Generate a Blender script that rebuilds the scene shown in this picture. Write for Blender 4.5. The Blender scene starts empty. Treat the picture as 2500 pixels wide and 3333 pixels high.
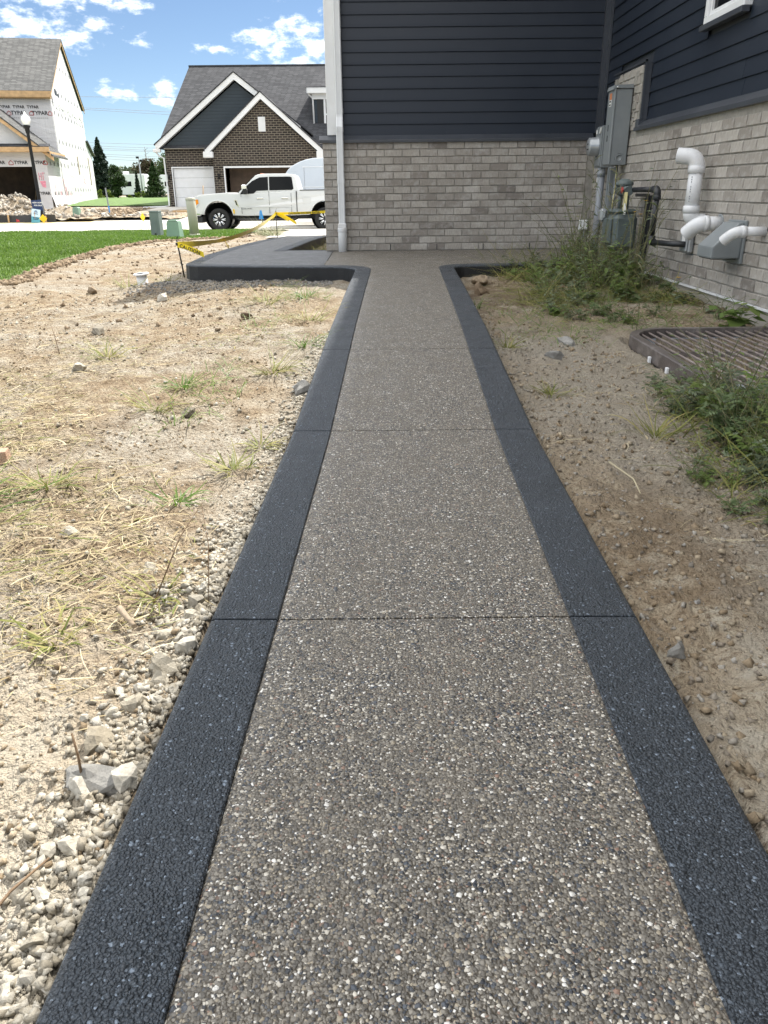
import bpy, bmesh, math, random
import numpy as np
from mathutils import Vector, Matrix
random.seed(7)
RNG = np.random.default_rng(11)
R_ = math.radians
SC = bpy.context.scene
COL = SC.collection

# ------------------------------------------------------------------ camera
CAM_H, PITCH, ROLL = 0.95, R_(22.8), R_(0.6)
cam_d = bpy.data.cameras.new('camera'); cam = bpy.data.objects.new('camera', cam_d); COL.objects.link(cam)
cam_d.sensor_fit = 'HORIZONTAL'; cam_d.sensor_width = 36.0; cam_d.lens = 36.0
cam_d.clip_start = 0.05; cam_d.clip_end = 3000
fw = Vector((0, math.cos(PITCH), -math.sin(PITCH))); up0 = Vector((0, math.sin(PITCH), math.cos(PITCH))); rt0 = Vector((1, 0, 0))
rt = rt0*math.cos(ROLL) - up0*math.sin(ROLL); up = up0*math.cos(ROLL) + rt0*math.sin(ROLL)
cam.matrix_world = Matrix(((rt.x, up.x, -fw.x, 0), (rt.y, up.y, -fw.y, 0), (rt.z, up.z, -fw.z, CAM_H), (0, 0, 0, 1)))
SC.camera = cam

# ------------------------------------------------------------------ sky, sun, exposure
SUN_EL, SUN_AZ = R_(52), R_(31)            # azimuth from +Y towards +X
SC.view_settings.view_transform = 'Standard'; SC.view_settings.look = 'None'
SC.view_settings.exposure = 1.36; SC.view_settings.gamma = 1.0
world = bpy.data.worlds.new('World'); SC.world = world; world.use_nodes = True
def build_world():
    nt = world.node_tree; N = nt.nodes; L = nt.links; N.clear()
    out = N.new('ShaderNodeOutputWorld'); bg = N.new('ShaderNodeBackground'); bg.inputs['Strength'].default_value = 0.05
    L.new(bg.outputs[0], out.inputs[0])
    sky = N.new('ShaderNodeTexSky'); sky.sky_type = 'NISHITA'; sky.sun_disc = False
    sky.sun_elevation = SUN_EL; sky.sun_rotation = SUN_AZ; sky.air_density = 1.0; sky.dust_density = 0.0; sky.ozone_density = 2.0; sky.altitude = 2500
    tc = N.new('ShaderNodeTexCoord'); sep = N.new('ShaderNodeSeparateXYZ'); L.new(tc.outputs['Generated'], sep.inputs[0])
    def m(op, a, b=None, c=None):
        n = N.new('ShaderNodeMath'); n.operation = op
        for i, v in enumerate((a, b, c)):
            if v is None: continue
            if isinstance(v, (int, float)): n.inputs[i].default_value = v
            else: L.new(v, n.inputs[i])
        return n.outputs[0]
    x, y, z = sep.outputs
    az = m('ARCTAN2', x, y); el = m('ARCSINE', z)
    # cumulus seen low over the street: (azimuth, elevation, half width, half height), degrees
    blobs = [(-21.6, 9.0, 4.0, 1.5), (-18.9, 8.6, 2.0, 1.1), (-17.7, 9.3, 1.7, .7), (-19.5, 10.6, 6.5, .8), (-15.8, 10.45, 2.3, .6), (-14.84, 8.42, .8, .5), (-16.8, 5.7, 2.1, .7), (-14.0, 6.0, 1.5, .8), (-13.9, 5.3, 1.2, .45),
             (-7.2, 8.7, 2.6, 1.2), (-5.2, 9.2, 2.6, 1.5), (-3.6, 8.4, 2.2, 1.2), (-5.0, 7.6, 3.0, .6), (-10.5, 8.2, 1.9, .45), (9, 9.5, 4, 1.3), (24, 9, 5, 1.5), (40, 10, 4, 1.2), (-46, 10, 5, 1.3)]
    best = None
    for a, e, sa, se in blobs:
        dx = m('DIVIDE', m('SUBTRACT', az, R_(a)), R_(sa)); dy = m('DIVIDE', m('SUBTRACT', el, R_(e)), R_(se))
        d = m('SUBTRACT', 1.0, m('SQRT', m('ADD', m('MULTIPLY', dx, dx), m('MULTIPLY', dy, dy))))
        best = d if best is None else m('MAXIMUM', best, d)
    comb = N.new('ShaderNodeCombineXYZ'); L.new(m('MULTIPLY', az, 1.0), comb.inputs[0]); L.new(m('MULTIPLY', el, 1.9), comb.inputs[1])
    no = N.new('ShaderNodeTexNoise'); no.inputs['Scale'].default_value = 48; no.inputs['Detail'].default_value = 6; no.inputs['Roughness'].default_value = .62
    L.new(comb.outputs[0], no.inputs['Vector'])
    no2 = N.new('ShaderNodeTexNoise'); no2.inputs['Scale'].default_value = 5.5; no2.inputs['Detail'].default_value = 4; no2.inputs['Roughness'].default_value = .6
    L.new(tc.outputs['Generated'], no2.inputs['Vector'])
    hi = m('SUBTRACT', m('MULTIPLY', no2.outputs[0], 3.2), 0.75)       # near-full bright cloud above the view, added to fill the shade
    hi = m('MINIMUM', hi, m('MULTIPLY', m('SUBTRACT', el, R_(14)), 4.0))
    dens = m('ADD', m('MULTIPLY', m('MINIMUM', best, .85), .9), m('MULTIPLY', m('SUBTRACT', no.outputs[0], .55), 3.2))
    mr = N.new('ShaderNodeMapRange'); mr.interpolation_type = 'SMOOTHSTEP'
    mr.inputs['From Min'].default_value = .0; mr.inputs['From Max'].default_value = 1.3; mr.inputs['To Max'].default_value = .93
    L.new(dens, mr.inputs['Value'])
    mh = N.new('ShaderNodeMapRange'); mh.interpolation_type = 'SMOOTHSTEP'; mh.inputs['From Min'].default_value = .0; mh.inputs['From Max'].default_value = .55; mh.inputs['To Max'].default_value = .97
    L.new(m('ADD', hi, m('MULTIPLY', m('SUBTRACT', no.outputs[0], .5), .9)), mh.inputs['Value'])
    cov = m('MAXIMUM', mr.outputs[0], mh.outputs[0])
    no3 = N.new('ShaderNodeTexNoise'); no3.inputs['Scale'].default_value = 60; no3.inputs['Detail'].default_value = 3
    L.new(comb.outputs[0], no3.inputs['Vector'])
    cr = N.new('ShaderNodeMix'); cr.data_type = 'RGBA'
    cr.inputs[6].default_value = (14.5, 14.8, 15.2, 1); cr.inputs[7].default_value = (22, 21.6, 21, 1)
    L.new(no3.outputs[0], cr.inputs[0])
    mix = N.new('ShaderNodeMix'); mix.data_type = 'RGBA'
    L.new(cov, mix.inputs[0]); L.new(sky.outputs[0], mix.inputs[6]); L.new(cr.outputs[2], mix.inputs[7])
    L.new(mix.outputs[2], bg.inputs['Color'])
build_world()
sun_d = bpy.data.lights.new('sun', 'SUN'); sun_d.energy = 3.6; sun_d.angle = R_(0.53); sun_d.color = (1.0, .955, .88)
sun = bpy.data.objects.new('sun', sun_d); COL.objects.link(sun)
sdir = Vector((math.sin(SUN_AZ)*math.cos(SUN_EL), math.cos(SUN_AZ)*math.cos(SUN_EL), math.sin(SUN_EL)))
sun.rotation_euler = sdir.to_track_quat('Z', 'Y').to_euler(); sun.location = (0, 0, 30)

world.cycles.sampling_method = 'MANUAL'; world.cycles.sample_map_resolution = 512
SC.cycles.use_adaptive_sampling = True; SC.cycles.adaptive_threshold = 0.02
SC.cycles.max_bounces = 5; SC.cycles.diffuse_bounces = 3; SC.cycles.glossy_bounces = 2; SC.cycles.transmission_bounces = 2; SC.cycles.transparent_max_bounces = 4

# ------------------------------------------------------------------ helpers
def tag(o, label=None, cat=None, group=None, kind=None):
    if label: o['label'] = label
    if cat: o['category'] = cat
    if group: o['group'] = group
    if kind: o['kind'] = kind
    return o
def empty(name, loc=(0, 0, 0), rz=0, label=None, cat=None, group=None, kind=None):
    o = bpy.data.objects.new(name, None); COL.objects.link(o); o.location = loc; o.rotation_euler = (0, 0, rz)
    o.empty_display_size = .1
    return tag(o, label, cat, group, kind)
def link_mesh(name, me, parent=None, loc=None, rot=None):
    o = bpy.data.objects.new(name, me); COL.objects.link(o)
    if parent is not None: o.parent = parent
    if loc is not None: o.location = loc
    if rot is not None: o.rotation_euler = rot
    return o
def copy_tree(o, parent=None):
    c = o.copy(); COL.objects.link(c); c.parent = parent
    for ch in [q for q in bpy.data.objects if q.parent == o]: copy_tree(ch, c)
    return c
class MB:
    """collects shapes, links them as ONE mesh object"""
    def __init__(s): s.v = []; s.f = []; s.m = []; s.mi = 0; s.sm = []
    def add(s, vs, fs, smooth=False):
        b = len(s.v); s.v += [tuple(p) for p in vs]
        for f in fs: s.f.append([b+i for i in f]); s.m.append(s.mi); s.sm.append(smooth)
        return s
    def box(s, x0, x1, y0, y1, z0, z1, bev=0):
        if bev <= 0:
            return s.add([(x0,y0,z0),(x1,y0,z0),(x1,y1,z0),(x0,y1,z0),(x0,y0,z1),(x1,y0,z1),(x1,y1,z1),(x0,y1,z1)],
                         [(0,3,2,1),(4,5,6,7),(0,1,5,4),(1,2,6,5),(2,3,7,6),(3,0,4,7)])
        b = bev; vs = []; ids = {}
        for xi, X in ((0, x0), (1, x1)):
            for yi, Y in ((0, y0), (1, y1)):
                for zi, Z in ((0, z0), (1, z1)):
                    sx, sy, sz = (1-2*xi)*b, (1-2*yi)*b, (1-2*zi)*b
                    for k, p in enumerate(((X, Y+sy, Z+sz), (X+sx, Y, Z+sz), (X+sx, Y+sy, Z))):
                        ids[(xi, yi, zi, k)] = len(vs); vs.append(p)
        I = ids; fs = []
        for a in (0, 1):
            fs.append([I[a,0,0,0], I[a,1,0,0], I[a,1,1,0], I[a,0,1,0]] if a else [I[a,0,0,0], I[a,0,1,0], I[a,1,1,0], I[a,1,0,0]])
            fs.append([I[0,a,0,1], I[0,a,1,1], I[1,a,1,1], I[1,a,0,1]] if a else [I[0,a,0,1], I[1,a,0,1], I[1,a,1,1], I[0,a,1,1]])
            fs.append([I[0,0,a,2], I[1,0,a,2], I[1,1,a,2], I[0,1,a,2]] if a else [I[0,0,a,2], I[0,1,a,2], I[1,1,a,2], I[1,0,a,2]])
        for p in (0, 1):
            for q in (0, 1):
                fs.append([I[0,p,q,1], I[1,p,q,1], I[1,p,q,2], I[0,p,q,2]])
                fs.append([I[p,0,q,0], I[p,1,q,0], I[p,1,q,2], I[p,0,q,2]])
                fs.append([I[p,q,0,0], I[p,q,1,0], I[p,q,1,1], I[p,q,0,1]])
                for r in (0, 1): fs.append([I[p,q,r,0], I[p,q,r,1], I[p,q,r,2]])
        return s.add(vs, fs)
    def tube(s, pts, r, n=10, caps=True, smooth=True, r_end=None):
        """tube along points; r number or list"""
        P = [Vector(p) for p in pts]; K = len(P)
        rr = r if isinstance(r, (list, tuple)) else [r + ((r_end - r)*i/(K-1) if r_end is not None else 0) for i in range(K)]
        vs = []; fs = []; prev = None
        for i, p in enumerate(P):
            t = (P[min(i+1, K-1)] - P[max(i-1, 0)]).normalized()
            if prev is None:
                a = Vector((0, 0, 1)) if abs(t.z) < .9 else Vector((1, 0, 0)); u = t.cross(a).normalized()
            else: u = (prev - t*prev.dot(t)).normalized()
            prev = u; w = t.cross(u)
            for k in range(n):
                q = 2*math.pi*k/n; vs.append(p + (u*math.cos(q) + w*math.sin(q))*rr[i])
        for i in range(K-1):
            for k in range(n):
                k2 = (k+1) % n; fs.append((i*n+k, i*n+k2, (i+1)*n+k2, (i+1)*n+k))
        s.add(vs, fs, smooth)
        if caps:
            b = len(s.v) - len(vs)
            s.f.append([b+k for k in range(n)][::-1]); s.m.append(s.mi); s.sm.append(False)
            s.f.append([b+(K-1)*n+k for k in range(n)]); s.m.append(s.mi); s.sm.append(False)
        return s
    def lathe(s, prof, c=(0, 0, 0), axis='z', n=24, smooth=True):
        vs = []; fs = []
        for r, h in prof:
            for k in range(n):
                q = 2*math.pi*k/n; a, b = r*math.cos(q), r*math.sin(q)
                p = {'z': (a, b, h), 'y': (b, h, a), 'x': (h, a, b)}[axis]
                vs.append((c[0]+p[0], c[1]+p[1], c[2]+p[2]))
        for i in range(len(prof)-1):
            for k in range(n):
                k2 = (k+1) % n; fs.append((i*n+k, i*n+k2, (i+1)*n+k2, (i+1)*n+k))
        return s.add(vs, fs, smooth)
    def prism(s, poly, axis, a0, a1):
        """extrude a 2-D polygon along an axis; poly in the other two axes' order"""
        n = len(poly); mk = {'x': lambda p, a: (a, p[0], p[1]), 'y': lambda p, a: (p[0], a, p[1]), 'z': lambda p, a: (p[0], p[1], a)}[axis]
        vs = [mk(p, a0) for p in poly] + [mk(p, a1) for p in poly]
        fs = [list(range(n))[::-1], list(range(n, 2*n))] + [(i, (i+1) % n, n+(i+1) % n, n+i) for i in range(n)]
        return s.add(vs, fs)
    def quad(s, *ps): return s.add(ps, [tuple(range(len(ps)))])
    def build(s, name, mat, parent=None, loc=None, rot=None, fix=True, bevel=0):
        me = bpy.data.meshes.new(name); me.from_pydata(s.v, [], s.f)
        mats = mat if isinstance(mat, (list, tuple)) else [mat]
        for q in mats: me.materials.append(q)
        me.polygons.foreach_set('material_index', s.m); me.polygons.foreach_set('use_smooth', s.sm)
        if fix or bevel:
            bm = bmesh.new(); bm.from_mesh(me)
            bmesh.ops.recalc_face_normals(bm, faces=bm.faces)
            if bevel:
                es = [e for e in bm.edges if len(e.link_faces) == 2 and e.calc_face_angle(0) > .6]
                bmesh.ops.bevel(bm, geom=es, offset=bevel, segments=2, affect='EDGES', profile=.6)
            bm.to_mesh(me); bm.free()
        me.update()
        return link_mesh(name, me, parent, loc, rot)
def mesh_np(name, V, F, mat, parent=None, smooth=False):
    V = np.asarray(V, np.float32); F = np.asarray(F, np.int32); k = F.shape[1]
    me = bpy.data.meshes.new(name); me.vertices.add(len(V)); me.vertices.foreach_set('co', V.ravel())
    me.loops.add(F.size); me.loops.foreach_set('vertex_index', F.ravel())
    me.polygons.add(len(F)); me.polygons.foreach_set('loop_start', np.arange(0, F.size, k, dtype=np.int32))
    if smooth: me.polygons.foreach_set('use_smooth', np.ones(len(F), bool))
    for q in (mat if isinstance(mat, (list, tuple)) else [mat]): me.materials.append(q)
    me.update(calc_edges=True); me.validate()
    return link_mesh(name, me, parent)
# lattice noise in numpy
_PT = np.random.default_rng(5).random((512, 512)).astype(np.float64)
def vnoise(x, y):
    xi = np.floor(x).astype(int); yi = np.floor(y).astype(int); fx = x-xi; fy = y-yi
    fx = fx*fx*(3-2*fx); fy = fy*fy*(3-2*fy)
    a = _PT[xi % 512, yi % 512]; b = _PT[(xi+1) % 512, yi % 512]; c = _PT[xi % 512, (yi+1) % 512]; d = _PT[(xi+1) % 512, (yi+1) % 512]
    return (a*(1-fx)+b*fx)*(1-fy)+(c*(1-fx)+d*fx)*fy - .5
def fbm(x, y, sc, oct=4, g=.5):
    t = 0; a = 1.0
    for i in range(oct): t = t + a*vnoise(x*sc+17.3*i, y*sc+9.1*i); sc *= 2.03; a *= g
    return t

# ------------------------------------------------------------------ materials
class NT:
    dim = '3D'
    def __init__(s, name):
        s.mat = bpy.data.materials.new(name); s.mat.use_nodes = True; s.t = s.mat.node_tree; s.N = s.t.nodes; s.L = s.t.links
        s.bsdf = s.N['Principled BSDF']; s.tc = s.N.new('ShaderNodeTexCoord')
    def co(s, which='Object', scale=None, rot=None):
        o = s.tc.outputs[which]
        if scale is None and rot is None: return o
        mp = s.N.new('ShaderNodeMapping'); s.L.new(o, mp.inputs[0])
        if scale is not None: mp.inputs['Scale'].default_value = scale
        if rot is not None: mp.inputs['Rotation'].default_value = rot
        return mp.outputs[0]
    def noise(s, vec, scale, detail=4, rough=.55, out=0, dist=0):
        n = s.N.new('ShaderNodeTexNoise'); n.noise_dimensions = s.dim; n.inputs['Scale'].default_value = scale; n.inputs['Detail'].default_value = detail
        n.inputs['Roughness'].default_value = rough; n.inputs['Distortion'].default_value = dist
        if vec is not None: s.L.new(vec, n.inputs['Vector'])
        return n.outputs[out]
    def voro(s, vec, scale, feature='F1', rand=1.0):
        n = s.N.new('ShaderNodeTexVoronoi'); n.voronoi_dimensions = s.dim; n.feature = feature; n.inputs['Scale'].default_value = scale; n.inputs['Randomness'].default_value = rand
        s.L.new(vec, n.inputs['Vector']); return n
    def ramp(s, fac, stops, interp='LINEAR'):
        n = s.N.new('ShaderNodeValToRGB'); e = n.color_ramp.elements; n.color_ramp.interpolation = interp
        while len(e) < len(stops): e.new(.5)
        for q, (p, c) in zip(e, stops):
            q.position = p; q.color = tuple(c)+(1,) if isinstance(c, (tuple, list)) else (c, c, c, 1)
        s.L.new(fac, n.inputs[0]); return n.outputs[0]
    def mix(s, fac, a, b, blend='MIX'):
        n = s.N.new('ShaderNodeMix'); n.data_type = 'RGBA'; n.blend_type = blend
        for i, v in ((0, fac), (6, a), (7, b)):
            if isinstance(v, (int, float)): n.inputs[i].default_value = v
            elif isinstance(v, (tuple, list)): n.inputs[i].default_value = tuple(v)+(1,)
            else: s.L.new(v, n.inputs[i])
        return n.outputs[2]
    def m(s, op, a, b=None, c=None):
        n = s.N.new('ShaderNodeMath'); n.operation = op
        for i, v in enumerate((a, b, c)):
            if v is None: continue
            if isinstance(v, (int, float)): n.inputs[i].default_value = v
            else: s.L.new(v, n.inputs[i])
        return n.outputs[0]
    def xz(s, k=1.0):
        w = s.N.new('ShaderNodeSeparateXYZ'); s.L.new(s.co(), w.inputs[0]); c = s.N.new('ShaderNodeCombineXYZ')
        s.L.new(s.m('ADD', w.outputs[0], w.outputs[1]), c.inputs[0]); s.L.new(s.m('MULTIPLY', w.outputs[2], k), c.inputs[1]); return c.outputs[0]
    def bump(s, h, strength=.5, dist=.01, prev=None):
        n = s.N.new('ShaderNodeBump'); n.inputs['Strength'].default_value = strength; n.inputs['Distance'].default_value = dist
        s.L.new(h, n.inputs['Height'])
        if prev is not None: s.L.new(prev, n.inputs['Normal'])
        return n.outputs[0]
    def set(s, color=None, rough=None, normal=None, metal=None, spec=None, **kw):
        for key, v in (('Base Color', color), ('Roughness', rough), ('Normal', normal), ('Metallic', metal), ('Specular IOR Level', spec)):
            if v is None: continue
            i = s.bsdf.inputs[key]
            if isinstance(v, (int, float)): i.default_value = v
            elif isinstance(v, (tuple, list)): i.default_value = tuple(v)+(1,)
            else: s.L.new(v, i)
        return s.mat
    def rnd(s):
        """0..1 random per object and per loose piece"""
        oi = s.N.new('ShaderNodeObjectInfo'); g = s.N.new('ShaderNodeNewGeometry')
        return s.m('FRACT', s.m('ADD', oi.outputs['Random'], s.m('MULTIPLY', g.outputs['Random Per Island'], 7.31)))
def simple(name, c, rough=.5, var=.12, scale=6, bump=0, bscale=60, metal=0, spec=None, dirt=None):
    n = NT(name); co = n.co()
    f = n.noise(co, scale, 5, .6)
    a = tuple(max(0, q*(1-var)) for q in c); b = tuple(min(1, q*(1+var)) for q in c)
    colr = n.ramp(f, [(.3, a), (.7, b)])
    if dirt: colr = n.mix(n.ramp(n.noise(co, scale*.6, 6, .7), [(.5, 0.), (.75, 1.)]), colr, dirt)
    nrm = n.bump(n.noise(co, bscale, 4), bump, .01) if bump else None
    return n.set(colr, n.ramp(f, [(.2, max(.02, rough*.85)), (.8, min(1, rough*1.15))]), nrm, metal, spec)
def pebble(name, stain=None):
    """exposed aggregate: rounded pebbles of two sizes set in mortar (flat slabs: 2-D textures)"""
    n = NT(name); n.dim = '2D'; co = n.co()
    wob = n.noise(co, 170, 1, .5, out=1)
    vec = n.N.new('ShaderNodeVectorMath'); vec.operation = 'MULTIPLY_ADD'; n.L.new(wob, vec.inputs[0]); vec.inputs[1].default_value = (.0045,)*3; n.L.new(co, vec.inputs[2])
    v = vec.outputs[0]
    sm = n.voro(v, 250); bg = n.voro(v, 122)
    def chan(vn, i):
        sp = n.N.new('ShaderNodeSeparateColor'); n.L.new(vn.outputs['Color'], sp.inputs[0]); return sp.outputs[i]
    isbig = n.m('MULTIPLY', n.m('GREATER_THAN', chan(bg, 1), .60), n.m('LESS_THAN', bg.outputs['Distance'], n.m('ADD', .34, n.m('MULTIPLY', chan(bg, 2), .22))))
    pal = [(0, (.035, .042, .055)), (.10, (.12, .111, .098)), (.24, (.215, .197, .17)), (.38, (.15, .136, .115)), (.50, (.28, .256, .217)), (.62, (.345, .316, .268)),
           (.71, (.085, .10, .125)), (.79, (.45, .39, .295)), (.845, (.34, .22, .165)), (.862, (.28, .262, .232)), (.905, (.66, .62, .54)), (.958, (.88, .865, .82)), (.985, (.16, .11, .085))]
    pal = [(p, tuple(q*(.80 if q < .5 else .90) for q in c)) for p, c in pal]
    c1 = n.ramp(chan(sm, 0), pal, 'CONSTANT'); c2 = n.ramp(chan(bg, 0), pal, 'CONSTANT')
    colr = n.mix(isbig, c1, c2)
    e1 = n.ramp(sm.outputs['Distance'], [(.42, 1.), (.62, 0.)]); e2 = n.ramp(bg.outputs['Distance'], [(.5, 1.), (.6, .2)])
    edge = n.mix(isbig, e1, e2)
    grime = n.noise(co, 5.5, 5, .68)
    h1 = n.m('SUBTRACT', .5, n.m('MULTIPLY', sm.outputs['Distance'], sm.outputs['Distance'])); h2 = n.m('SUBTRACT', 1.35, n.m('MULTIPLY', n.m('MULTIPLY', bg.outputs['Distance'], bg.outputs['Distance']), 2.6))
    hh = n.N.new('ShaderNodeMix'); n.L.new(isbig, hh.inputs[0]); n.L.new(h1, hh.inputs[2]); n.L.new(h2, hh.inputs[3])
    if stain is None:
        colr = n.mix(edge, (.082, .069, .052), colr)
        colr = n.mix(n.ramp(grime, [(.38, 0.), (.72, .38)]), colr, (.175, .153, .122))
        rg = n.ramp(grime, [(.3, .42), (.7, .62)])
    else:
        sp = n.N.new('ShaderNodeRGBToBW'); n.L.new(colr, sp.inputs[0])
        tint = n.ramp(sp.outputs[0], [(0, tuple(q*.5 for q in stain)), (.25, stain), (.6, tuple(q*2.0 for q in stain)), (.8, tuple(min(1, q*4.5) for q in stain))])
        colr = n.mix(edge, tuple(q*.45 for q in stain), tint)
        colr = n.mix(n.ramp(grime, [(.3, 0.), (.8, .4)]), colr, tuple(q*1.25 for q in stain))
        rg = n.ramp(grime, [(.3, .34), (.7, .55)])
    return n.set(colr, rg, n.bump(hh.outputs[0], .8 if stain is None else 1.0, .004 if stain is None else .0055), spec=.5)
M = {}
M['agg'] = pebble('exposed_aggregate'); M['border'] = pebble('stained_border', (.050, .061, .076)); M['agg_grey'] = pebble('grey_aggregate', (.165, .168, .172))
def soil_mat():
    n = NT('dry_soil'); n.dim = '2D'; co = n.co()
    a = n.noise(co, 1.1, 4, .6); b = n.noise(co, 7, 5, .65); c = n.noise(co, 60, 3, .7)
    col = n.ramp(b, [(.25, (.20, .145, .09)), (.45, (.34, .265, .18)), (.6, (.42, .35, .255)), (.78, (.50, .45, .36))])
    col2 = n.ramp(b, [(.25, (.28, .245, .195)), (.5, (.42, .385, .32)), (.75, (.53, .50, .44))])
    col = n.mix(n.ramp(a, [(.42, 0.), (.62, .8)]), col, col2)
    col = n.mix(n.ramp(c, [(.32, .8), (.52, 0.)]), col, (.16, .115, .075))
    dk = n.noise(co, 2.3, 3, .6, dist=.6)
    col = n.mix(n.ramp(dk, [(.60, 0.), (.74, .5)]), col, (.18, .13, .085))
    sp = n.N.new('ShaderNodeSeparateXYZ'); n.L.new(co, sp.inputs[0])
    def spot(cx, cy, rx, ry):          # irregular stain centred on a spot of the plot
        dx = n.m('DIVIDE', n.m('SUBTRACT', sp.outputs[0], cx), rx); dy = n.m('DIVIDE', n.m('SUBTRACT', sp.outputs[1], cy), ry)
        return n.m('ADD', n.m('SQRT', n.m('ADD', n.m('MULTIPLY', dx, dx), n.m('MULTIPLY', dy, dy))), n.m('MULTIPLY', n.m('SUBTRACT', b, .5), 1.6))
    col = n.mix(n.ramp(spot(1.05, .8, .55, .95), [(.6, .85), (1.15, 0.)]), col, (.50, .455, .375))       # cement dust
    col = n.mix(n.ramp(spot(-.95, .7, .60, 1.0), [(.6, .7), (1.2, 0.)]), col, (.52, .475, .39))
    col = n.mix(n.ramp(spot(1.35, 4.0, .95, 2.3), [(.5, .7), (1.2, 0.)]), col, (.40, .365, .305))
    col = n.mix(n.ramp(spot(.86, 2.1, .20, .62), [(.35, .5), (1.0, 0.)]), col, (.21, .155, .10))      # damp brown earth
    col = n.mix(n.ramp(spot(1.05, 7.2, .4, .9), [(.5, .6), (1.1, 0.)]), col, (.19, .14, .095))
    v = n.voro(co, 55); v2 = n.voro(co, 150)
    h = n.m('ADD', n.m('MULTIPLY', n.noise(co, 34, 5, .72), 1.0), n.m('MULTIPLY', n.m('SUBTRACT', .6, v.outputs['Distance']), .35))
    h = n.m('ADD', h, n.m('MULTIPLY', n.m('SUBTRACT', .5, v2.outputs['Distance']), .18))
    return n.set(col, .95, n.bump(h, 1.0, .032), spec=.15)
M['soil'] = soil_mat()
def rock_mat(name, c1, c2, c3):
    n = NT(name); co = n.co(); r = n.rnd()
    col = n.ramp(r, [(0, c1), (.45, c2), (.85, c3), (1, tuple(q*.6 for q in c1))])
    f = n.noise(co, 70, 6, .7)
    col = n.mix(n.ramp(f, [(.35, .45), (.6, 0.)]), col, tuple(q*.5 for q in c1))
    return n.set(col, .93, n.bump(n.noise(co, 130, 6, .7), .8, .006), spec=.2)
M['rock'] = rock_mat('limestone_gravel', (.30, .265, .205), (.44, .405, .335), (.54, .515, .455))
M['rock_shade'] = rock_mat('mixed_clods', (.24, .20, .155), (.36, .32, .265), (.44, .42, .38))
M['gravel_grey'] = rock_mat('grey_bed_gravel', (.19, .18, .165), (.29, .28, .26), (.36, .35, .33))
M['clod'] = rock_mat('earth_clods', (.16, .115, .075), (.26, .195, .13), (.34, .27, .19))
M['clod_pale'] = rock_mat('dry_earth_crumbs', (.24, .18, .115), (.36, .285, .195), (.46, .39, .29))
M['slag'] = rock_mat('concrete_rubble', (.24, .235, .22), (.32, .312, .295), (.38, .372, .35))
def leafy(name, c1, c2, c3, rough=.55, trans=.0):
    n = NT(name); r = n.rnd()
    col = n.ramp(r, [(0, c1), (.5, c2), (1, c3)])
    big = n.noise(n.co(), 1.3, 3)
    col = n.mix(n.ramp(big, [(.35, .0), (.7, .45)]), col, tuple(q*.55 for q in c1))
    n.set(col, rough, spec=.3)
    if trans:
        tr = n.N.new('ShaderNodeBsdfTranslucent'); n.L.new(col, tr.inputs[0]); ms = n.N.new('ShaderNodeMixShader'); ms.inputs[0].default_value = trans
        n.L.new(n.bsdf.outputs[0], ms.inputs[1]); n.L.new(tr.outputs[0], ms.inputs[2]); n.L.new(ms.outputs[0], n.N['Material Output'].inputs[0])
    return n.mat
M['straw'] = leafy('dry_straw', (.25, .19, .10), (.42, .345, .205), (.60, .53, .37), .75, .1)
M['straw_green'] = leafy('withering_grass', (.13, .16, .035), (.24, .25, .07), (.40, .34, .14), .6, .25)
M['grass'] = leafy('green_grass', (.075, .15, .022), (.115, .21, .032), (.19, .29, .055), .5, .4)
M['lawn_soil'] = simple('lawn_thatch', (.09, .14, .03), .9, .35, 8, .5, 50)
M['lawn_far'] = simple('mown_lawn', (.085, .15, .03), .9, .3, 2.5, .6, 30)
M['weed'] = leafy('weed_leaf', (.09, .14, .055), (.14, .20, .085), (.22, .275, .14), .5, .35)
M['weed_stem'] = leafy('weed_stem', (.10, .12, .045), (.17, .17, .08), (.24, .21, .12), .6)
M['weed_pale'] = leafy('feathery_weed', (.16, .19, .09), (.25, .26, .14), (.34, .33, .2), .6, .2)
M['spruce'] = leafy('spruce_needles', (.010, .022, .014), (.016, .033, .018), (.028, .048, .024), .7, .1)
M['arbor'] = leafy('arborvitae_leaf', (.018, .042, .012), (.032, .068, .018), (.06, .10, .026), .6, .2)
M['treeg'] = leafy('tree_leaf', (.03, .055, .016), (.05, .085, .022), (.085, .125, .035), .6, .3)
M['treeb'] = leafy('rusty_leaf', (.06, .045, .028), (.085, .068, .038), (.07, .08, .035), .7, .2)
M['shrub'] = leafy('lime_shrub_leaf', (.10, .16, .02), (.16, .23, .03), (.24, .30, .05), .55, .35)
M['farwood'] = leafy('far_tree_leaf', (.05, .075, .04), (.07, .10, .05), (.10, .13, .07), .7, .2)
M['bark'] = simple('bark', (.10, .075, .055), .9, .3, 12, .6, 40)
M['twig'] = simple('brown_twig', (.16, .105, .06), .8, .3, 30, .4, 80)
M['yellow_petal'] = simple('yellow_petal', (.75, .42, .02), .5)
def brick_mat():
    n = NT('grey_brick'); co = n.co(); r = n.rnd()
    col = n.ramp(r, [(0, (.20, .178, .158)), (.10, (.29, .265, .235)), (.45, (.375, .347, .31)), (.85, (.45, .42, .378)), (1, (.27, .242, .215))])
    st = n.noise(n.co(scale=(30, 30, 5)), 3.2, 6, .7)
    col = n.mix(n.ramp(st, [(.35, .62), (.58, 0.)]), col, (.22, .20, .185))
    wash = n.noise(co, 11, 6, .68)
    col = n.mix(n.ramp(wash, [(.48, 0.), (.72, .6)]), col, (.52, .505, .485))
    h = n.m('ADD', n.noise(co, 60, 7, .75), n.m('MULTIPLY', st, .6))
    return n.set(col, .92, n.bump(h, .6, .008), spec=.2)
M['brick'] = brick_mat()
M['mortar'] = simple('mortar', (.30, .285, .255), .95, .18, 20, .7, 160)
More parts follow.
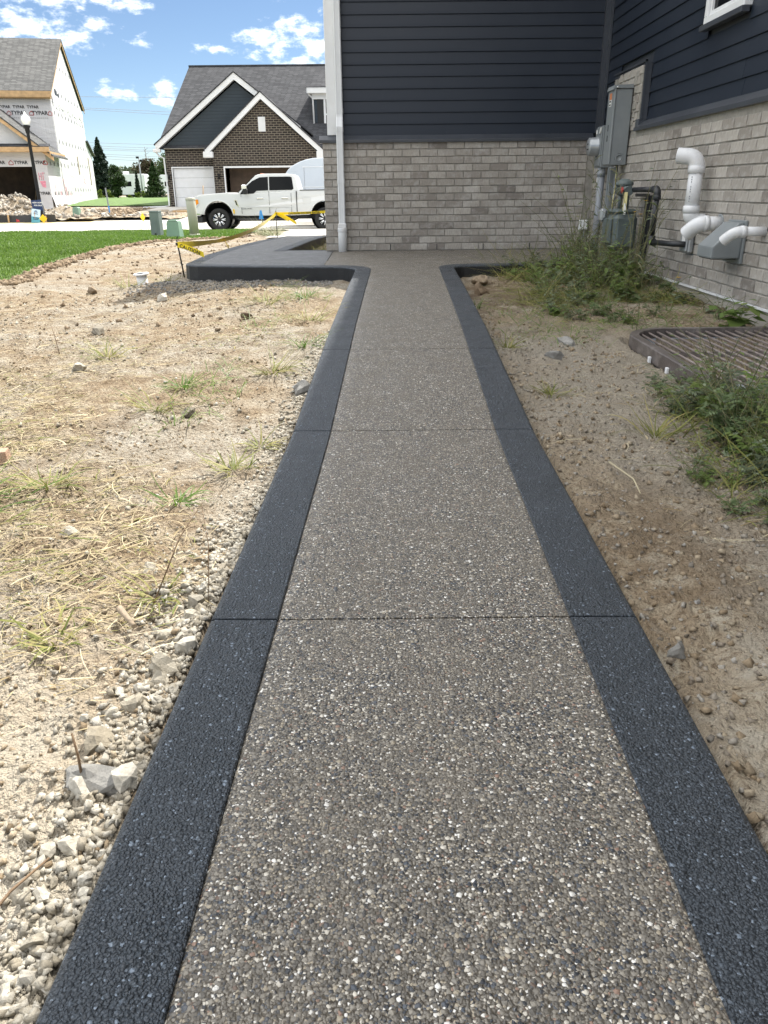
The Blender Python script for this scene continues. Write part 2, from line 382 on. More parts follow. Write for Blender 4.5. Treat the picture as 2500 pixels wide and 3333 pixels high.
def siding_mat():
    n = NT('charcoal_vinyl_siding'); co = n.co(); r = n.rnd()
    g = n.noise(n.co(scale=(3, 3, 90)), 2.0, 6, .6)
    f = n.noise(co, 1.4, 5, .6)
    col = n.ramp(f, [(.3, (.0115, .017, .0285)), (.7, (.016, .0225, .036))])
    col = n.mix(n.ramp(n.noise(n.co(scale=(60, 60, 6)), 1.2, 5, .75), [(.62, 0.), (.80, .22)]), col, (.12, .13, .14))
    col = n.mix(n.m('MULTIPLY', r, .16), col, (.03, .037, .05))
    return n.set(col, n.ramp(f, [(.3, .36), (.7, .48)]), n.bump(g, .12, .002), spec=.38)
M['siding'] = siding_mat()
M['flash'] = simple('charcoal_coil_flashing', (.05, .056, .068), .32, .2, 3, .1, 20, spec=.6)
M['white'] = simple('white_vinyl', (.72, .735, .75), .4, .05, 3, .04, 20, dirt=(.68, .68, .66))
M['spout'] = simple('downspout_paint', (.66, .68, .70), .32, .06, 3, .05, 15)
M['pvc'] = simple('white_pvc', (.70, .71, .73), .28, .04, 8, .03, 40, dirt=(.70, .69, .66))
M['glass'] = simple('dark_glass', (.004, .005, .006), .05, .1, 2, spec=.12)
M['galv'] = simple('grey_enclosure_paint', (.215, .235, .245), .42, .08, 5, .05, 60, spec=.5)
M['galv_light'] = simple('meter_ring_metal', (.36, .38, .40), .3, .08, 6, .05, 40, metal=.35)
M['conduit'] = simple('grey_conduit_pvc', (.26, .28, .31), .45, .08, 6, .05, 30, dirt=(.2, .19, .17))
M['gasgrey'] = simple('gas_meter_paint', (.10, .125, .125), .55, .15, 9, .15, 60)
M['blackpipe'] = simple('black_iron_pipe', (.022, .024, .028), .42, .25, 14, .2, 70)
M['red'] = simple('red_tag', (.45, .035, .035), .5)
M['yellowtag'] = simple('faded_yellow_tag', (.62, .57, .28), .6, .2, 20)
M['label'] = simple('white_label', (.75, .75, .73), .6)
M['orange_label'] = simple('orange_label', (.60, .22, .10), .6)
M['ink'] = simple('black_ink', (.018, .018, .02), .7)
M['hood'] = simple('grey_vent_plastic', (.205, .225, .235), .38, .08, 7, .06, 50)
M['rust'] = simple('brown_grate_paint', (.20, .165, .15), .5, .3, 16, .35, 90, dirt=(.34, .30, .27))
M['frame_brown'] = simple('brown_frame_paint', (.095, .08, .075), .36, .3, 12, .25, 90, dirt=(.24, .215, .20))
M['well'] = simple('steel_well_liner', (.44, .49, .55), .45, .1, 4, .08, 30)
M['concrete'] = simple('broom_concrete', (.46, .44, .40), .9, .10, 1.6, .3, 120, dirt=(.40, .38, .34))
M['concrete_dim'] = simple('old_concrete', (.40, .375, .33), .92, .15, 2, .35, 120)
M['sand'] = simple('sandy_strip', (.52, .44, .26), .95, .2, 5, .6, 40)
M['wood'] = simple('fresh_lumber', (.50, .33, .17), .7, .2, 5, .2, 40)
M['wood_dk'] = simple('weathered_wood', (.30, .235, .165), .8, .3, 18, .4, 60)
M['greenbox'] = simple('pedestal_green', (.19, .30, .225), .5, .06, 4, .05, 30)
M['greybox'] = simple('pedestal_grey_green', (.15, .185, .18), .5, .08, 4, .05, 30)
M['beige'] = simple('pedestal_beige', (.37, .37, .30), .5, .06, 4, .05, 30)
M['tape'] = simple('yellow_caution_tape', (.80, .62, .02), .35, .1, 8)
M['blackmetal'] = simple('black_painted_metal', (.012, .012, .013), .55, .2, 8, .1, 40, spec=.25)
M['blue'] = simple('blue_flag', (.03, .30, .75), .5)
M['yellow'] = simple('yellow_marker', (.80, .50, .01), .5)
def shingle(name, c1, c2, c3, sx=3.2, sz=7.0):
    n = NT(name); co = n.co()
    b = n.N.new('ShaderNodeTexBrick'); b.offset = .5; b.inputs['Scale'].default_value = 1.0
    b.inputs['Brick Width'].default_value = .33; b.inputs['Row Height'].default_value = .145; b.inputs['Mortar Size'].default_value = .012
    b.inputs['Color1'].default_value = (0, 0, 0, 1); b.inputs['Color2'].default_value = (1, 1, 1, 1); b.inputs['Mortar'].default_value = (.0, .0, .0, 1)
    n.L.new(n.xz(1.6), b.inputs['Vector'])
    f = n.m('ADD', n.m('MULTIPLY', b.outputs['Color'], .7), n.m('MULTIPLY', n.noise(co, 5, 4), .4))
    col = n.ramp(f, [(.1, c1), (.5, c2), (.95, c3)])
    col = n.mix(b.outputs['Fac'], col, tuple(q*.4 for q in c1))
    return n.set(col, .92, n.bump(n.m('ADD', b.outputs['Color'], n.noise(co, 120, 3)), .4, .01), spec=.2)
M['shingle'] = shingle('dark_roof_shingle', (.040, .042, .047), (.056, .058, .064), (.078, .080, .087))
M['shingle_b'] = shingle('weathered_roof_shingle', (.075, .076, .076), (.105, .106, .105), (.145, .145, .142))
def facebrick():
    n = NT('dark_face_brick'); b = n.N.new('ShaderNodeTexBrick'); b.offset = .5; b.inputs['Scale'].default_value = 1
    b.inputs['Brick Width'].default_value = .30; b.inputs['Row Height'].default_value = .118; b.inputs['Mortar Size'].default_value = .016; b.inputs['Mortar Smooth'].default_value = .1
    b.inputs['Color1'].default_value = (.012, .010, .0095, 1); b.inputs['Color2'].default_value = (.036, .027, .023, 1); b.inputs['Mortar'].default_value = (.19, .165, .13, 1)
    n.L.new(n.xz(), b.inputs['Vector'])
    return n.set(b.outputs['Color'], .9, n.bump(b.outputs['Fac'], -.6, .012))
M['facebrick'] = facebrick()
def lapnavy():
    n = NT('navy_lap_siding'); w = n.N.new('ShaderNodeSeparateXYZ'); n.L.new(n.co(), w.inputs[0])
    f = n.m('FRACT', n.m('DIVIDE', w.outputs[2], .17))
    col = n.ramp(f, [(0, (.006, .009, .014)), (.09, (.02, .032, .046)), (1, (.026, .041, .058))])
    return n.set(col, .5, n.bump(f, .8, .02))
M['navy'] = lapnavy()
def wrap_mat():
    n = NT('white_house_wrap'); co = n.co()
    h = n.m('ADD', n.noise(n.co(scale=(1, 1, 3)), .9, 6, .6, dist=.8), n.m('MULTIPLY', n.noise(n.co(scale=(4, 4, .7)), 1.2, 4), .5))
    return n.set(n.ramp(n.noise(co, .7, 5), [(.3, (.55, .55, .565)), (.7, (.64, .64, .645))]), .62, n.bump(h, .55, .09), spec=.35)
M['wrap'] = wrap_mat()
M['wrap_mark'] = simple('grey_print', (.16, .16, .18), .7)
M['pink'] = simple('pink_spray_paint', (.72, .28, .36), .8, .3, 15)
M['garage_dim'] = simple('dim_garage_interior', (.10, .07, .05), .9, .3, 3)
M['weed_grey'] = leafy('mugwort_leaf', (.11, .145, .085), (.16, .20, .12), (.24, .28, .18), .6, .3)
M['weed_fresh'] = leafy('fresh_weed_leaf', (.12, .19, .05), (.18, .26, .07), (.27, .33, .11), .5, .4)
M['dark_in'] = simple('raw_interior', (.06, .042, .03), .9, .4, 3)
M['stud'] = simple('stud_lumber', (.33, .22, .12), .8, .2, 6)
M['carpaint'] = simple('white_car_paint', (.60, .61, .61), .14, .02, 2, spec=.6)
M['van'] = simple('white_van_paint', (.52, .57, .63), .2, .02, 2, spec=.6)
M['chrome'] = simple('chrome', (.78, .79, .80), .10, .05, 5, metal=1)
M['tyre'] = simple('tyre_rubber', (.014, .014, .014), .8, .2, 20, .3, 60)
M['slab_side'] = simple('shade_dark_slab_side', (.012, .013, .015), .55, .4, 9, .5, 60)  # stained side; its shadow is put into the near-black colour
M['blackplastic'] = simple('black_trim', (.013, .013, .014), .5)
M['amber'] = simple('amber_lens', (.75, .25, .01), .2)
M['lens'] = simple('clear_lens', (.55, .57, .60), .08, spec=.8)
M['globe'] = simple('frosted_globe', (.78, .80, .78), .25)
M['signblue'] = simple('navy_sign', (.012, .03, .10), .4)
M['signlight'] = simple('pale_blue_sign', (.50, .66, .80), .4)
M['signteal'] = simple('teal_sign', (.10, .35, .45), .4)
M['siltcloth'] = simple('black_silt_cloth', (.035, .036, .04), .7, .2, 6, .3, 30)

# ================================================================== THE SETTING: ground, walk, street
WZ_Y = [-3, 0, 3.1, 4.2, 5.2, 6.9, 8.7, 10.6, 14, 17, 20]; WZ_Z = [0, 0, 0, .06, .115, .165, .195, .215, .15, .06, -.05]
def wz(y): return float(np.interp(y, WZ_Y, WZ_Z))
def xl(y): return -.294 + .0228*y          # inner edge of the left border
def xr(y): return xl(y) + .70
BW = .165
LY = [-60, 0, 3, 5, 6.5, 8, 9.5, 12, 16, 20, 25, 29.9, 30.3, 37.2, 37.6, 41, 46, 52, 60, 90, 200, 900]
LZ = [-.06, -.05, -.045, .02, .045, .055, .05, .01, -.06, -.14, -.26, -.43, -.64, -.60, -.42, -.22, .0, .16, .2, .25, .3, .3]
RY = [-60, 0, 3, 5, 7, 8.5, 10.5, 20, 25, 30]; RZ = [-.06, -.045, -.03, 0, .035, .06, .07, -.12, -.26, -.43]
def ground_base(x, y):
    l = np.interp(y, LY, LZ); r = np.where(y < 29.9, np.interp(y, RY, RZ), l)
    t = np.clip((x-.2)/.6, 0, 1); z = l*(1-t)+r*t
    z = z - .07*np.clip((-x-1.5)/1.2, 0, 1)*np.clip((y-3)/3, 0, 1)*np.clip((14-y)/4, 0, 1)
    z = z + .05*np.exp(-((x+1.0)/.7)**2-((y-7.2)/.7)**2)                      # low mound in front of the patio
    z = z - .055*np.exp(-((x+1.7)/.75)**2-((y-8.15)/.45)**2)                  # dip below the patio edge
    z = z + .045*np.clip((x-1.2)/1.4, 0, 1)*np.clip((y-4)/3, 0, 1)*(y < 20)
    return z
def ground_z(x, y, rough=True):
    x = np.asarray(x, float); y = np.asarray(y, float); z = ground_base(x, y)
    if rough:
        near = np.clip((26-y)/8, .25, 1)
        yard = ((y < 29.8) & (x < 2.8)) | (y > 37.8)
        n = fbm(x, y, 1.3, 3)*.035 + fbm(x, y, 7, 4, .6)*.024 + np.abs(fbm(x, y, 19, 3, .65))*.024
        z = z + np.where(yard, n*near, 0)
    # never above the concrete
    w = np.interp(y, WZ_Y, WZ_Z); xa = xl(y)-BW-.02; xb = xr(y)+BW+.02
    ins = (x > xa) & (x < xb) & (y < 9)
    z = np.where(ins, np.minimum(z, w-.075), z)
    ins2 = (y > 8.3) & (y < 10.6) & (x > -2.4) & (x < 2.7); z = np.where(ins2, np.minimum(z, w-.075), z)
    ins3 = (y > 9) & (y < 21) & (x > -2.45) & (x < -1.0); z = np.where(ins3, np.minimum(z, w-.075), z)
    ins4 = (x > 1.6) & (x < 2.68) & (y > 3.45) & (y < 5.15); z = np.where(ins4, -1.0, z)   # window well pit
    ins5 = (x > 2.70) & (y < 19) & (y > -7); z = np.where(ins5, -.3, z)
    return z
def gz(x, y): return float(ground_z(np.array([x]), np.array([y]))[0])
def seg(*ab):
    out = []
    for a, b, st in ab: out.append(np.arange(a, b-1e-6, st))
    return np.concatenate(out)
gx = np.concatenate([[-900, -400, -200, -120, -80], seg((-60, -20, 2.5), (-20, -8, .6), (-8, -4, .16), (-4, -2.2, .05), (-2.2, -.3, .02), (-.3, .5, .1), (.5, 1.7, .022), (1.7, 2.75, .04), (2.75, 8, .5), (8, 30, 2.5)), [30, 60, 120, 250, 500, 900]])
gy = np.concatenate([[-300, -100, -40, -15, -6, -2, 0], seg((.3, 2.6, .02), (2.6, 5.5, .03), (5.5, 9.5, .045), (9.5, 14, .09), (14, 22, .18), (22, 40, .35), (40, 60, .9), (60, 120, 5)), [120, 160, 240, 400, 650, 900, 1500]])
GX, GY = np.meshgrid(gx, gy); GZ = ground_z(GX, GY)
nx, ny = len(gx), len(gy); ii = (np.arange(ny-1)[:, None]*nx + np.arange(nx-1)[None]).ravel()
ground = mesh_np('ground', np.stack([GX.ravel(), GY.ravel(), GZ.ravel()], 1), np.stack([ii, ii+1, ii+nx+1, ii+nx], 1), M['soil'], smooth=True)
tag(ground, 'dry bare earth of the building plot', 'ground', kind='structure')

# ---- the walkway: swept border strips and panels
def sweep_border(path, side, w=BW, gap=.001, proud=.001, depth=.16):
    """path: inner-edge points (x, y); side = unit sign, border lies to the left (+1) or right (-1) of travel. returns MB"""
    P = [Vector((p[0], p[1])) for p in path]; prof = [(gap, -.03), (gap, -.003), (gap+.003, 0), (w-.016, 0), (w-.006, -.003), (w-.001, -.010), (w, -.016), (w+.003, -depth)]
    vs = []; fs = []; n = len(prof)
    for i, p in enumerate(P):
        a = (P[i]-P[i-1]).normalized() if i else None; b = (P[i+1]-P[i]).normalized() if i < len(P)-1 else None
        ta = a or b; tb = b or a; na = Vector((-ta.y, ta.x)); nb = Vector((-tb.y, tb.x)); nn = (na+nb); nn = nn/ max(.3, (1+na.dot(nb)))
        for o, h in prof:
            q = p + nn*side*o; vs.append((q.x, q.y, wz(q.y)+proud+h))
    for i in range(len(P)-1):
        for k in range(n-1): fs.append((i*n+k, i*n+k+1, (i+1)*n+k+1, (i+1)*n+k))
    fs.append(tuple(range(n))); fs.append(tuple((len(P)-1)*n+k for k in range(n)))
    mb = MB(); mb.add(vs, fs, False)
    for q in range((len(P)-1)*(n-1)):
        if q % (n-1) in (3, 4, 5): mb.sm[q] = True
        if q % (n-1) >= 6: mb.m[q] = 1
    return mb
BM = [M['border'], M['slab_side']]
def arc(c, r, a0, a1, n=9): return [(c[0]+r*math.cos(R_(a0+(a1-a0)*i/(n-1))), c[1]+r*math.sin(R_(a0+(a1-a0)*i/(n-1)))) for i in range(n)]
JOINTS = [-1.5, .05, 1.60, 3.15, 4.55, 7.75]; JG = .0035
walk = empty('walkway', (0, 0, 0), kind='structure', label='exposed aggregate walk with dark stained borders', cat='walkway')
def ysteps(a, b, st=.22):
    n = max(2, int((b-a)/st)+1); return [a+(b-a)*i/(n-1) for i in range(n)]
def wob(i, j, k): return .0016*math.sin(i*37.1+j*3.3+k*11.7)
for pi in range(len(JOINTS)-1):
    a, b = JOINTS[pi]+JG, JOINTS[pi+1]-JG
    ys = ysteps(a, b, .06)
    mb = MB(); vs = []; fs = []; TX = [0, .011] + [.011+(.98-.011)*q/11 for q in range(1, 12)] + [.993, 1]; xs_n = len(TX)
    for i, y in enumerate(ys):
        for k in range(xs_n):
            t = TX[k]; e = 0
            if i == 0 or i == len(ys)-1: e = wob(i, k, pi)
            x = xl(y)-.001+.702*t
            dz = -.007 if k == 0 else (-.003 if k == xs_n-1 else 0)
            vs.append((x + (wob(i*3, k, pi)*.8 if k in (1, xs_n-2) else 0), y+e, wz(y)+dz))
    for i in range(len(ys)-1):
        for k in range(xs_n-1): q = i*xs_n+k; fs.append((q, q+1, q+xs_n+1, q+xs_n))
    mb.add(vs, fs, True)
    # vertical faces down into the joints
    for row, s in ((0, 1), (len(ys)-1, -1)):
        for k in range(xs_n-1):
            p = vs[row*xs_n+k]; q = vs[row*xs_n+k+1]; mb.quad(p, q, (q[0], q[1], q[2]-.05), (p[0], p[1], p[2]-.05))
    mb.build('centre_panel', M['agg'], walk, fix=False)
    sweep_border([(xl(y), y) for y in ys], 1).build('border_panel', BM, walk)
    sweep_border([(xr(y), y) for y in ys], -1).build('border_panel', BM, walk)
y0 = JOINTS[-1]+JG
PF = 8.78                                    # inner line of the patio's front border
def patio_front(x): return PF + .0 + max(0, -x-.4)*.16
# left: up the walk, round to the left, along the patio front, round the corner, up the front walk
rL = .20
lp = [(xl(y), y) for y in ysteps(y0, 8.30, .12)]
pend = lp[-1]
lp += [(pend[0]-.42+.42*math.cos(R_(t)), pend[1]+.42*math.sin(R_(t))) for t in (15, 30, 45, 60, 75, 90)]
yl = lp[-1][1]
lp += [(-.80, yl+.03), (-1.2, yl+.10), (-1.7, yl+.19)]
cxl = -2.04
lp += [(cxl+.16-.16*math.sin(R_(t))-.0, yl+.24+.16-.16*math.cos(R_(t))) for t in (0, 25, 50, 75, 90)]
lp += [(cxl, 10.2), (cxl+.03, 12), (cxl+.08, 14), (cxl+.12, 16), (cxl+.16, 18.2)]
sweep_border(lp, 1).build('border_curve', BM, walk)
rp = [(xr(y), y) for y in ysteps(y0, 8.39, .12)]
pe = rp[-1]
rp += [(pe[0]+.33-.33*math.cos(R_(t)), pe[1]+.33*math.sin(R_(t))) for t in (15, 30, 45, 60, 75, 90)]
yr = rp[-1][1]
rp += [(1.2, yr+.02), (1.7, yr+.06), (2.2, yr+.10), (2.62, yr+.14)]
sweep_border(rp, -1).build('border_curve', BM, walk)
# patio fields between the two border paths and the brick wall: brown one at the walk, grey one at the left
XS = -.62
def yfront(x):
    pts = sorted([p for p in lp if p[1] > 8.6 and p[0] < -.2 and p[1] < 9.2]); return float(np.interp(x, [p[0] for p in pts], [p[1] for p in pts]))
def field_panel(field, name, mat):
    bm = bmesh.new(); bv = [bm.verts.new((x, y, wz(y))) for x, y in field]
    f = bm.faces.new(bv); bmesh.ops.triangulate(bm, faces=[f])
    for _ in range(2): bmesh.ops.subdivide_edges(bm, edges=[e for e in bm.edges if e.calc_length() > .4], cuts=1, use_grid_fill=False); bmesh.ops.triangulate(bm, faces=[f for f in bm.faces if len(f.verts) > 3])
    for v in bm.verts: v.co.z = wz(v.co.y)
    bmesh.ops.recalc_face_normals(bm, faces=bm.faces)
    if sum(f.normal.z for f in bm.faces) < 0: bmesh.ops.reverse_faces(bm, faces=bm.faces)
    me = bpy.data.meshes.new(name); bm.to_mesh(me); bm.free(); me.materials.append(mat); link_mesh(name, me, walk)
field_panel([p for p in lp[:-5] if p[0] > XS+.02] + [(XS+.004, yfront(XS)), (XS+.004, 10.62), (2.64, 10.62)] + rp[::-1], 'patio_panel', M['agg'])
field_panel([(XS-.004, yfront(XS))] + [p for p in lp[:-4] if p[0] < XS-.02] + [(-1.42, 10.6), (XS-.004, 10.62)], 'patio_panel', M['agg_grey'])
# the front walk past the garage, with the bed border at its house side
fw_l = [(cxl+.003, 10.2), (cxl+.03, 12), (cxl+.08, 14), (cxl+.12, 16), (cxl+.16, 18.2)]; fw_r = [(-1.42, 10.6), (-1.40, 12), (-1.36, 14), (-1.32, 16), (-1.28, 18.2)]
mb = MB(); vs = []
for a, b in zip(fw_l, fw_r): vs += [(a[0], a[1], wz(a[1])-.001), (b[0], b[1], wz(b[1])-.001)]
mb.add(vs, [(2*i, 2*i+1, 2*i+3, 2*i+2) for i in range(4)]); mb.build('front_walk_panel', M['agg_grey'], walk)
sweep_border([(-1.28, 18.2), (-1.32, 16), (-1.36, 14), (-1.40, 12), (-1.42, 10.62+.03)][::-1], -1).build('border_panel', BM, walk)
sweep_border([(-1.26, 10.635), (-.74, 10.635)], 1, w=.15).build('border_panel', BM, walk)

# ---- street, driveway, far pavement
mb = MB(); vs = []; xs = np.linspace(-60, 30, 31); prof = [(30.05, -.38), (30.2, -.375), (30.24, -.40), (30.32, -.50), (30.8, -.515), (33.7, -.47), (36.7, -.505), (37.1, -.49), (37.18, -.40), (37.25, -.375), (37.4, -.38)]
for x in xs:
    for y, z in prof: vs.append((x, y, z))
n = len(prof)
mb.add(vs, [(i*n+k, i*n+k+1, (i+1)*n+k+1, (i+1)*n+k) for i in range(len(xs)-1) for k in range(n-1)], True)
tag(mb.build('street', M['concrete']), 'pale concrete street with rolled kerbs', 'street', kind='structure')
def sheet(name, poly, zf, mat, label, cat, sub=1):
    bm = bmesh.new(); vv = [bm.verts.new((x, y, 0)) for x, y in poly]; f = bm.faces.new(vv); bmesh.ops.triangulate(bm, faces=[f])
    for _ in range(sub):
        bmesh.ops.subdivide_edges(bm, edges=bm.edges[:], cuts=1, use_grid_fill=True); bmesh.ops.triangulate(bm, faces=[f for f in bm.faces if len(f.verts) > 3])
    for v in bm.verts: v.co.z = zf(v.co.x, v.co.y)
    bmesh.ops.recalc_face_normals(bm, faces=bm.faces)
    if sum(f.normal.z for f in bm.faces) < 0: bmesh.ops.reverse_faces(bm, faces=bm.faces)
    me = bpy.data.meshes.new(name); bm.to_mesh(me); bm.free(); me.materials.append(mat)
    for p in me.polygons: p.use_smooth = True
    return tag(link_mesh(name, me), label, cat, kind='structure')
gb = lambda x, y: float(ground_base(np.array([x]), np.array([y]))[0])
sheet('driveway', [(-2.75, 19.3), (4.2, 19.3), (4.4, 30.1), (-3.6, 30.1), (-3.0, 27)], lambda x, y: gb(x, y)+.05, M['concrete'], 'sunlit concrete driveway in front of the garage', 'driveway', 3)
sheet('far_driveway', [(-13.2, 37.3), (-3.0, 37.3), (-3.6, 48.6), (-13.0, 48.6)], lambda x, y: float(np.interp(y, [37.3, 38.4, 48.6], [-.372, -.33, .11])), M['concrete'], 'concrete driveway of the dark brick house', 'driveway', 2)
sheet('far_pavement', [(-40, 39.0), (-13.1, 39.0), (-13.1, 40.4), (-40, 40.4)], lambda x, y: gb(x, y)+.05, M['concrete'], 'strip of pavement along the far side of the street', 'pavement', 2)
sheet('sandy_verge', [(-40, 37.42), (-13.2, 37.42), (-13.2, 39.0), (-40, 39.0)], lambda x, y: gb(x, y)+.03, M['sand'], 'sandy strip between far kerb and pavement', 'verge', 3)
LAWN = [(-4.35, 9.2), (-4.85, 12), (-5.25, 16.4), (-5.3, 18.6), (-4.7, 19.8), (-3.9, 20.6), (-3.7, 22), (-4.0, 26), (-4.4, 29.2), (-5, 29.95), (-60, 29.95), (-60, -2), (-20, 2), (-8, 4), (-5.4, 6.6)]
sheet('lawn', LAWN, lambda x, y: gb(x, y)+.035+.03*float(fbm(np.array([x]), np.array([y]), .7, 2)[0]), M['lawn_soil'], 'short green front lawn beside the bare earth', 'lawn', 4)
sheet('back_lawn', [(-70, 56), (-19.5, 57.5), (-13.6, 50), (-11, 50.3), (-10, 58), (40, 60), (60, 110), (-100, 110)], lambda x, y: gb(x, y)+.06+.2*max(0, math.sin((y-52)/14))*(y < 96), M['lawn_far'], 'mown lawn rising between the two houses', 'lawn', 5)
def in_poly(px, py, poly):
    ins = np.zeros(len(px), bool); n = len(poly); j = n-1
    for i in range(n):
        xi, yi = poly[i]; xj, yj = poly[j]
        c = ((yi > py) != (yj > py)) & (px < (xj-xi)*(py-yi)/(yj-yi+1e-12)+xi); ins ^= c; j = i
    return ins
def blades(name, x, y, z, hgt, wid, lean, mat, label=None, cat=None, curl=.3, kind='stuff', seed=1, az=None):
    """bent two-segment blades, one triangle pair each; returns ONE object"""
    r = np.random.default_rng(seed); n = len(x)
    a = r.random(n)*2*np.pi if az is None else az; b = r.random(n)*2*np.pi
    dx, dy = np.cos(a), np.sin(a); wx, wy = np.cos(b)*wid/2, np.sin(b)*wid/2
    h1 = hgt*.55; l1 = lean*hgt*.35; l2 = lean*hgt
    P0 = np.stack([x-wx, y-wy, z], 1); P1 = np.stack([x+wx, y+wy, z], 1)
    cx, cy = x+dx*l1, y+dy*l1
    P2 = np.stack([cx+wx*.8, cy+wy*.8, z+h1], 1); P3 = np.stack([cx-wx*.8, cy-wy*.8, z+h1], 1)
    zt = z + np.maximum(hgt*(1-curl*lean), hgt*.25)
    P4 = np.stack([x+dx*l2, y+dy*l2, zt], 1)
    V = np.stack([P0, P1, P2, P3, P4], 1).reshape(-1, 3); k = np.arange(n)*5
    F = np.concatenate([np.stack([k, k+1, k+2], 1), np.stack([k, k+2, k+3], 1), np.stack([k+3, k+2, k+4], 1)])
    o = mesh_np(name, V, F, mat); return tag(o, label, cat, kind=kind)
def lawn_grass():
    r = np.random.default_rng(3); X = []; Y = []
    for y0, y1, dens in ((4, 10, 900), (10, 14, 1000), (14, 20, 650), (20, 30, 420)):
        xa = -.52*y1-2.5; n = int((y1-y0)*(-3.3-xa)*dens); px = xa+(-3.3-xa)*r.random(n); py = y0+(y1-y0)*r.random(n)
        k = in_poly(px, py, LAWN) & (px > -.52*py-1.2); X.append(px[k]); Y.append(py[k])
    x = np.concatenate(X); y = np.concatenate(Y)
    z = ground_base(x, y)+.03+.03*fbm(x, y, .7, 2)
    ragged = .7+.6*r.random(len(x))+.8*np.clip(fbm(x, y, 1.8, 3), -.3, .5)
    blades('lawn_grass', x, y, z, .055*ragged*(1+.015*np.clip(y-10, 0, 20)), .007+.0009*np.clip(y-8, 0, 30), .25+.6*r.random(len(x)), M['grass'], 'short dense blades of the green front lawn', 'grass', seed=4)
lawn_grass()

# ================================================================== THE HOUSE (garage wing + two-storey body)
XW, YW = 2.66, 10.50            # brick faces: right wall plane X, garage wall plane Y
XC = -.715                      # outer brick corner of the garage
LEDGE = 1.49
house = empty('brick_house', (XW, YW, 0), 0, 'charcoal sided house with grey brick base at the end of the walk', 'house')
def H(mb, name, mat, parent=house, **kw):
    o = mb.build(name, mat, None, **kw)
    o.parent = parent
    off = Vector((XW, YW, 0)) if parent is house else Vector((0, 0, 0))
    o.location = -off
    return o
# --- walls behind everything (sheathing, also what throws the shade)
EAVE_G, EAVE_M = 4.15, 6.99
mb = MB(); mb.box(XC+.12, 8.0, YW+.10, 19.0, -.25, EAVE_G)
H(mb, 'garage_wall', M['flash'])
mb = MB(); mb.box(XW+.10, 10.5, -6.5, 16.0, -.25, EAVE_M)
H(mb, 'main_wall', M['flash'])
# roofs
mb = MB()
x0, x1, y0_, y1_ = XC-.14, XW+1.2, YW-.30, 19.35
zr = EAVE_G+.02; pk = zr+2.3; xm = (x0+x1)/2
mb.add([(x0, y0_, zr), (x1, y0_, zr), (x1, y1_, zr), (x0, y1_, zr), (xm, y0_+2.4, pk), (xm, y1_-2.4, pk)], [(0, 1, 4), (1, 2, 5, 4), (2, 3, 5), (3, 0, 4, 5), (0, 3, 2, 1)])
mb.box(x0-.0, x1, y0_-.001, y0_+.03, zr-.15, zr-.001); mb.box(x0, x0+.03, y0_+.031, y1_, zr-.15, zr-.001)
H(mb, 'garage_roof', M['shingle'])
mb = MB()
skew = .024  # unseen eave turned off parallel so its shadow edge crosses the left border
def ex(y): return XW-.35+(y-3.5)*skew
xa, xb = -6.9, 16.4; zr = EAVE_M; xr_ = 6.6; pk = zr+2.6
mb.add([(ex(xa), xa, zr), (10.9, xa, zr), (10.9, xb, zr), (ex(xb), xb, zr), (xr_, xa, pk), (xr_, xb, pk)], [(0, 1, 4), (1, 2, 5, 4), (2, 3, 5), (3, 0, 4, 5), (0, 3, 2, 1)])
H(mb, 'main_roof', M['shingle'])
# --- brick veneer
CH, BL, MJ = .0847, .2195, .0105
wall_back = empty('brick_wall'); wall_back.parent = house; wall_back.location = (0, 0, 0)
wall_right = empty('brick_wall'); wall_right.parent = house; wall_right.location = (0, 0, 0)
OFF = Vector((XW, YW, 0))
def brick_mesh(L, seed, dep=.09):
    r = random.Random(seed); b = .004
    mb = MB(); mb.box(-L/2, L/2, 0, dep, -(CH-MJ)/2, (CH-MJ)/2, b)
    vs = []
    for (x, y, z) in mb.v: vs.append((x+r.uniform(-.0018, .0018), y+(r.uniform(-.0022, .0022) if y < .02 else 0), z+r.uniform(-.0018, .0018)))
    mb.v = vs
    me = bpy.data.meshes.new('brick'); me.from_pydata(mb.v, [], mb.f); me.materials.append(M['brick'])
    bm = bmesh.new(); bm.from_mesh(me); bmesh.ops.recalc_face_normals(bm, faces=bm.faces); bm.to_mesh(me); bm.free()
    return me
FULL = [brick_mesh(BL-MJ, k) for k in range(10)]; HALF = [brick_mesh(BL/2-MJ, 20+k) for k in range(5)]
specs = []      # (wall, along, z, length, face offset)
rb = random.Random(4)
ncr = 16
RZ0, RZ1 = .155, 1.50
for c in range(ncr):
    z = RZ0 + CH*(c+.5)
    if z+CH/2 > LEDGE+.015: continue
    # right wall: runs from the inner corner towards the camera
    s = 10.50 - (.0 if c % 2 else BL/2)
    if c % 2 == 0: specs.append(('R', 10.50-BL/4, z, 'h'))
    while s > 3.2:
        specs.append(('R', s-BL/2, z, 'f')); s -= BL
BZ0 = LEDGE - CH*15 - .004
for c in range(15):
    z = BZ0 + CH*(c+.5); s = XC
    if c % 2: specs.append(('B', XC+BL/4, z, 'h')); s += BL/2
    while s+BL < XW-.005: specs.append(('B', s+BL/2, z, 'f')); s += BL
    if XW-s > .13: specs.append(('B', s+BL/4, z, 'h'))
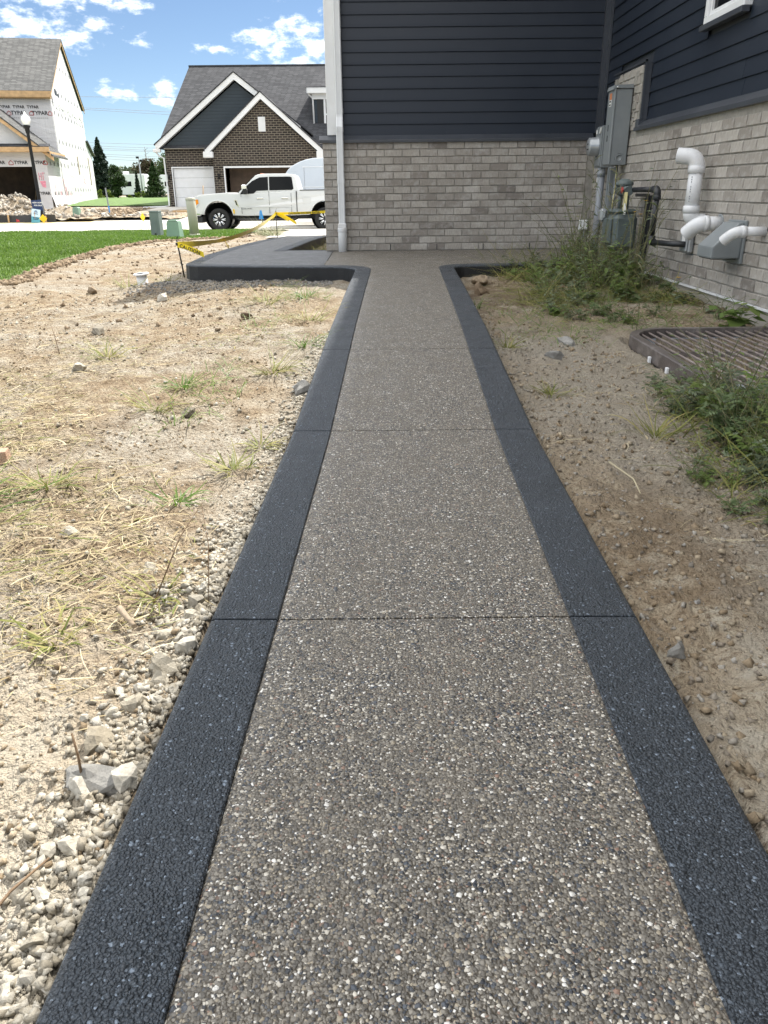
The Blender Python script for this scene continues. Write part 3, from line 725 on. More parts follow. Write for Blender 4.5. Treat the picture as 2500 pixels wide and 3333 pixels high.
# exposed rough brick above the ledge behind the meter panel (unsided patch)
for c in range(7):
    z = LEDGE + CH*(c+.5)+.002
    for s in (8.98, 9.20, 9.42, 9.64):
        specs.append(('R', s + (BL/2 if c % 2 else 0)*.5, z, 'f' if s < 9.6 else 'h'))
def size_of(sp):
    w, a, z, k = sp
    return (1.0/(a if w == 'R' else YW+1.5)) * (1 if k == 'f' else .6) * (1.0 if (w == 'B' or a > 5.35) else 0)
order = sorted(range(len(specs)), key=lambda i: -size_of(specs[i]))
single = set(order[:300])
rest = {'R': MB(), 'B': MB()}
for i, (w, a, z, k) in enumerate(specs):
    me = rb.choice(FULL if k == 'f' else HALF); d = rb.uniform(-.002, .0025); tz = rb.uniform(-.004, .004)
    if w == 'B': mat = Matrix.Translation((a, YW+d, z)) @ Matrix.Rotation(tz, 4, 'Y')
    else: mat = Matrix.Translation((XW+d, a, z)) @ Matrix.Rotation(-math.pi/2, 4, 'Z') @ Matrix.Rotation(tz, 4, 'Y')
    if i in single:
        o = link_mesh('brick', me, wall_back if w == 'B' else wall_right); o.matrix_local = Matrix.Translation(-OFF) @ mat
    else:
        rest[w].add([mat @ v.co for v in me.vertices], [tuple(p.vertices) for p in me.polygons])
for w, par in (('R', wall_right), ('B', wall_back)):
    if rest[w].f:
        o = rest[w].build('bricks', M['brick'], par, fix=False); o.location = -OFF; o['kind'] = 'stuff'
mb = MB(); mb.box(XC+.008, XW+.05, YW+.010, YW+.10, .10, LEDGE-.012); o = mb.build('mortar_bed', M['mortar'], wall_back); o.location = -OFF
mb = MB(); mb.box(XW+.009, XW+.10, 3.0, YW+.0, RZ0+.004, LEDGE-.012); mb.box(XW+.009, XW+.07, 8.86, 9.9, LEDGE-.012, 2.06); o = mb.build('mortar_bed', M['mortar'], wall_right); o.location = -OFF
# left return of the garage brick (not seen from the walk, but there)
mb = MB(); mb.box(XC+.004, XC+.10, YW+.101, 19.0, -.2, LEDGE-.012); H(mb, 'side_brick_wall', M['brick'])
# foundation below the brick with its white metal edge strip
mb = MB(); mb.box(XW+.016, XW+.10, -6.5, YW, -.3, RZ0-.005); H(mb, 'foundation', M['concrete_dim'])
mb = MB(); mb.box(XW-.014, XW+.012, 3.0, 8.2, RZ0-.012, RZ0+.003); H(mb, 'edge_strip', M['white'])
mb = MB(); mb.box(XC+.02, XW, YW+.02, YW+.10, -.1, .099); H(mb, 'foundation', M['concrete_dim'])
# dark gap sealant and weep vents at the bottom course
for x in (-.48, .12, .72, 1.32, 1.92):
    mb = MB(); mb.box(x-.005, x+.005, YW-.0025, YW+.02, BZ0+.006, BZ0+CH-.008); H(mb, 'weep_vent', M['blackplastic'])
# --- ledge flashing: sloped cap over the brick
mb = MB(); mb.prism([(YW-.028, LEDGE-.012), (YW-.03, LEDGE+.022), (YW+.06, LEDGE+.075), (YW+.098, LEDGE+.075), (YW+.098, LEDGE-.012)], 'x', XC-.035, XW-.031)
H(mb, 'ledge_cap', M['flash'], bevel=.004)
mb = MB(); mb.prism([(XW-.028, LEDGE-.012), (XW-.03, LEDGE+.022), (XW+.06, LEDGE+.085), (XW+.098, LEDGE+.085), (XW+.098, LEDGE-.012)], 'y', 3.0, 8.88)
H(mb, 'ledge_cap', M['flash'], bevel=.004)
# --- lap siding, each board its own piece
SE = .1285
def board(axis, a0, a1, z0, z1, face, tilt=.015):
    """profile leans out at the bottom; axis 'x' = garage wall, 'y' = right wall"""
    th = .010
    prof = [(face-tilt, z0), (face-tilt+.004, z0-.003), (face-tilt+th, z0+.004), (face+th*.5, z1+.012), (face-.001, z1+.012), (face-tilt*.85, z0+.03)]
    mb = MB(); mb.prism([(p[0], p[1]) for p in prof], axis, a0, a1); return mb
sid_b = empty('siding_wall'); sid_b.parent = house
FB = YW+.085; zb = LEDGE+.068; k = 0
while zb < EAVE_G-.02:
    o = board('x', XC+.25, XW+.03, zb, zb+SE, FB).build('siding_board', M['siding'], sid_b); o.location = -OFF; zb += SE; k += 1
sid_r = empty('siding_wall'); sid_r.parent = house
FR = XW+.085; zb = LEDGE+.078; k = 0; seams = {0: [6.55], 1: [6.58], 4: [7.85], 5: [7.82], 2: [4.6], 7: [8.9], 3: [5.4], 9: [6.2]}
WIN = (6.62, 7.40, 2.17, 3.35)
while zb < EAVE_M-.03:
    z1 = min(zb+SE, EAVE_M); cuts = [3.0] + sorted(seams.get(k, [])) + [10.46]
    spans = [(a+.001, b-.001) for a, b in zip(cuts[:-1], cuts[1:])]
    hole = []
    if zb < 2.10: hole.append((8.80, 9.93) if zb < 2.07 else (8.80, 9.93))
    if z1 > WIN[2]+.01 and zb < WIN[3]: hole.append((WIN[0], WIN[1]))
    for h0, h1 in hole:
        nsp = []
        for a, b in spans:
            if h1 <= a or h0 >= b: nsp.append((a, b)); continue
            if a < h0: nsp.append((a, h0))
            if h1 < b: nsp.append((h1, b))
        spans = nsp
    for q, (a, b) in enumerate(spans):
        o = board('y', a, b, zb, z1, FR - .0012*(q % 2)).build('siding_board', M['siding'], sid_r); o.location = -OFF
    zb += SE; k += 1
# behind-camera stretch of the right wall, plain boards
mb = MB(); mb.box(FR-.004, XW+.10, -6.5, 2.995, LEDGE, EAVE_M); H(mb, 'rear_siding', M['siding'])
mb = MB(); mb.box(XW+.002, XW+.10, -6.5, 2.995, .1, LEDGE-.015); H(mb, 'rear_brick', M['brick'])
# inside corner post
mb = MB(); mb.box(XW-.006, XW+.084, YW+.012, YW+.07, LEDGE+.08, EAVE_G-.01); mb.box(XW+.052, XW+.075, YW-.03, YW+.0115, LEDGE+.08, EAVE_G-.012); H(mb, 'corner_post', M['flash'])
# white outside corner board
mb = MB(); mb.box(XC+.065, XC+.248, YW+.052, YW+.099, LEDGE+.078, EAVE_G-.005, .006); mb.box(XC+.065, XC+.118, YW+.0995, YW+.3, LEDGE+.078, EAVE_G-.005); H(mb, 'corner_board', M['white'])
# dark trim framing the unsided patch
mb = MB()
mb.box(XW+.02, XW+.075, 8.80, 8.875, LEDGE+.09, 2.10, .004); mb.box(XW+.0, XW+.02, 8.79, 8.805, LEDGE+.09, 2.118)
mb.box(XW+.02, XW+.075, 8.876, 9.93, 2.045, 2.10, .004); mb.box(XW+.0, XW+.02, 8.79, 9.93, 2.101, 2.118)
mb.box(XW-.012, XW+.06, 8.80, 8.90, LEDGE-.012, LEDGE+.10, .004)
H(mb, 'patch_trim', M['flash'])
# mortar smears on the unsided patch
mb = MB()
for q in range(7):
    yy = 8.99+rb.uniform(-.03, .05); zz = LEDGE+.05+q*.075; mb.box(XW-.006-.004*(q % 3), XW+.012, yy, yy+rb.uniform(.05, .10), zz, zz+rb.uniform(.05, .09), .006)
H(mb, 'mortar_smear', M['mortar'])
# window high on the right wall
y0w, y1w, z0w, z1w = WIN
fr = MB(); t = .055; xo = XW+.02
fr.box(xo, XW+.098, y0w, y0w+t, z0w+t, z1w-t, .004); fr.box(xo, XW+.098, y1w-t, y1w, z0w+t, z1w-t, .004); fr.box(xo-.002, XW+.098, y0w, y1w, z0w, z0w+t, .004); fr.box(xo-.002, XW+.098, y0w, y1w, z1w-t, z1w, .004)
win = H(fr, 'window', M['white'])
s = MB(); t2 = .03; a, b, c, d = y0w+t+.004, y1w-t-.004, z0w+t+.004, z1w-t-.004
for bx in ((a, a+t2, c, d), (b-t2, b, c, d), (a+t2+.001, b-t2-.001, c, c+t2), (a+t2+.001, b-t2-.001, d-t2, d), (a+t2+.001, b-t2-.001, (c+d)/2-.02, (c+d)/2+.02)): s.box(xo+.022, XW+.09, *bx)
o = s.build('sash', M['white'], win)
g = MB(); g.quad((XW+.06, a, c), (XW+.06, b, c), (XW+.06, b, d), (XW+.06, a, d)); g.build('pane', M['glass'], win)
g = MB(); g.box(XW-.005, XW+.06, y0w-.02, y1w+.02, z0w-.045, z0w-.002, .004); g.build('sill', M['flash'], win)
# --- downspout at the garage corner
ds = MB(); xd, w2 = XC+.222, .042
def spout(pts, hw, hd):
    vs = []; fs = []
    for (x, y, z) in pts:
        for i, (a, b) in enumerate(((-1, -.75), (-.75, -1), (-.3, -.93), (.3, -.93), (.75, -1), (1, -.75), (1, 1), (-1, 1))): vs.append((x+a*hw, y+b*hd, z))
    n = 8
    for i in range(len(pts)-1):
        for k in range(n): fs.append((i*n+k, i*n+(k+1) % n, (i+1)*n+(k+1) % n, (i+1)*n+k))
    fs += [tuple(range(n)), tuple((len(pts)-1)*n+k for k in range(n))]
    return vs, fs
ys_, yb_ = YW+.012, YW-.062
ds.add(*spout([(xd, ys_, EAVE_G), (xd, ys_, 1.80), (xd, ys_-.006, 1.765), (xd, yb_+.012, 1.66), (xd, yb_, 1.62), (xd, yb_, .545)], w2, .034))
dso = H(ds, 'downspout', M['spout'])
for pa, pb in (((xd, yb_, 1.655), (xd, yb_, 1.60)), ((xd, yb_, 1.07), (xd, yb_, 1.02)), ((xd, ys_, 1.80), (xd, ys_, 1.86))):
    q = MB(); q.add(*spout([pa, pb], w2+.003, .037)); q.build('sleeve', M['spout'], dso)
q = MB(); q.box(xd-.052, xd+.052, yb_-.045, yb_+.045, .500, .552, .006); q.lathe([(0, .501), (.060, .501), (.061, .495), (.061, .455), (.059, .45)], (xd, yb_, 0)); q.build('adapter', M['pvc'], dso)
q = MB(); q.lathe([(.056, .452), (.056, .15), (0, .15)], (xd, yb_, 0)); q.build('drain_pipe', M['beige_pvc'] if 'beige_pvc' in M else M['white'], dso)

# ================================================================== THINGS ON THE WALL
# round meter in its socket box
t = empty('electric_meter', (XW-.08, 9.72, 1.16), 0, 'grey electric meter socket with round glass meter in the house corner', 'electric meter')
def T(mb, name, mat, parent, **kw):
    o = mb.build(name, mat, parent, **kw); o.location = -Vector(parent.location) if parent.parent is None and parent.type == 'EMPTY' else (0, 0, 0); return o
mb = MB(); mb.box(2.51, XW-.002, 9.60, 9.88, 1.15, 1.585, .006); T(mb, 'socket_box', M['galv'], t)
mb = MB(); mb.box(2.497, 2.5095, 9.615, 9.865, 1.17, 1.565, .004); T(mb, 'cover', M['galv'], t)
mb = MB(); mb.lathe([(.105, 2.4965), (.108, 2.485), (.098, 2.475), (.095, 2.40), (.088, 2.385), (0, 2.382)], (0, 9.742, 1.375), 'x'); T(mb, 'meter', M['galv_light'], t)
mb = MB(); mb.box(2.379, 2.3815, 9.70, 9.715, 1.34, 1.355); mb.box(2.379, 2.3815, 9.722, 9.745, 1.34, 1.352); mb.box(2.379, 2.3815, 9.75, 9.765, 1.34, 1.355); mb.box(2.379, 2.3815, 9.72, 9.76, 1.395, 1.41); T(mb, 'dial_face', M['ink'], t)
mb = MB(); mb.prism([(9.66, 1.56), (9.61, 1.57), (9.625, 1.535), (9.66, 1.505), (9.69, 1.51)], 'x', 2.486, 2.496); T(mb, 'seal_tag', M['label'], t)
mb = MB(); mb.box(2.4935, 2.4965, 9.80, 9.85, 1.51, 1.55); T(mb, 'sticker', M['label'], t)
# tall service panel
t = empty('service_panel', (XW-.08, 9.22, 1.16), 0, 'tall narrow grey electrical panel box above the gas meter', 'electrical panel')
mb = MB(); mb.box(2.475, XW-.012, 9.085, 9.31, 1.165, 1.895, .006); T(mb, 'enclosure', M['galv'], t)
mb = MB(); mb.box(2.455, 2.4745, 9.075, 9.32, 1.17, 1.90, .006); T(mb, 'front_cover', M['galv'], t)
mb = MB(); mb.prism([(2.44, 1.885), (2.45, 1.925), (XW-.012, 1.935), (XW-.012, 1.897), (2.4745, 1.897)], 'y', 9.072, 9.325); T(mb, 'rain_hood', M['galv'], t)
mb = MB(); mb.lathe([(.0, .0), (.05, .0), (.05, .004), (.046, .004), (.046, .001), (.034, .001), (.034, .003), (.03, .003), (.03, .0015), (0, .0015)], (2.565, 9.0835, 1.235), 'y'); mb.v = [(x, 9.0835-(y-9.0835), z) for x, y, z in mb.v]; T(mb, 'knockout', M['galv'], t)
mb = MB(); mb.box(2.4525, 2.4548, 9.17, 9.25, 1.80, 1.86); T(mb, 'warning_label', M['orange_label'], t)
mb = MB(); mb.box(2.4525, 2.4548, 9.17, 9.25, 1.735, 1.798); T(mb, 'white_label', M['label'], t)
mb = MB(); mb.box(2.4505, 2.4523, 9.185, 9.235, 1.775, 1.79); mb.box(2.4505, 2.4523, 9.185, 9.235, 1.745, 1.758); mb.box(2.4505, 2.4545, 9.20, 9.212, 1.50, 1.56); mb.box(2.4505, 2.4545, 9.20, 9.212, 1.40, 1.46); T(mb, 'printed_marks', M['ink'], t)
mb = MB(); mb.lathe([(0, 0), (.009, 0), (.009, .012), (0, .012)], (2.48, 9.06, 1.905), 'y', 10); T(mb, 'screw', M['chrome'], t)
# conduits
t = empty('conduit_riser', (2.545, 9.62, .1), 0, 'thick grey plastic conduit rising to the electric meter', 'conduit')
mb = MB(); mb.tube([(2.545, 9.66, .05), (2.545, 9.66, 1.149)], .042, 16); T(mb, 'pipe', M['conduit'], t)
mb = MB(); mb.tube([(2.545, 9.66, 1.06), (2.545, 9.66, 1.12)], .047, 16); T(mb, 'collar', M['conduit'], t)
mb = MB(); mb.box(2.500, 2.503, 9.645, 9.675, 1.0, 1.05); T(mb, 'sticker', M['label'], t)
t = empty('flat_conduit', (2.6, 9.47, .1), 0, 'flat grey cable guard beside the thick conduit', 'cable guard')
mb = MB(); mb.box(2.585, XW-.003, 9.46, 9.535, .05, 1.155, .008); T(mb, 'channel', M['galv'], t)
mb = MB(); mb.box(2.575, 2.5845, 9.475, 9.52, .1, 1.15, .004); T(mb, 'cover_strip', M['galv'], t)
t = empty('thin_conduit', (2.6, 9.26, .6), 0, 'thin grey conduit under the tall electrical panel', 'conduit')
mb = MB(); mb.tube([(2.60, 9.25, .45), (2.60, 9.25, 1.164)], .014, 10); T(mb, 'pipe', M['conduit'], t)
mb = MB(); mb.tube([(2.60, 9.25, .80), (2.60, 9.25, .86)], .022, 10); mb.tube([(2.60, 9.25, 1.02), (2.60, 9.25, 1.035)], .02, 10); T(mb, 'coupling', M['conduit'], t)
t = empty('ground_wire', (2.58, 9.19, .3), 0, 'bare yellowish grounding wire hanging below the electrical panel', 'wire')
mb = MB(); mb.tube([(2.58, 9.19, 1.164), (2.585, 9.18, .95), (2.57, 9.195, .7), (2.58, 9.18, .45), (2.575, 9.19, .2)], .005, 6); T(mb, 'strand', M['yellowtag'], t)
# outlet box on the garage wall
t = empty('outlet_box', (2.585, YW-.03, .5), 0, 'small white covered outlet box low on the brick beside the conduit', 'outlet')
mb = MB(); mb.box(2.53, 2.64, YW-.05, YW-.002, .445, .565, .008); T(mb, 'box', M['white'], t)
mb = MB(); mb.box(2.55, 2.635, YW-.064, YW-.0505, .455, .555, .006); T(mb, 'cover', M['white'], t)
mb = MB(); mb.tube([(2.60, YW-.03, .446), (2.60, YW-.03, .38), (2.585, YW-.02, .26), (2.575, YW-.015, .225)], .008, 8); T(mb, 'cable', M['conduit'], t)
# gas meter set
gm = empty('gas_meter', (2.45, 8.3, .35), 0, 'weathered grey gas meter with black piping among tall weeds', 'gas meter')
mb = MB(); mb.box(2.30, 2.53, 8.06, 8.46, .36, .70, .04); mb.box(2.31, 2.52, 8.09, 8.43, .70, .745, .02); T(mb, 'meter_body', M['gasgrey'], gm)
mb = MB(); mb.box(2.275, 2.2995, 8.12, 8.40, .42, .66, .008); T(mb, 'front_cover', M['gasgrey'], gm)
mb = MB(); mb.box(2.262, 2.2745, 8.33, 8.43, .655, .73, .01); mb.box(2.24, 2.31, 8.38, 8.50, .62, .745, .02); T(mb, 'index_box', M['galv_light'], gm)
for yq in (8.14, 8.36): mb = MB(); mb.tube([(2.42, yq, .74), (2.42, yq, .90)], .022, 10); T(mb, 'swivel', M['gasgrey'], gm)
mb = MB(); mb.tube([(2.42, 8.10, .91), (2.42, 8.42, .91)], .045, 12); mb.lathe([(0, .955), (.075, .955), (.085, .965), (.085, .985), (.06, 1.005), (.035, 1.02), (0, 1.022)], (2.42, 8.27, 0)); mb.tube([(2.42, 8.2, .93), (2.42, 8.34, .95)], .06, 12); T(mb, 'regulator', M['gasgrey'], gm)
mb = MB(); mb.lathe([(0, 0), (.03, 0), (.03, .012), (0, .014)], (2.35, 8.11, .92), 'x', 12); mb.v = [(2.36-(x-2.35), y, z) for x, y, z in mb.v]; T(mb, 'red_plug', M['red'], gm)
mb = MB(); mb.box(2.375, 2.383, 8.0, 8.1, .73, .90, .003); T(mb, 'yellow_tag', M['yellowtag'], gm)
mb = MB(); mb.box(2.372, 2.3745, 7.99, 8.06, .70, .80); T(mb, 'paper_tag', M['label'], gm)
mb = MB(); mb.tube([(2.47, 8.12, .92), (2.50, 7.60, .925)], .024, 12); mb.tube([(2.50, 7.50, .86), (2.50, 7.515, .50)], .024, 12); mb.tube([(2.50, 7.45, .475), (2.52, 7.0, .49), (2.60, 6.92, .49)], .024, 12); T(mb, 'black_pipe', M['blackpipe'], gm)
mb = MB()
mb.tube([(2.50, 7.61, .925), (2.50, 7.545, .925), (2.50, 7.51, .905), (2.50, 7.50, .85)], .033, 12); mb.lathe([(.031, 0), (.036, .01), (.036, .035), (.031, .045)], (2.50, 7.503, .835)); T(mb, 'pipe_elbow', M['blackpipe'], gm)
mb = MB()
mb.tube([(2.50, 7.515, .53), (2.50, 7.512, .49), (2.50, 7.49, .473), (2.50, 7.44, .474)], .033, 12)
T(mb, 'pipe_elbow', M['blackpipe'], gm)
mb = MB(); mb.box(2.60, 2.63, 8.10, 8.48, .855, .885, .004); mb.box(2.60, 2.63, 8.10, 8.14, .30, .8545, .004); mb.box(2.632, XW-.004, 8.1, 8.2, .3, .87); T(mb, 'bracket', M['blackpipe'], gm)
# tall white vent with gooseneck
vt = empty('gooseneck_vent', (XW, 6.78, .7), 0, 'tall white plastic vent pipe with gooseneck top on the brick wall', 'vent pipe')
def elbow(c, d0, d1, r, n=7):
    """quarter bend: starts at c travelling d0, ends travelling d1"""
    c = Vector(c); d0 = Vector(d0).normalized(); d1 = Vector(d1).normalized(); out = []
    for i in range(n):
        a = (math.pi/2)*i/(n-1); out.append(tuple(c + d0*r*math.sin(a) + d1*r*(1-math.cos(a))))
    return out
PR = .056
xv, yv = 2.545, 6.76
mb = MB(); mb.tube([(xv, yv, .755), (xv, yv, 1.09)], PR, 20); T(mb, 'riser', M['pvc'], vt)
for q in range(11):
    mb = MB(); z_ = .83+q*.018; mb.box(xv-PR*.75-.0015, xv-PR*.75+.004, yv-PR*.68-.002, yv-PR*.68+.004, z_, z_+.011); T(mb, 'print_mark', M['conduit'], vt) if q % 4 != 3 else None
e = elbow((xv, yv, 1.09), (0, 0, 1), (-.85, .5, -.05), .085)
d = (Vector(e[-1])-Vector(e[-2])).normalized(); e.append(tuple(Vector(e[-1])+d*.075))
mb = MB(); mb.tube(e, PR+.006, 20, caps=False); T(mb, 'top_elbow', M['pvc'], vt)
mb = MB(); mb.tube([e[-1], tuple(Vector(e[-1])-d*.012), tuple(Vector(e[-1])-d*.10)], [PR+.0055, PR-.004, PR-.006], 20, caps=False); mb.tube([tuple(Vector(e[-1])-d*.095), tuple(Vector(e[-1])-d*.10)], PR-.006, 20); T(mb, 'mouth_lining', M['pvc'], vt)
mb = MB()
for z0, z1 in ((1.045, 1.10), (.745, .80)): mb.lathe([(PR, z0-.001), (PR+.009, z0), (PR+.009, z1), (PR, z1+.001)], (xv, yv, 0), n=20)
T(mb, 'collar', M['pvc'], vt)
mb = MB(); e2 = elbow((xv, yv, .755), (0, 0, -1), (1, -.12, 0), .075); e2.append((XW-.002, yv-.02, e2[-1][2])); mb.tube(e2, PR+.005, 20); T(mb, 'wall_elbow', M['pvc'], vt)
def short_vent(name, label, y, z, r, L, drop, side):
    v = empty(name, (XW, y, z), 0, label, 'vent pipe')
    x1 = XW-.004; x0 = XW-L
    mb = MB(); mb.tube([(x1, y, z), (x0+.01, y, z)], r, 18); T(mb, 'stub', M['pvc'], v)
    p = []
    for i in range(7):
        a = (math.pi/3.2)*i/6; p.append((x0-.09*math.sin(a), y+side*.10*(1-math.cos(a)), z-.10*(1-math.cos(a))))
    dd = (Vector(p[-1])-Vector(p[-2])).normalized(); p.append(tuple(Vector(p[-1])+dd*drop))
    mb = MB(); mb.tube(p, r+.005, 18, caps=False); T(mb, 'elbow', M['pvc'], v)
    tip = Vector(p[-1]); mb = MB(); mb.tube([tuple(tip), tuple(tip-dd*.01), tuple(tip-dd*.06)], [r+.004, r-.004, r-.006], 18, caps=False); mb.tube([tuple(tip-dd*.055), tuple(tip-dd*.06)], r-.006, 18); T(mb, 'mouth_lining', M['pvc'], v)
    mb = MB(); mb.lathe([(r, 0), (r+.008, .001), (r+.008, .035), (r, .036)], (x0-.005, y, z), 'x', 18); T(mb, 'collar', M['pvc'], v)
    return v
short_vent('elbow_vent', 'fat white plastic elbow vent below the gooseneck pipe', 6.42, .675, .055, .13, .05, 1)
short_vent('small_elbow_vent', 'small white plastic elbow pipe beside the grey hood', 5.64, .655, .032, .17, .03, 1)
t = empty('wall_collar', (XW, 6.42, .675), 0, 'dark sealant ring around the fat white elbow vent', 'sealant')
mb = MB(); mb.lathe([(.056, -.004), (.073, -.003), (.070, .002), (.056, .002)], (XW-.0025, 6.42, .675), 'x', 18); T(mb, 'ring', M['galv'], t)
# grey vent hood
vh = empty('vent_hood', (XW, 6.06, .43), 0, 'grey plastic dryer hood flaring out from the brick wall', 'vent hood')
ya, yb2 = 5.93, 6.21
mb = MB(); mb.box(XW-.022, XW-.003, ya-.015, yb2+.015, .415, .715, .004); T(mb, 'flange', M['hood'], vh)
mb = MB()
o_ = [(XW-.0225, .70), (XW-.06, .70), (XW-.235, .535), (XW-.235, .452), (XW-.0225, .452)]
mb.prism([(p[0], p[1]) for p in o_], 'y', ya, yb2); T(mb, 'cowl', M['hood'], vh, bevel=.012)
mb = MB(); mb.box(XW-.22, XW-.04, ya+.02, yb2-.02, .446, .4515); T(mb, 'louvre', M['blackplastic'], vh)
# grey outlet box below the vents
t = empty('covered_outlet', (XW, 6.98, .5), 0, 'pale grey covered outlet box at the end of the black gas pipe', 'outlet')
mb = MB(); mb.box(XW-.05, XW-.003, 6.88, 7.06, .42, .60, .012); T(mb, 'box', M['galv_light'], t)
mb = MB(); mb.box(XW-.066, XW-.0505, 6.89, 7.05, .43, .59, .008); T(mb, 'lid', M['galv_light'], t)
mb = MB(); mb.box(XW-.0685, XW-.0665, 6.93, 7.0, .49, .56); T(mb, 'sticker', M['label'], t)

# ================================================================== WINDOW WELL
ww = empty('window_well', (2.1, 4.3, .0), 0, 'window well with brown steel frame and rod grate by the brick wall', 'window well')
xw0, xw1, yw0, yw1, zt = 1.585, XW-.01, 3.30, 5.24, .075
def ushape(off, rad, n=7):
    a, b, c = xw0+off, yw0+off, yw1-off; p = [(xw1, c)]
    p += [(a+rad-rad*math.sin(R_(90*i/(n-1))), c-rad+rad*math.cos(R_(90*i/(n-1)))) for i in range(n)]
    p += [(a+rad-rad*math.cos(R_(90*i/(n-1))), b+rad-rad*math.sin(R_(90*i/(n-1)))) for i in range(n)]
    p += [(xw1, b)]; return p
o1, o2 = ushape(0, .32), ushape(.055, .27)
mb = MB(); n = len(o1); vs = []
for p, q in zip(o1, o2): vs += [(p[0], p[1], zt-.085), (p[0], p[1], zt-.006), (p[0]+(q[0]-p[0])*.08, p[1]+(q[1]-p[1])*.08, zt), (q[0], q[1], zt), (q[0], q[1], zt-.06)]
mb.add(vs, [(i*5+k, i*5+k+1, (i+1)*5+k+1, (i+1)*5+k) for i in range(n-1) for k in range(4)]); T(mb, 'frame', M['frame_brown'], ww)
o3 = ushape(.05, .27); mb = MB(); vs = []
for p in o3: vs += [(p[0], p[1], zt-.062), (p[0], p[1], -.98)]
mb.add(vs, [(2*i, 2*i+1, 2*i+3, 2*i+2) for i in range(n-1)], True)
for zc in (-.15, -.35, -.55): mb.tube([(p[0]+.006, p[1], zc) for p in o3[1:-1]], .012, 6)
T(mb, 'liner', M['well'], ww)
mb = MB(); mb.box(xw0+.06, XW, yw0+.05, yw1-.05, -.34, -.30); T(mb, 'bottom_cover', M['well'], ww)
x = xw0+.115; 
while x < xw1-.01:
    inset = .0
    if x < xw0+.24: inset = .17-math.sqrt(max(0, .20**2-(xw0+.275-x)**2))*.85
    inset = max(0, inset)
    mb = MB(); mb.tube([(x, yw0+.06+inset, zt-.02), (x, (yw0+yw1)/2, zt-.017), (x, yw1-.06-inset, zt-.02)], .0068, 8); T(mb, 'rod', M['rust'], ww)
    x += .0655
for y in (4.55, 3.9): 
    mb = MB(); mb.box(xw0+.075, xw1, y-.006, y+.006, zt-.062, zt-.031); T(mb, 'crossbar', M['rust'], ww)
for y in (4.52, 4.22):
    mb = MB(); mb.box(xw0-.018, xw0-.001, y-.012, y+.012, zt-.14, zt-.05, .003); T(mb, 'clip', M['white'], ww)

# ================================================================== HOUSES ACROSS THE STREET
def text_mesh(body, size, bold=0.0, extrude=.002):
    cu = bpy.data.curves.new('t', 'FONT'); cu.body = body; cu.size = size; cu.extrude = extrude; cu.offset = bold; cu.align_x = 'CENTER'; cu.align_y = 'CENTER'; cu.resolution_u = 2
    o = bpy.data.objects.new('t', cu); COL.objects.link(o); dg = bpy.context.evaluated_depsgraph_get()
    me = bpy.data.meshes.new_from_object(o.evaluated_get(dg)); bpy.data.objects.remove(o); bpy.data.curves.remove(cu); return me
def lettering(body, size, mat, parent, loc, rot, bold=0.0, name='lettering', extrude=.002):
    me = text_mesh(body, size, bold, extrude); me.materials.clear(); me.materials.append(mat); return link_mesh(name, me, parent, loc, rot)

# ---- dark brick house with two garage gables
dh = empty('dark_brick_house', (-8, 49, .1), 0, 'finished house of dark brick with navy gable and white trim behind the pickup', 'house')
def D(mb, name, mat, parent=dh, **kw):
    o = mb.build(name, mat, parent, **kw); o.location = -Vector(dh.location) if parent is dh else (0, 0, 0); return o
G0 = .1
yL, yR = 49.0, 48.1
def front_wall(mb, y, th, poly_out, holes):
    """vertical wall at y with rectangular openings: built as strips between hole edges under a top profile"""
    xs = sorted(set([p for p in poly_out['x']] + [h[0] for h in holes] + [h[1] for h in holes]))
    top = poly_out['top']; z0 = poly_out['z0']
    for a, b in zip(xs[:-1], xs[1:]):
        cuts = [(h[2], h[3]) for h in holes if h[0] <= a+1e-6 and h[1] >= b-1e-6]
        lo = z0
        for c, d in sorted(cuts) + [(None, None)]:
            if c is None: mb.prism([(a, lo), (b, lo), (b, top(b)), (a, top(a))], 'y', y, y+th)
            else:
                if c > lo+1e-4: mb.prism([(a, lo), (b, lo), (b, c), (a, c)], 'y', y, y+th)
                lo = d
    return mb
mb = MB(); front_wall(mb, yL, .25, dict(x=[-12.45, -9.3], top=lambda x: 3.30, z0=G0-.3), [(-12.10, -9.78, G0-.3, 2.2)]); D(mb, 'brick_wall', M['facebrick'])
pkx, pkz = -6.58, 5.55
def gtop(x): return pkz - abs(x-pkx)*((5.55-2.95)/3.0)
mb = MB(); front_wall(mb, yR, .25, dict(x=[-9.52, -7.1, pkx, -6.1, -3.57], top=gtop, z0=G0-.3), [(-8.88, -4.05, G0-.3, 2.15)]); D(mb, 'brick_wall', M['facebrick'])
mb = MB(); mb.box(-9.5195, -9.27, yR+.2505, yL-.001, G0-.3, 2.9); mb.box(-12.449, -12.2, yL+.251, 58, G0-.3, 3.3); mb.box(-3.82, -3.571, yR+.251, 58, G0-.3, 2.75); mb.box(-12.449, -3.571, 58.001, 58.2, G0-.3, 3.3); D(mb, 'side_wall', M['facebrick'])
mb = MB(); mb.box(-12.1, -9.6, yL+.9, yL+1.0, G0-.3, 3.2); mb.box(-9.2, -3.9, yR+3.0, yR+3.1, G0-.3, 3.2); D(mb, 'inner_wall', M['dark_in'])
# soldier courses
mb = MB()
for i in range(29): x = -12.43+i*.1; mb.box(x+.006, x+.094, yL-.012, yL+.02, 2.22, 2.46)
for i in range(29): x = -12.43+i*.1; mb.box(x+.006, x+.094, yL-.012, yL+.02, 3.12, 3.29)
for i in range(58): x = -9.38+i*.1; mb.box(x+.006, x+.094, yR-.012, yR+.02, 2.17, 2.42)
for i in range(5): x = -6.86+i*.1; mb.box(x+.006, x+.094, yR-.012, yR+.02, 4.76, 4.94)
o = D(mb, 'soldier_course', M['facebrick']); o['kind'] = 'stuff'
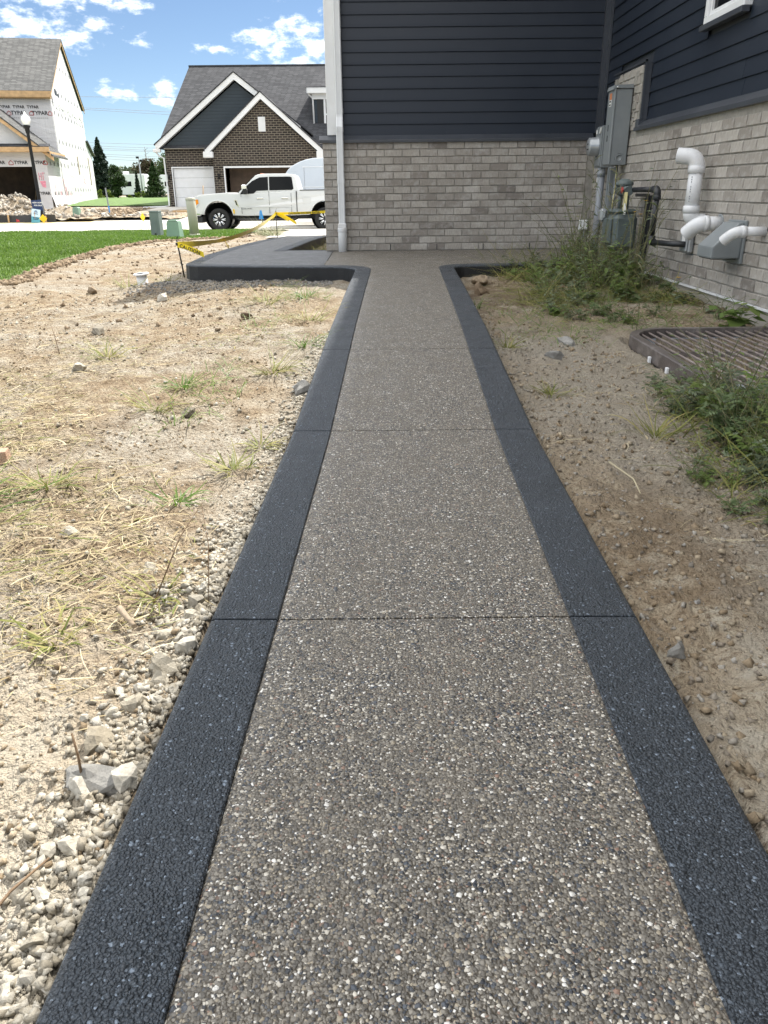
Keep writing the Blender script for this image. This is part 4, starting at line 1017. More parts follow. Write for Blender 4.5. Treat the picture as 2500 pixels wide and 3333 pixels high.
# navy gable of the larger roof
bpx, bpz, bsl = -8.1, 6.55, (6.55-3.30)/4.35
mb = MB(); mb.prism([(-12.45, 3.301), (-3.75, 3.301), (bpx, bpz)], 'y', yL+.02, yL+.2); D(mb, 'navy_gable', M['navy'])
def rake(px, pz, sl, half_l, half_r, y, name, th=.30, dep=.32):
    """white rake boards and soffit of a gable, one mesh each side"""
    for s, half in ((-1, half_l), (1, half_r)):
        mb = MB(); x1 = px+s*half; z1 = pz-half*sl
        mb.prism([(px, pz+.02), (x1, z1+.02), (x1, z1+.02-th), (px, pz+.02-th)], 'y', y-dep, y-dep+.04)
        mb.prism([(px, pz+.02-th+.04), (x1, z1+.02-th+.04), (x1, z1+.02-th), (px, pz+.02-th)], 'y', y-dep+.0405, y+.015)
        D(mb, name, M['white'])
rake(bpx, bpz+.42, bsl, 4.78, 3.6, yL, 'rake_board', .34)
rake(pkx, pkz+.36, .862, 3.30, 3.38, yR, 'rake_board', .32)
# roofs: big gable, small gable, main roof
def gable_roof(px, pz, sl, hl, hr, y0, y1, name, th=.07):
    mb = MB()
    for s, h in ((-1, hl), (1, hr)):
        x1 = px+s*h; z1 = pz-h*sl; mb.prism([(px, pz), (x1, z1), (x1, z1+th), (px, pz+th)], 'y', y0, y1)
    D(mb, name, M['shingle'])
gable_roof(bpx, bpz+.445, bsl, 4.84, 4.2, yL-.36, 55.8, 'gable_roof')
gable_roof(pkx, pkz+.385, .862, 3.36, 3.44, yR-.36, 53.0, 'gable_roof')
RY_, RZ_ = 57.0, 8.38
mb = MB(); mb.add([(-12.85, 48.75, 3.22), (4.0, 48.75, 3.22), (4.0, RY_, RZ_), (-12.3, RY_, RZ_), (-12.85, 65.2, 3.2), (4.0, 65.2, 3.2)], [(0, 1, 2, 3), (3, 2, 5, 4), (0, 3, 4), (1, 5, 2)]); D(mb, 'main_roof', M['shingle'])
mb = MB(); mb.tube([(-12.33, RY_, RZ_+.01), (4.0, RY_, RZ_+.01)], .07, 6); D(mb, 'ridge_cap', M['shingle'])
# gutters, eave returns and spouts
mb = MB(); mb.box(-13.05, -12.62, yL-.33, yL-.05, 3.02, 3.20, .03); D(mb, 'eave_return', M['white'])
mb = MB(); mb.box(-10.0, -9.45, yR-.33, yR-.011, 2.68, 3.0, .03); D(mb, 'eave_return', M['white'])
mb = MB(); mb.box(-3.60, -3.05, yR-.33, yR-.011, 2.62, 2.98, .03); D(mb, 'eave_return', M['white'])
mb = MB(); mb.tube([(-12.9, yL-.2, 3.04), (-12.78, yL-.12, 2.86), (-12.52, yL-.06, 2.72), (-12.50, yL-.05, 1.0), (-12.50, yL-.05, .16), (-12.7, yL-.6, .12), (-13.7, yL-1.3, .1)], .045, 8); D(mb, 'downspout', M['white'])
mb = MB(); mb.tube([(-9.75, yL-.2, 3.06), (-9.72, yL-.14, 2.84), (-9.58, yL-.07, 2.7), (-9.575, yL-.06, .15)], .045, 8); D(mb, 'downspout', M['white'])
mb = MB(); mb.box(-12.46, -9.55, yL-.14, yL-.02, 3.21, 3.3, .02); D(mb, 'gutter', M['white'])
# doors
mb = MB(); mb.box(-12.16, -12.10, yL-.02, yL+.06, G0-.1, 2.26); mb.box(-9.78, -9.72, yL-.02, yL+.06, G0-.1, 2.26); mb.box(-12.0995, -9.7805, yL-.02, yL+.06, 2.2, 2.26); D(mb, 'door_frame', M['white'])
dd = MB()
for i in range(4): dd.box(-12.095, -9.785, yL+.085, yL+.12, G0-.02+i*.53, G0+.50+i*.53, .008)
D(dd, 'garage_door', M['white'])
mb = MB(); mb.box(-8.96, -8.88, yR-.02, yR+.08, G0-.1, 2.24); mb.box(-4.05, -3.97, yR-.02, yR+.08, G0-.1, 2.24); mb.box(-8.8795, -4.0505, yR-.02, yR+.08, 2.15, 2.24); D(mb, 'door_frame', M['white'])
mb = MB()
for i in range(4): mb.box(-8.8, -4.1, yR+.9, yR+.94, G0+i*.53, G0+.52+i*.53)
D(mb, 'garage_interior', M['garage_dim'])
mb = MB(); mb.box(-6.82, -6.42, yR-.03, yR+.02, 4.0, 4.74, .01)
v = D(mb, 'gable_vent', M['white'])
mb = MB()
for i in range(9): mb.box(-6.78, -6.46, yR-.045, yR-.031, 4.05+i*.075, 4.09+i*.075)
mb.build('louvre', M['white'], v)
for x, y in ((-9.25, yR), (-12.33, yL)):
    mb = MB(); mb.box(x-.06, x+.06, y-.14, y-.01, 1.80, 1.86); mb.lathe([(.03, 1.60), (.06, 1.65), (.07, 1.78), (.02, 1.86)], (x, y-.10, 0), n=8); D(mb, 'wall_lantern', M['blackmetal'])
# dormer
mb = MB(); mb.box(-3.92, -1.0, 51.0, 55.5, 3.9, 6.1); dz = D(mb, 'dormer', M['navy'])
mb = MB(); mb.box(-4.25, -.6, 50.6, 51.05, 6.12, 6.45, .03); mb.box(-3.98, -.9, 50.9, 50.998, 5.85, 6.119); D(mb, 'dormer_eave', M['white'])
mb = MB(); mb.add([(-4.3, 50.55, 6.46), (-.5, 50.55, 6.46), (-2.4, 52.5, 7.6), (-2.4, 56.2, 7.6), (-4.3, 55, 6.46), (-.5, 55, 6.46)], [(0, 1, 2), (0, 2, 3, 4), (1, 5, 3, 2)]); D(mb, 'dormer_roof', M['shingle'])
mb = MB(); mb.tube([(-4.15, 50.7, 6.2), (-4.1, 50.8, 6.05), (-3.93, 50.95, 5.9), (-3.9, 50.95, 3.95)], .05, 8); D(mb, 'downspout', M['white'])
wn = MB()
for bx in ((-3.30, -3.18, 4.15, 6.0), (-2.2, -2.08, 4.15, 6.0), (-3.1795, -2.2005, 5.9, 6.0), (-3.1795, -2.2005, 4.15, 4.25), (-3.1795, -2.2005, 5.02, 5.10), (-2.75, -2.69, 4.251, 5.019)): wn.box(bx[0], bx[1], 50.93, 50.99, bx[2], bx[3])
wo = D(wn, 'window', M['white'])
mb = MB(); mb.quad((-3.18, 50.985, 4.2), (-2.2, 50.985, 4.2), (-2.2, 50.985, 5.95), (-3.18, 50.985, 5.95)); mb.build('pane', M['glass'], wo)
mb = MB(); mb.box(-3.68, -3.32, 50.95, 50.995, 4.25, 5.85); D(mb, 'shutter', M['blackplastic'])

# ---- unfinished house wrapped in white sheeting, turned 11.5 degrees
TH = R_(11.5)
ty = empty('unfinished_house', (-18.98, 48.0, .26), TH, 'unfinished house wrapped in white printed sheeting with open garage', 'house')
def Y_(mb, name, mat, parent=ty, **kw): return mb.build(name, mat, parent, **kw)
# local frame: u = x (right +), s = y (back +), z above the floor (world z - .26)
zo = .26
gw = 5.6
mb = MB(); mb.box(-.72, 0, 0, .15, -.4, 2.92); mb.box(-gw, -.7205, 0, .15, 2.06, 2.92); mb.box(-gw, -gw+.5, 0, .15, -.4, 2.0595); mb.prism([(-.10, 2.9205), (-gw-.0, 2.9205), (-2.85, 5.1)], 'y', .02, .15); Y_(mb, 'garage_front', M['wrap'])
mb = MB(); mb.box(-.12, 0, .1505, 8.4, -.35, 2.95); Y_(mb, 'garage_side', M['wrap'])
mb = MB(); mb.box(-9, 0, 4.49, 4.6, 2.4, 6.14); Y_(mb, 'upper_front', M['wrap'])
mb = MB(); mb.prism([(4.6005, -.3), (17.4, -.12), (17.4, 6.14), (11.2, 9.72), (4.6005, 6.14)], 'x', -.10, .02); Y_(mb, 'side_wall', M['wrap'])
mb = MB(); mb.prism([(17.401, -.12), (19.6, -.12), (19.6, 3.45), (17.401, 4.1)], 'x', -.12, -.01); Y_(mb, 'rear_wing_wall', M['wrap'])
mb = MB(); mb.box(-9, -.13, 4.7, 17.3, -.3, 6.0); Y_(mb, 'inner_frame', M['dark_in'])
mb = MB(); mb.box(-.07, .03, 8.4, 19.6, -.45, -.13); Y_(mb, 'foundation', M['concrete_dim'])
# hanging lower edge of the sheeting
mb = MB(); vs = []; n = 40
for i in range(n+1):
    s = .0+8.4*i/n; vs += [(.012, s, .55), (.10+.05*math.sin(i*1.3), s, .22+.04*math.sin(i*.9)), (.16+.10*math.sin(i*1.7), s, -.12+.08*math.sin(i*2.3))]
mb.add(vs, [(3*i+k, 3*i+k+1, 3*i+k+4, 3*i+k+3) for i in range(n) for k in range(2)], True); Y_(mb, 'loose_skirt', M['wrap'])
mb = MB(); vs = []
for i in range(n+1):
    s = 5+12.2*i/n; vs += [(.024, s, 6.35-.02*i*.0), (.07+.045*math.sin(i*1.1), s, 5.9+.12*math.sin(i*.5)), (.028+.03*math.sin(i*1.9), s, 5.55+.1*math.sin(i*.8))]
mb.add(vs, [(3*i+k, 3*i+k+1, 3*i+k+4, 3*i+k+3) for i in range(n) for k in range(2)], True); Y_(mb, 'loose_fold', M['wrap'])
# printed house-shaped marks, row by row
mk = MB()
def mark(s, z, h=.26):
    w = h*.42; x = .034
    mk.add([(x, s-w, z), (x, s+w, z), (x, s+w, z+h*.55), (x, s, z+h), (x, s-w, z+h*.55)], [(0, 1, 2, 3, 4)])
for z, s0, s1, st in ((8.1, 8.6, 13.6, 1.2), (6.45, 5.3, 16.2, 1.25), (5.22, 5.3, 16.9, 1.25), (3.62, 5.4, 16.9, 1.25), (2.26, 1.2, 8.0, 1.2), (2.44, 8.9, 16.9, 1.2), (.66, 1.1, 7.7, 1.2), (.85, 8.8, 17.2, 1.2)):
    s = s0
    while s <= s1: mark(s+random.uniform(-.1, .1), z-.1); s += st
o = Y_(mk, 'printed_marks', M['wrap_mark'], fix=False); o['kind'] = 'stuff'
bl = MB()
for s, z, w, h in ((6.6, 6.3, .5, .35), (7.0, 6.1, .25, .5), (7.5, 6.25, .45, .2)): bl.box(.035, .038, s-w/2, s+w/2, z, z+h)
Y_(bl, 'torn_patch', M['blackplastic'])
pk = MB()
for s, z, w, h in ((1.6, .5, .16, .7), (3.2, .3, .3, .5), (4.7, .4, .18, 1.1), (5.3, .35, .3, .7), (6.6, .35, .2, .4), (13.6, 1.3, .5, .12), (13.5, 1.45, .15, .35)): pk.prism([(s-w, z+h), (s-w*.6, z+h), (s+w, z), (s+w*.4, z)], 'x', .036, .039)
o = Y_(pk, 'pink_spray', M['pink'])
for x0_, z0_, x1_, z1_ in ((-.52, 1.35, -.50, 1.75), (-.40, 1.35, -.39, 1.73), (-.52, 1.55, -.39, 1.56), (-.30, 1.36, -.29, 1.74), (-.34, 1.74, -.18, 1.72)):
    pks = MB(); pks.tube([(x0_, -.010, z0_), (x1_, -.010, z1_)], .018, 5); Y_(pks, 'pink_stroke', M['pink'])
pkb = MB(); pkb.prism([(-.52, 1.3), (-.20, 1.32), (-.22, .95), (-.40, 1.0)], 'y', -.012, -.006); Y_(pkb, 'pink_smear', M['pink'])
lettering('TYPAR', .24, M['ink'], ty, (-1.36, -.012, 2.27), (math.pi/2, 0, 0), .006); lettering('TYPAR', .24, M['ink'], ty, (-2.55, -.012, 2.27), (math.pi/2, 0, 0), .006); lettering('TYPAR', .24, M['ink'], ty, (-.40, -.012, 2.27), (math.pi/2, 0, 0), .006); lettering('TYPAR', .22, M['ink'], ty, (-.38, -.012, .65), (math.pi/2, 0, 0), .006)
for u in (-.70, -1.9, -3.1): lettering('TYPAR', .30, M['ink'], ty, (u, 4.478, 5.13), (math.pi/2, 0, R_(0)), .006)
for u in (-.75, -1.55, -2.35, -3.1): lettering('TYPAR', .22, M['ink'], ty, (u-.3, 4.478, 5.45), (math.pi/2, 0, 0), .006)
ic = MB()
def house_icon(u, y, z, h=.22):
    w = h*.5; t = .03
    for a, b in (((u-w, z), (u-w, z+h*.55)), ((u-w, z+h*.55), (u, z+h)), ((u, z+h), (u+w, z+h*.55)), ((u+w, z+h*.55), (u+w, z)), ((u+w, z), (u-w, z))):
        ic.tube([(a[0], y, a[1]), (b[0], y, b[1])], t/2, 4)
for u in (-1.88, -.06, -3.05): house_icon(u, -.012, 2.16)
for u in (-1.18, -2.45, -.12): house_icon(u, 4.478, 5.02)
o = Y_(ic, 'logo_outline', M['red'])
mb = MB()
for i in range(26): mb.box(-3.3+i*.118, -3.3+i*.118+.085, 4.476, 4.484, 4.86, 4.875); mb.box(-3.3+i*.118, -3.3+i*.118+.085, 4.476, 4.484, 5.86, 5.88)
o = Y_(mb, 'small_print', M['ink']); o['kind'] = 'stuff'
# roofs with bare timber fascia
def yroof(poly_a, th, name, axis, a0, a1, mat):
    mb = MB(); mb.prism(poly_a, axis, a0, a1); return Y_(mb, name, mat)
mb = MB(); e0, e1, pz = 4.15, 17.85, 9.95
mb.prism([(e0, 6.2), (11.2, pz), (11.2, pz+.1), (e0, 6.3)], 'x', -9.4, .18); mb.prism([(e1, 6.35), (11.2, pz), (11.2, pz+.1), (e1, 6.45)], 'x', -9.4, .18); Y_(mb, 'main_roof', M['shingle_b'])
mb = MB(); mb.box(-9.4, .17, 4.05, 4.145, 5.95, 6.27); mb.box(-9.4, .10, 4.1455, 4.488, 5.90, 5.95); Y_(mb, 'front_fascia', M['wood'])
mb = MB(); mb.prism([(e0, 6.02), (11.2, pz-.18), (11.2, pz-.001), (e0, 6.199)], 'x', .11, .15); mb.prism([(e1, 6.17), (11.2, pz-.18), (11.2, pz-.001), (e1, 6.349)], 'x', .11, .15); Y_(mb, 'rake_fascia', M['wood'])
# garage gable roof in front
gs = .80; gp = -2.85; gpz = 5.22
for s in (-1, 1):
    mb = MB(); x1 = gp+s*3.35; z1 = gpz-3.35*gs; mb.prism([(gp, gpz), (x1, z1), (x1, z1+.09), (gp, gpz+.09)], 'y', -.45, 4.48); Y_(mb, 'garage_roof', M['shingle_b'])
    mb = MB(); mb.prism([(gp, gpz-.22), (x1, z1-.22), (x1, z1-.001), (gp, gpz-.001)], 'y', -.42, -.36); Y_(mb, 'rake_fascia', M['wood'])
mb = MB(); mb.prism([(-.50, 2.98), (.0, 3.14), (.0, 3.24), (-.50, 3.08)], 'x', -gw, .34); Y_(mb, 'pent_roof', M['shingle'])
mb = MB(); mb.box(-gw, .36, -.55, -.501, 2.80, 3.05); mb.box(-gw, .28, -.5005, -.002, 2.80, 2.84); mb.box(.34, .38, -.5, 4.4, 2.62, 2.83); Y_(mb, 'eave_fascia', M['wood'])
mb = MB(); mb.prism([(17.0, 4.2), (20.0, 3.3), (20.0, 3.4), (17.0, 4.3)], 'x', -6, .2); Y_(mb, 'rear_roof', M['shingle_b'])
for s, z0_, z1_ in ((11.7, 1.85, 3.0), (17.0, 1.2, 3.1)):
    mb = MB(); mb.box(.023, .05, s-.14, s+.14, z0_, z1_); Y_(mb, 'window_slot', M['wood_dk'])
# studs and clutter seen inside the garage
mb = MB(); mb.box(-gw, -.73, 5.5, 5.6, -.3, 3); mb.box(-gw, -.73, .2, 5.4, -.3, -.2); Y_(mb, 'garage_back_wall', M['dark_in'])
for u in (-1.0, -1.5, -2.1, -2.6, -3.2):
    mb = MB(); mb.box(u-.04, u+.04, 4.9+.1*random.random(), 5.1, -.2, 2.9); Y_(mb, 'stud', M['stud'])
mb = MB(); mb.tube([(-1.1, 3.5, 2.2), (-1.9, 4.6, -.1)], .05, 6); Y_(mb, 'brace', M['stud'])

# ================================================================== VEHICLES
def pickup():
    t = empty('pickup_truck', (-6.2, 31.5, -.48), 0, 'white crew cab pickup truck with chrome mirrors parked on the street', 'pickup truck')
    # local: x along the truck (front at -), y = 0 near side, z from the ground; built facing -x
    WB, FX = 4.06, -.04
    L0, L1 = -1.02, 5.30          # bumper to tailgate, front axle at x = 0
    wd = 2.03
    z_sill, z_belt, z_roof = .62, 1.36, 2.00
    def loft(secs, name, mat, smooth=True):
        pass
    # lower body side silhouette with wheel arches, extruded with tumble-home
    def arch(cx, r, z0, a0=180, a1=0, n=11): return [(cx+r*math.cos(R_(a0+(a1-a0)*i/(n-1))), z0+r*math.sin(R_(a0+(a1-a0)*i/(n-1)))) for i in range(n)]
    sil = [(-.90, .62), (-.56, .60)] + arch(0, .56, .52, 172, 8) + [(.57, .56), (1.0, .54), (2.9, .54), (WB-.57, .56)] + arch(WB, .54, .52, 172, 8) + [(WB+.56, .60), (L1, .66), (L1, 1.42), (3.10, 1.42), (3.06, 1.40), (.95, 1.34), (.50, 1.345), (.40, 1.37), (-.60, 1.30), (-.82, 1.25), (-.90, 1.14), (-.93, .95)]
    def side_shell(sil, inset, name, mat):
        mb = MB(); n = len(sil)
        rings = []
        for k, (yy, shrink, top) in enumerate(((inset+.10, .97, 0), (inset+.02, 1, 0), (inset, 1, 0))): pass
        cx = 2.0; cz = 1.0
        ys = [(0.09, .030), (0.02, .008), (0.0, .0)]
        def zin(x, z, a): return z
        def yoff(z): return .0 + (.05*((z-.95)/.45)**2 if z > .95 else .03*((.95-z)/.4)**2)
        V = []
        for (x, z) in sil: V.append((x, yoff(z), z))
        for (x, z) in sil: V.append((x, wd-yoff(z), z))
        F = [list(range(n))[::-1], [n+i for i in range(n)]] + [(i, (i+1) % n, n+(i+1) % n, n+i) for i in range(n)]
        mb.add(V, F); return mb
    body = side_shell(sil, 0, 'body', None).build('body', M['carpaint'], t, bevel=.022)
    # cab
    cabs = [(.78, 1.335), (3.06, 1.395), (3.10, 1.42), (2.98, 1.90), (2.86, 1.985), (2.55, 2.01), (1.75, 2.01), (1.55, 1.985), (1.46, 1.95)]
    def cab_y(z): return .05+.17*(z-1.33)/.68
    mb = MB(); n = len(cabs)
    V = [(x, cab_y(z), z) for x, z in cabs] + [(x, wd-cab_y(z), z) for x, z in cabs]
    mb.add(V, [list(range(n))[::-1], [n+i for i in range(n)]] + [(i, (i+1) % n, n+(i+1) % n, n+i) for i in range(n)]); mb.build('cab', M['carpaint'], t, bevel=.03)
    # side glass, front and rear
    def pane(poly, name, mat, off=-.012):
        mb = MB(); mb.add([(x, cab_y(z)+off, z) for x, z in poly], [tuple(range(len(poly)))]); mb.build(name, mat, t)
        mb = MB(); mb.add([(x, wd-cab_y(z)-off, z) for x, z in poly], [tuple(range(len(poly)))[::-1]]); mb.build(name, mat, t)
    pane([(.86, 1.30), (1.38, 1.32), (1.50, 1.42), (1.94, 1.43), (1.94, 1.90), (1.62, 1.885), (1.34, 1.76), (1.00, 1.50)], 'front_side_glass', M['glass'])
    pane([(1.98, 1.43), (2.84, 1.44), (2.90, 1.48), (2.84, 1.88), (2.76, 1.905), (1.98, 1.905)], 'rear_side_glass', M['glass'])
    mb = MB(); mb.add([(.80, .17, 1.37), (.80, wd-.17, 1.37), (1.45, wd-.27, 1.93), (1.45, .27, 1.93)], [(0, 1, 2, 3)]); mb.v = [(x-.02, y, z+.02) for x, y, z in mb.v]; mb.build('windscreen', M['glass'], t)
    mb = MB(); mb.box(.80, 1.44, .12, .19, 1.36, 1.37)
    # pillars line (B pillar) and door cut lines
    for x in (.90, 1.96, 2.80):
        z1 = 1.33 if x != 1.96 else 1.41
        mb = MB(); mb.box(x-.006, x+.006, -.004, .02, .62, z1); mb.v = [(a, (.0 if c < 1.0 else .03)+b, c) for a, b, c in mb.v]; mb.build('door_seam', M['blackplastic'], t)
    mb = MB(); mb.box(2.99, 3.02, -.002, .06, .60, 1.40); mb.build('bed_gap', M['blackplastic'], t)
    mb = MB(); mb.box(3.12, L1-.02, .03, .10, 1.415, 1.445, .008); mb.build('bed_rail', M['blackplastic'], t)
    for x in (1.62, 2.56):
        mb = MB(); mb.box(x-.13, x+.13, -.028, -.002, 1.13, 1.175, .01); mb.build('door_handle', M['chrome'], t)
    mb = MB(); mb.box(3.25, 3.53, -.004, .012, .95, 1.16, .003); mb.build('fuel_door', M['carpaint'], t)
    # fender vent, badge, lamps, grille, bumpers
    mb = MB(); mb.prism([(.62, 1.12), (.73, 1.10), (.80, .86), (.70, .90)], 'y', -.012, .02); fv = mb.build('fender_vent', M['chrome'], t)
    mb = MB(); mb.prism([(.65, 1.09), (.71, 1.08), (.755, .91), (.70, .93)], 'y', -.016, -.0125); mb.build('vent_insert', M['blackplastic'], fv)
    lettering('POWER STROKE', .055, M['blackplastic'], t, (1.08, -.003, .79), (math.pi/2, 0, 0), 0, 'door_badge')
    mb = MB(); mb.prism([(-.95, 1.17), (-.72, 1.16), (-.70, .98), (-.80, .86), (-.95, .84)], 'y', -.01, .30); hl = mb.build('headlight', M['lens'], t, bevel=.015)
    mb = MB(); mb.prism([(-.84, 1.14), (-.74, 1.13), (-.72, 1.0), (-.82, .93)], 'y', -.016, .05); mb.build('turn_lens', M['amber'], hl)
    mb = MB(); mb.prism([(-.95, 1.17), (-.72, 1.16), (-.70, .98), (-.80, .86), (-.95, .84)], 'y', wd-.30, wd+.01); mb.build('headlight', M['lens'], t, bevel=.015)
    mb = MB(); mb.box(-.99, -.905, .31, wd-.31, .74, 1.20, .02); mb.build('grille', M['chrome'], t)
    mb = MB(); mb.box(-1.06, -.66, .02, wd-.02, .54, .74, .05); mb.build('front_bumper', M['chrome'], t)
    mb = MB(); mb.box(-1.0, -.62, .08, wd-.08, .30, .53, .04); mb.build('air_dam', M['blackplastic'], t)
    mb = MB(); mb.box(L1+.0, L1+.16, .03, wd-.03, .55, .75, .04); mb.build('rear_bumper', M['chrome'], t)
    mb = MB(); mb.box(L1-.06, L1+.012, -.008, .08, 1.0, 1.35, .01); mb.build('tail_light', M['red'], t)
    for i in range(5): mb = MB(); mb.box(1.62, 1.70, .45+i*.26, .57+i*.26, 2.0, 2.03, .01); mb.build('roof_marker', M['orange_label'], t)
    mb = MB(); mb.tube([(.70, .12, .44), (.78, .02, .40), (2.9, .02, .40), (2.98, .12, .44)], .05, 8); mb.build('side_step', M['blackplastic'], t)
    mb = MB(); mb.box(-.5, 5.0, .35, wd-.35, .40, .62); mb.box(.5, 3.4, .25, wd-.25, .45, .60); mb.build('chassis', M['blackplastic'], t)
    # mirrors
    for side in (0, 1):
        def my(y): return y if side == 0 else wd-y
        mb = MB(); mb.box(1.02, 1.20, min(my(-.32), my(-.10)), max(my(-.32), my(-.10)), 1.30, 1.50, .03); mi = mb.build('mirror', M['blackplastic'], t)
        mb = MB(); mb.box(.99, 1.18, min(my(-.335), my(-.09)), max(my(-.335), my(-.09)), 1.46, 1.64, .04); mb.build('mirror_cap', M['chrome'], mi)
        mb = MB(); mb.tube([(1.12, my(-.12), 1.40), (1.10, my(.08), 1.38)], .03, 6); mb.build('mirror_arm', M['blackplastic'], mi)
    mb = MB(); mb.tube([(-.55, .12, 1.31), (-.52, .12, 1.62)], .018, 6); mb.build('aerial', M['wood'], t)
    for cx, rr in ((0, .575), (WB, .555)):
        for yy in (-.012, wd-.018):
            mb = MB(); mb.tube([(cx+rr*math.cos(R_(a)), yy+.015, .52+rr*math.sin(R_(a))) for a in range(4, 177, 12)], .028, 6); mb.build('arch_lip', M['carpaint'], t)
    for yy in (-.006, wd-.004): mb = MB(); mb.box(.66, 2.93, yy, yy+.01, .84, .87, .003); mb.build('body_crease', M['carpaint'], t)
    # wheel housings
    for cx in (0, WB):
        mb = MB(); mb.lathe([(.53, .02), (.53, .5), (0, .5)], (cx, 0, .50), 'y', 20); mb.build('wheel_well', M['blackplastic'], t); mb = MB(); mb.lathe([(.53, wd-.02), (.53, wd-.5), (0, wd-.5)], (cx, 0, .50), 'y', 20); mb.build('wheel_well', M['blackplastic'], t)
        for y0, sg in ((.0, -1), (wd, 1)):
            r = .41
            w = empty('wheel', (cx, y0+(-sg)*.02, r)); w.parent = t
            mb = MB(); s_ = -sg
            prof = [(.25, s_*.03), (.30, s_*.0), (.38, s_*.005), (.405, s_*.03), (.41, s_*.08), (.41, s_*.22), (.39, s_*.27), (.25, s_*.28)]
            mb.lathe(prof, (0, 0, 0), 'y', 28); mb.build('tyre', M['tyre'], w)
            mb = MB(); mb.lathe([(.262, s_*.02), (.262, s_*.05), (.235, s_*.06), (.23, s_*.24), (0, s_*.24)], (0, 0, 0), 'y', 24); rim = mb.build('rim', M['chrome'], w)
            mb = MB(); mb.lathe([(0, s_*.118), (.21, s_*.118), (.228, s_*.13)], (0, 0, 0), 'y', 20); mb.build('rim_barrel', M['blackplastic'], w)
            for k in range(8):
                a = 2*math.pi*k/8; mb = MB(); c, s = math.cos(a), math.sin(a)
                for q in (-.11, .11):
                    c2, s2 = math.cos(a+q), math.sin(a+q)
                    mb.tube([(c*.05, s_*.05, s*.05), (c2*.15, s_*.045, s2*.15), (c2*.245, s_*.035, s2*.245)], [.022, .017, .02], 6)
                mb.build('spoke', M['chrome'], w)
            mb = MB(); mb.lathe([(.07, s_*.08), (.07, s_*.03), (.05, s_*.015), (0, s_*.012)], (0, 0, 0), 'y', 14); mb.build('hub_cap', M['blackplastic'], w)
    mb = MB(); mb.box(.56, .62, -.02, .06, .62, .78, .01); mb.build('side_marker', M['yellow'], t)
    return t
pickup()
def van():
    t = empty('cargo_van', (-4.0, 35.0, -.5), 0, 'tall white enclosed cargo trailer with rounded nose behind the pickup', 'trailer')
    # rounded-nose box trailer, nose at -x
    prof = [(-.05, .55), (-.10, 1.0), (-.08, 1.6)] + [(1.5-1.58*math.cos(R_(a)), 1.75+.93*math.sin(R_(a))) for a in (8, 20, 32, 44, 56, 68, 80, 90)] + [(6.5, 2.70), (6.6, 2.6), (6.6, .55)]
    mb = MB(); mb.prism(prof, 'y', 0, 2.2); mb.build('body', M['van'], t, bevel=.04)
    for z in (.95, 1.55, 2.32):
        mb = MB(); mb.box(.75, 6.55, -.012, -.001, z, z+.025); mb.build('rub_strip', M['white'], t)
    for x in (.82, 3.4): mb = MB(); mb.box(x-.008, x+.008, -.006, .0, .6, 2.62 if x > 1 else 2.32); mb.build('seam', M['conduit'], t)
    mb = MB(); mb.box(2.1, 4.7, -.12, .1, .55, .98, .03); mb.build('fender', M['white'], t)
    mb = MB(); mb.box(-1.3, .2, 1.05, 1.15, .45, .55); mb.box(.0, 6.5, .3, 1.9, .42, .545); mb.build('hitch_frame', M['blackplastic'], t)
    for x in (2.9, 3.8):
        for y in (.02, 1.95): mb = MB(); mb.lathe([(0, 0), (.2, 0), (.34, .02), (.36, .06), (.36, .2), (.2, .22), (0, .22)], (x, y, .36), 'y', 20); mb.build('wheel', M['tyre'], t)
    mb = MB(); mb.tube([(-1.2, 1.1, .5), (-1.2, 1.1, .02)], .04, 8); mb.build('jack', M['galv'], t)
van()
def camper(x, y, L, label, name='camper_trailer', hgt=2.5):
    g0 = gb(x, y); t = empty(name, (x, y, g0), 0, label, 'camper', 'campers parked beyond the lawn')
    mb = MB(); mb.prism([(0, .4), (L, .4), (L, hgt-.1), (L-.3, hgt), (.5, hgt), (.0, hgt-.5)], 'y', 0, 2.3); mb.build('body', M['white'], t, bevel=.04)
    for k, (a, b) in enumerate(((.18, .28), (.42, .58), (.74, .8))):
        mb = MB(); mb.box(L*a, L*b, -.02, -.001, 1.25 if k != 2 else .7, 1.75 if k != 2 else 1.9, .01); mb.build('window' if k != 2 else 'door', M['glass'] if k != 2 else M['conduit'], t)
    mb = MB(); mb.box(L*.3, L*.42, .7, 1.6, hgt+.001, hgt+.28, .05); mb.build('roof_unit', M['white'], t)
    for a in (.45, .6): mb = MB(); mb.lathe([(0, 0), (.33, .02), (.33, .2), (0, .22)], (L*a, .05, .33), 'y', 14); mb.build('wheel', M['tyre'], t)
camper(-29.5, 92, 3.6, 'white camper trailer behind the young bushy tree'); camper(-26.2, 98, 5.0, 'white camper trailer with dark windows beyond the lawn'); camper(-22.5, 95, 3.4, 'white camper half hidden behind the conifer by the dark house')

# ================================================================== STREET FURNITURE AND SITE CLUTTER
lp_ = empty('street_lamp', (-16.45, 40.0, -.22), 0, 'black street lamp post with white acorn globe by the dirt pile', 'street lamp')
mb = MB(); mb.lathe([(0, 0), (.22, 0), (.22, .05), (.16, .12), (.15, .55), (.11, .65), (.085, .8), (.07, 3.7), (.10, 3.8), (.11, 3.95), (.16, 4.02), (.15, 4.08), (0, 4.08)], n=16); mb.build('post', M['blackmetal'], lp_)
mb = MB(); mb.lathe([(.12, 4.081), (.19, 4.22), (.21, 4.34), (.17, 4.44), (.10, 4.48), (.06, 4.55), (.02, 4.64), (0, 4.66)], n=16); mb.build('globe', M['globe'], lp_)
sd = empty('for_sale_sign', (-16.1, 38.9, -.34), 0, 'navy yard sign about a new home leaning beside the street lamp', 'yard sign')
mb = MB(); mb.box(-.24, .24, 0, .015, .50, .98); mb.build('board', M['signblue'], sd, rot=(0, R_(-4), 0))
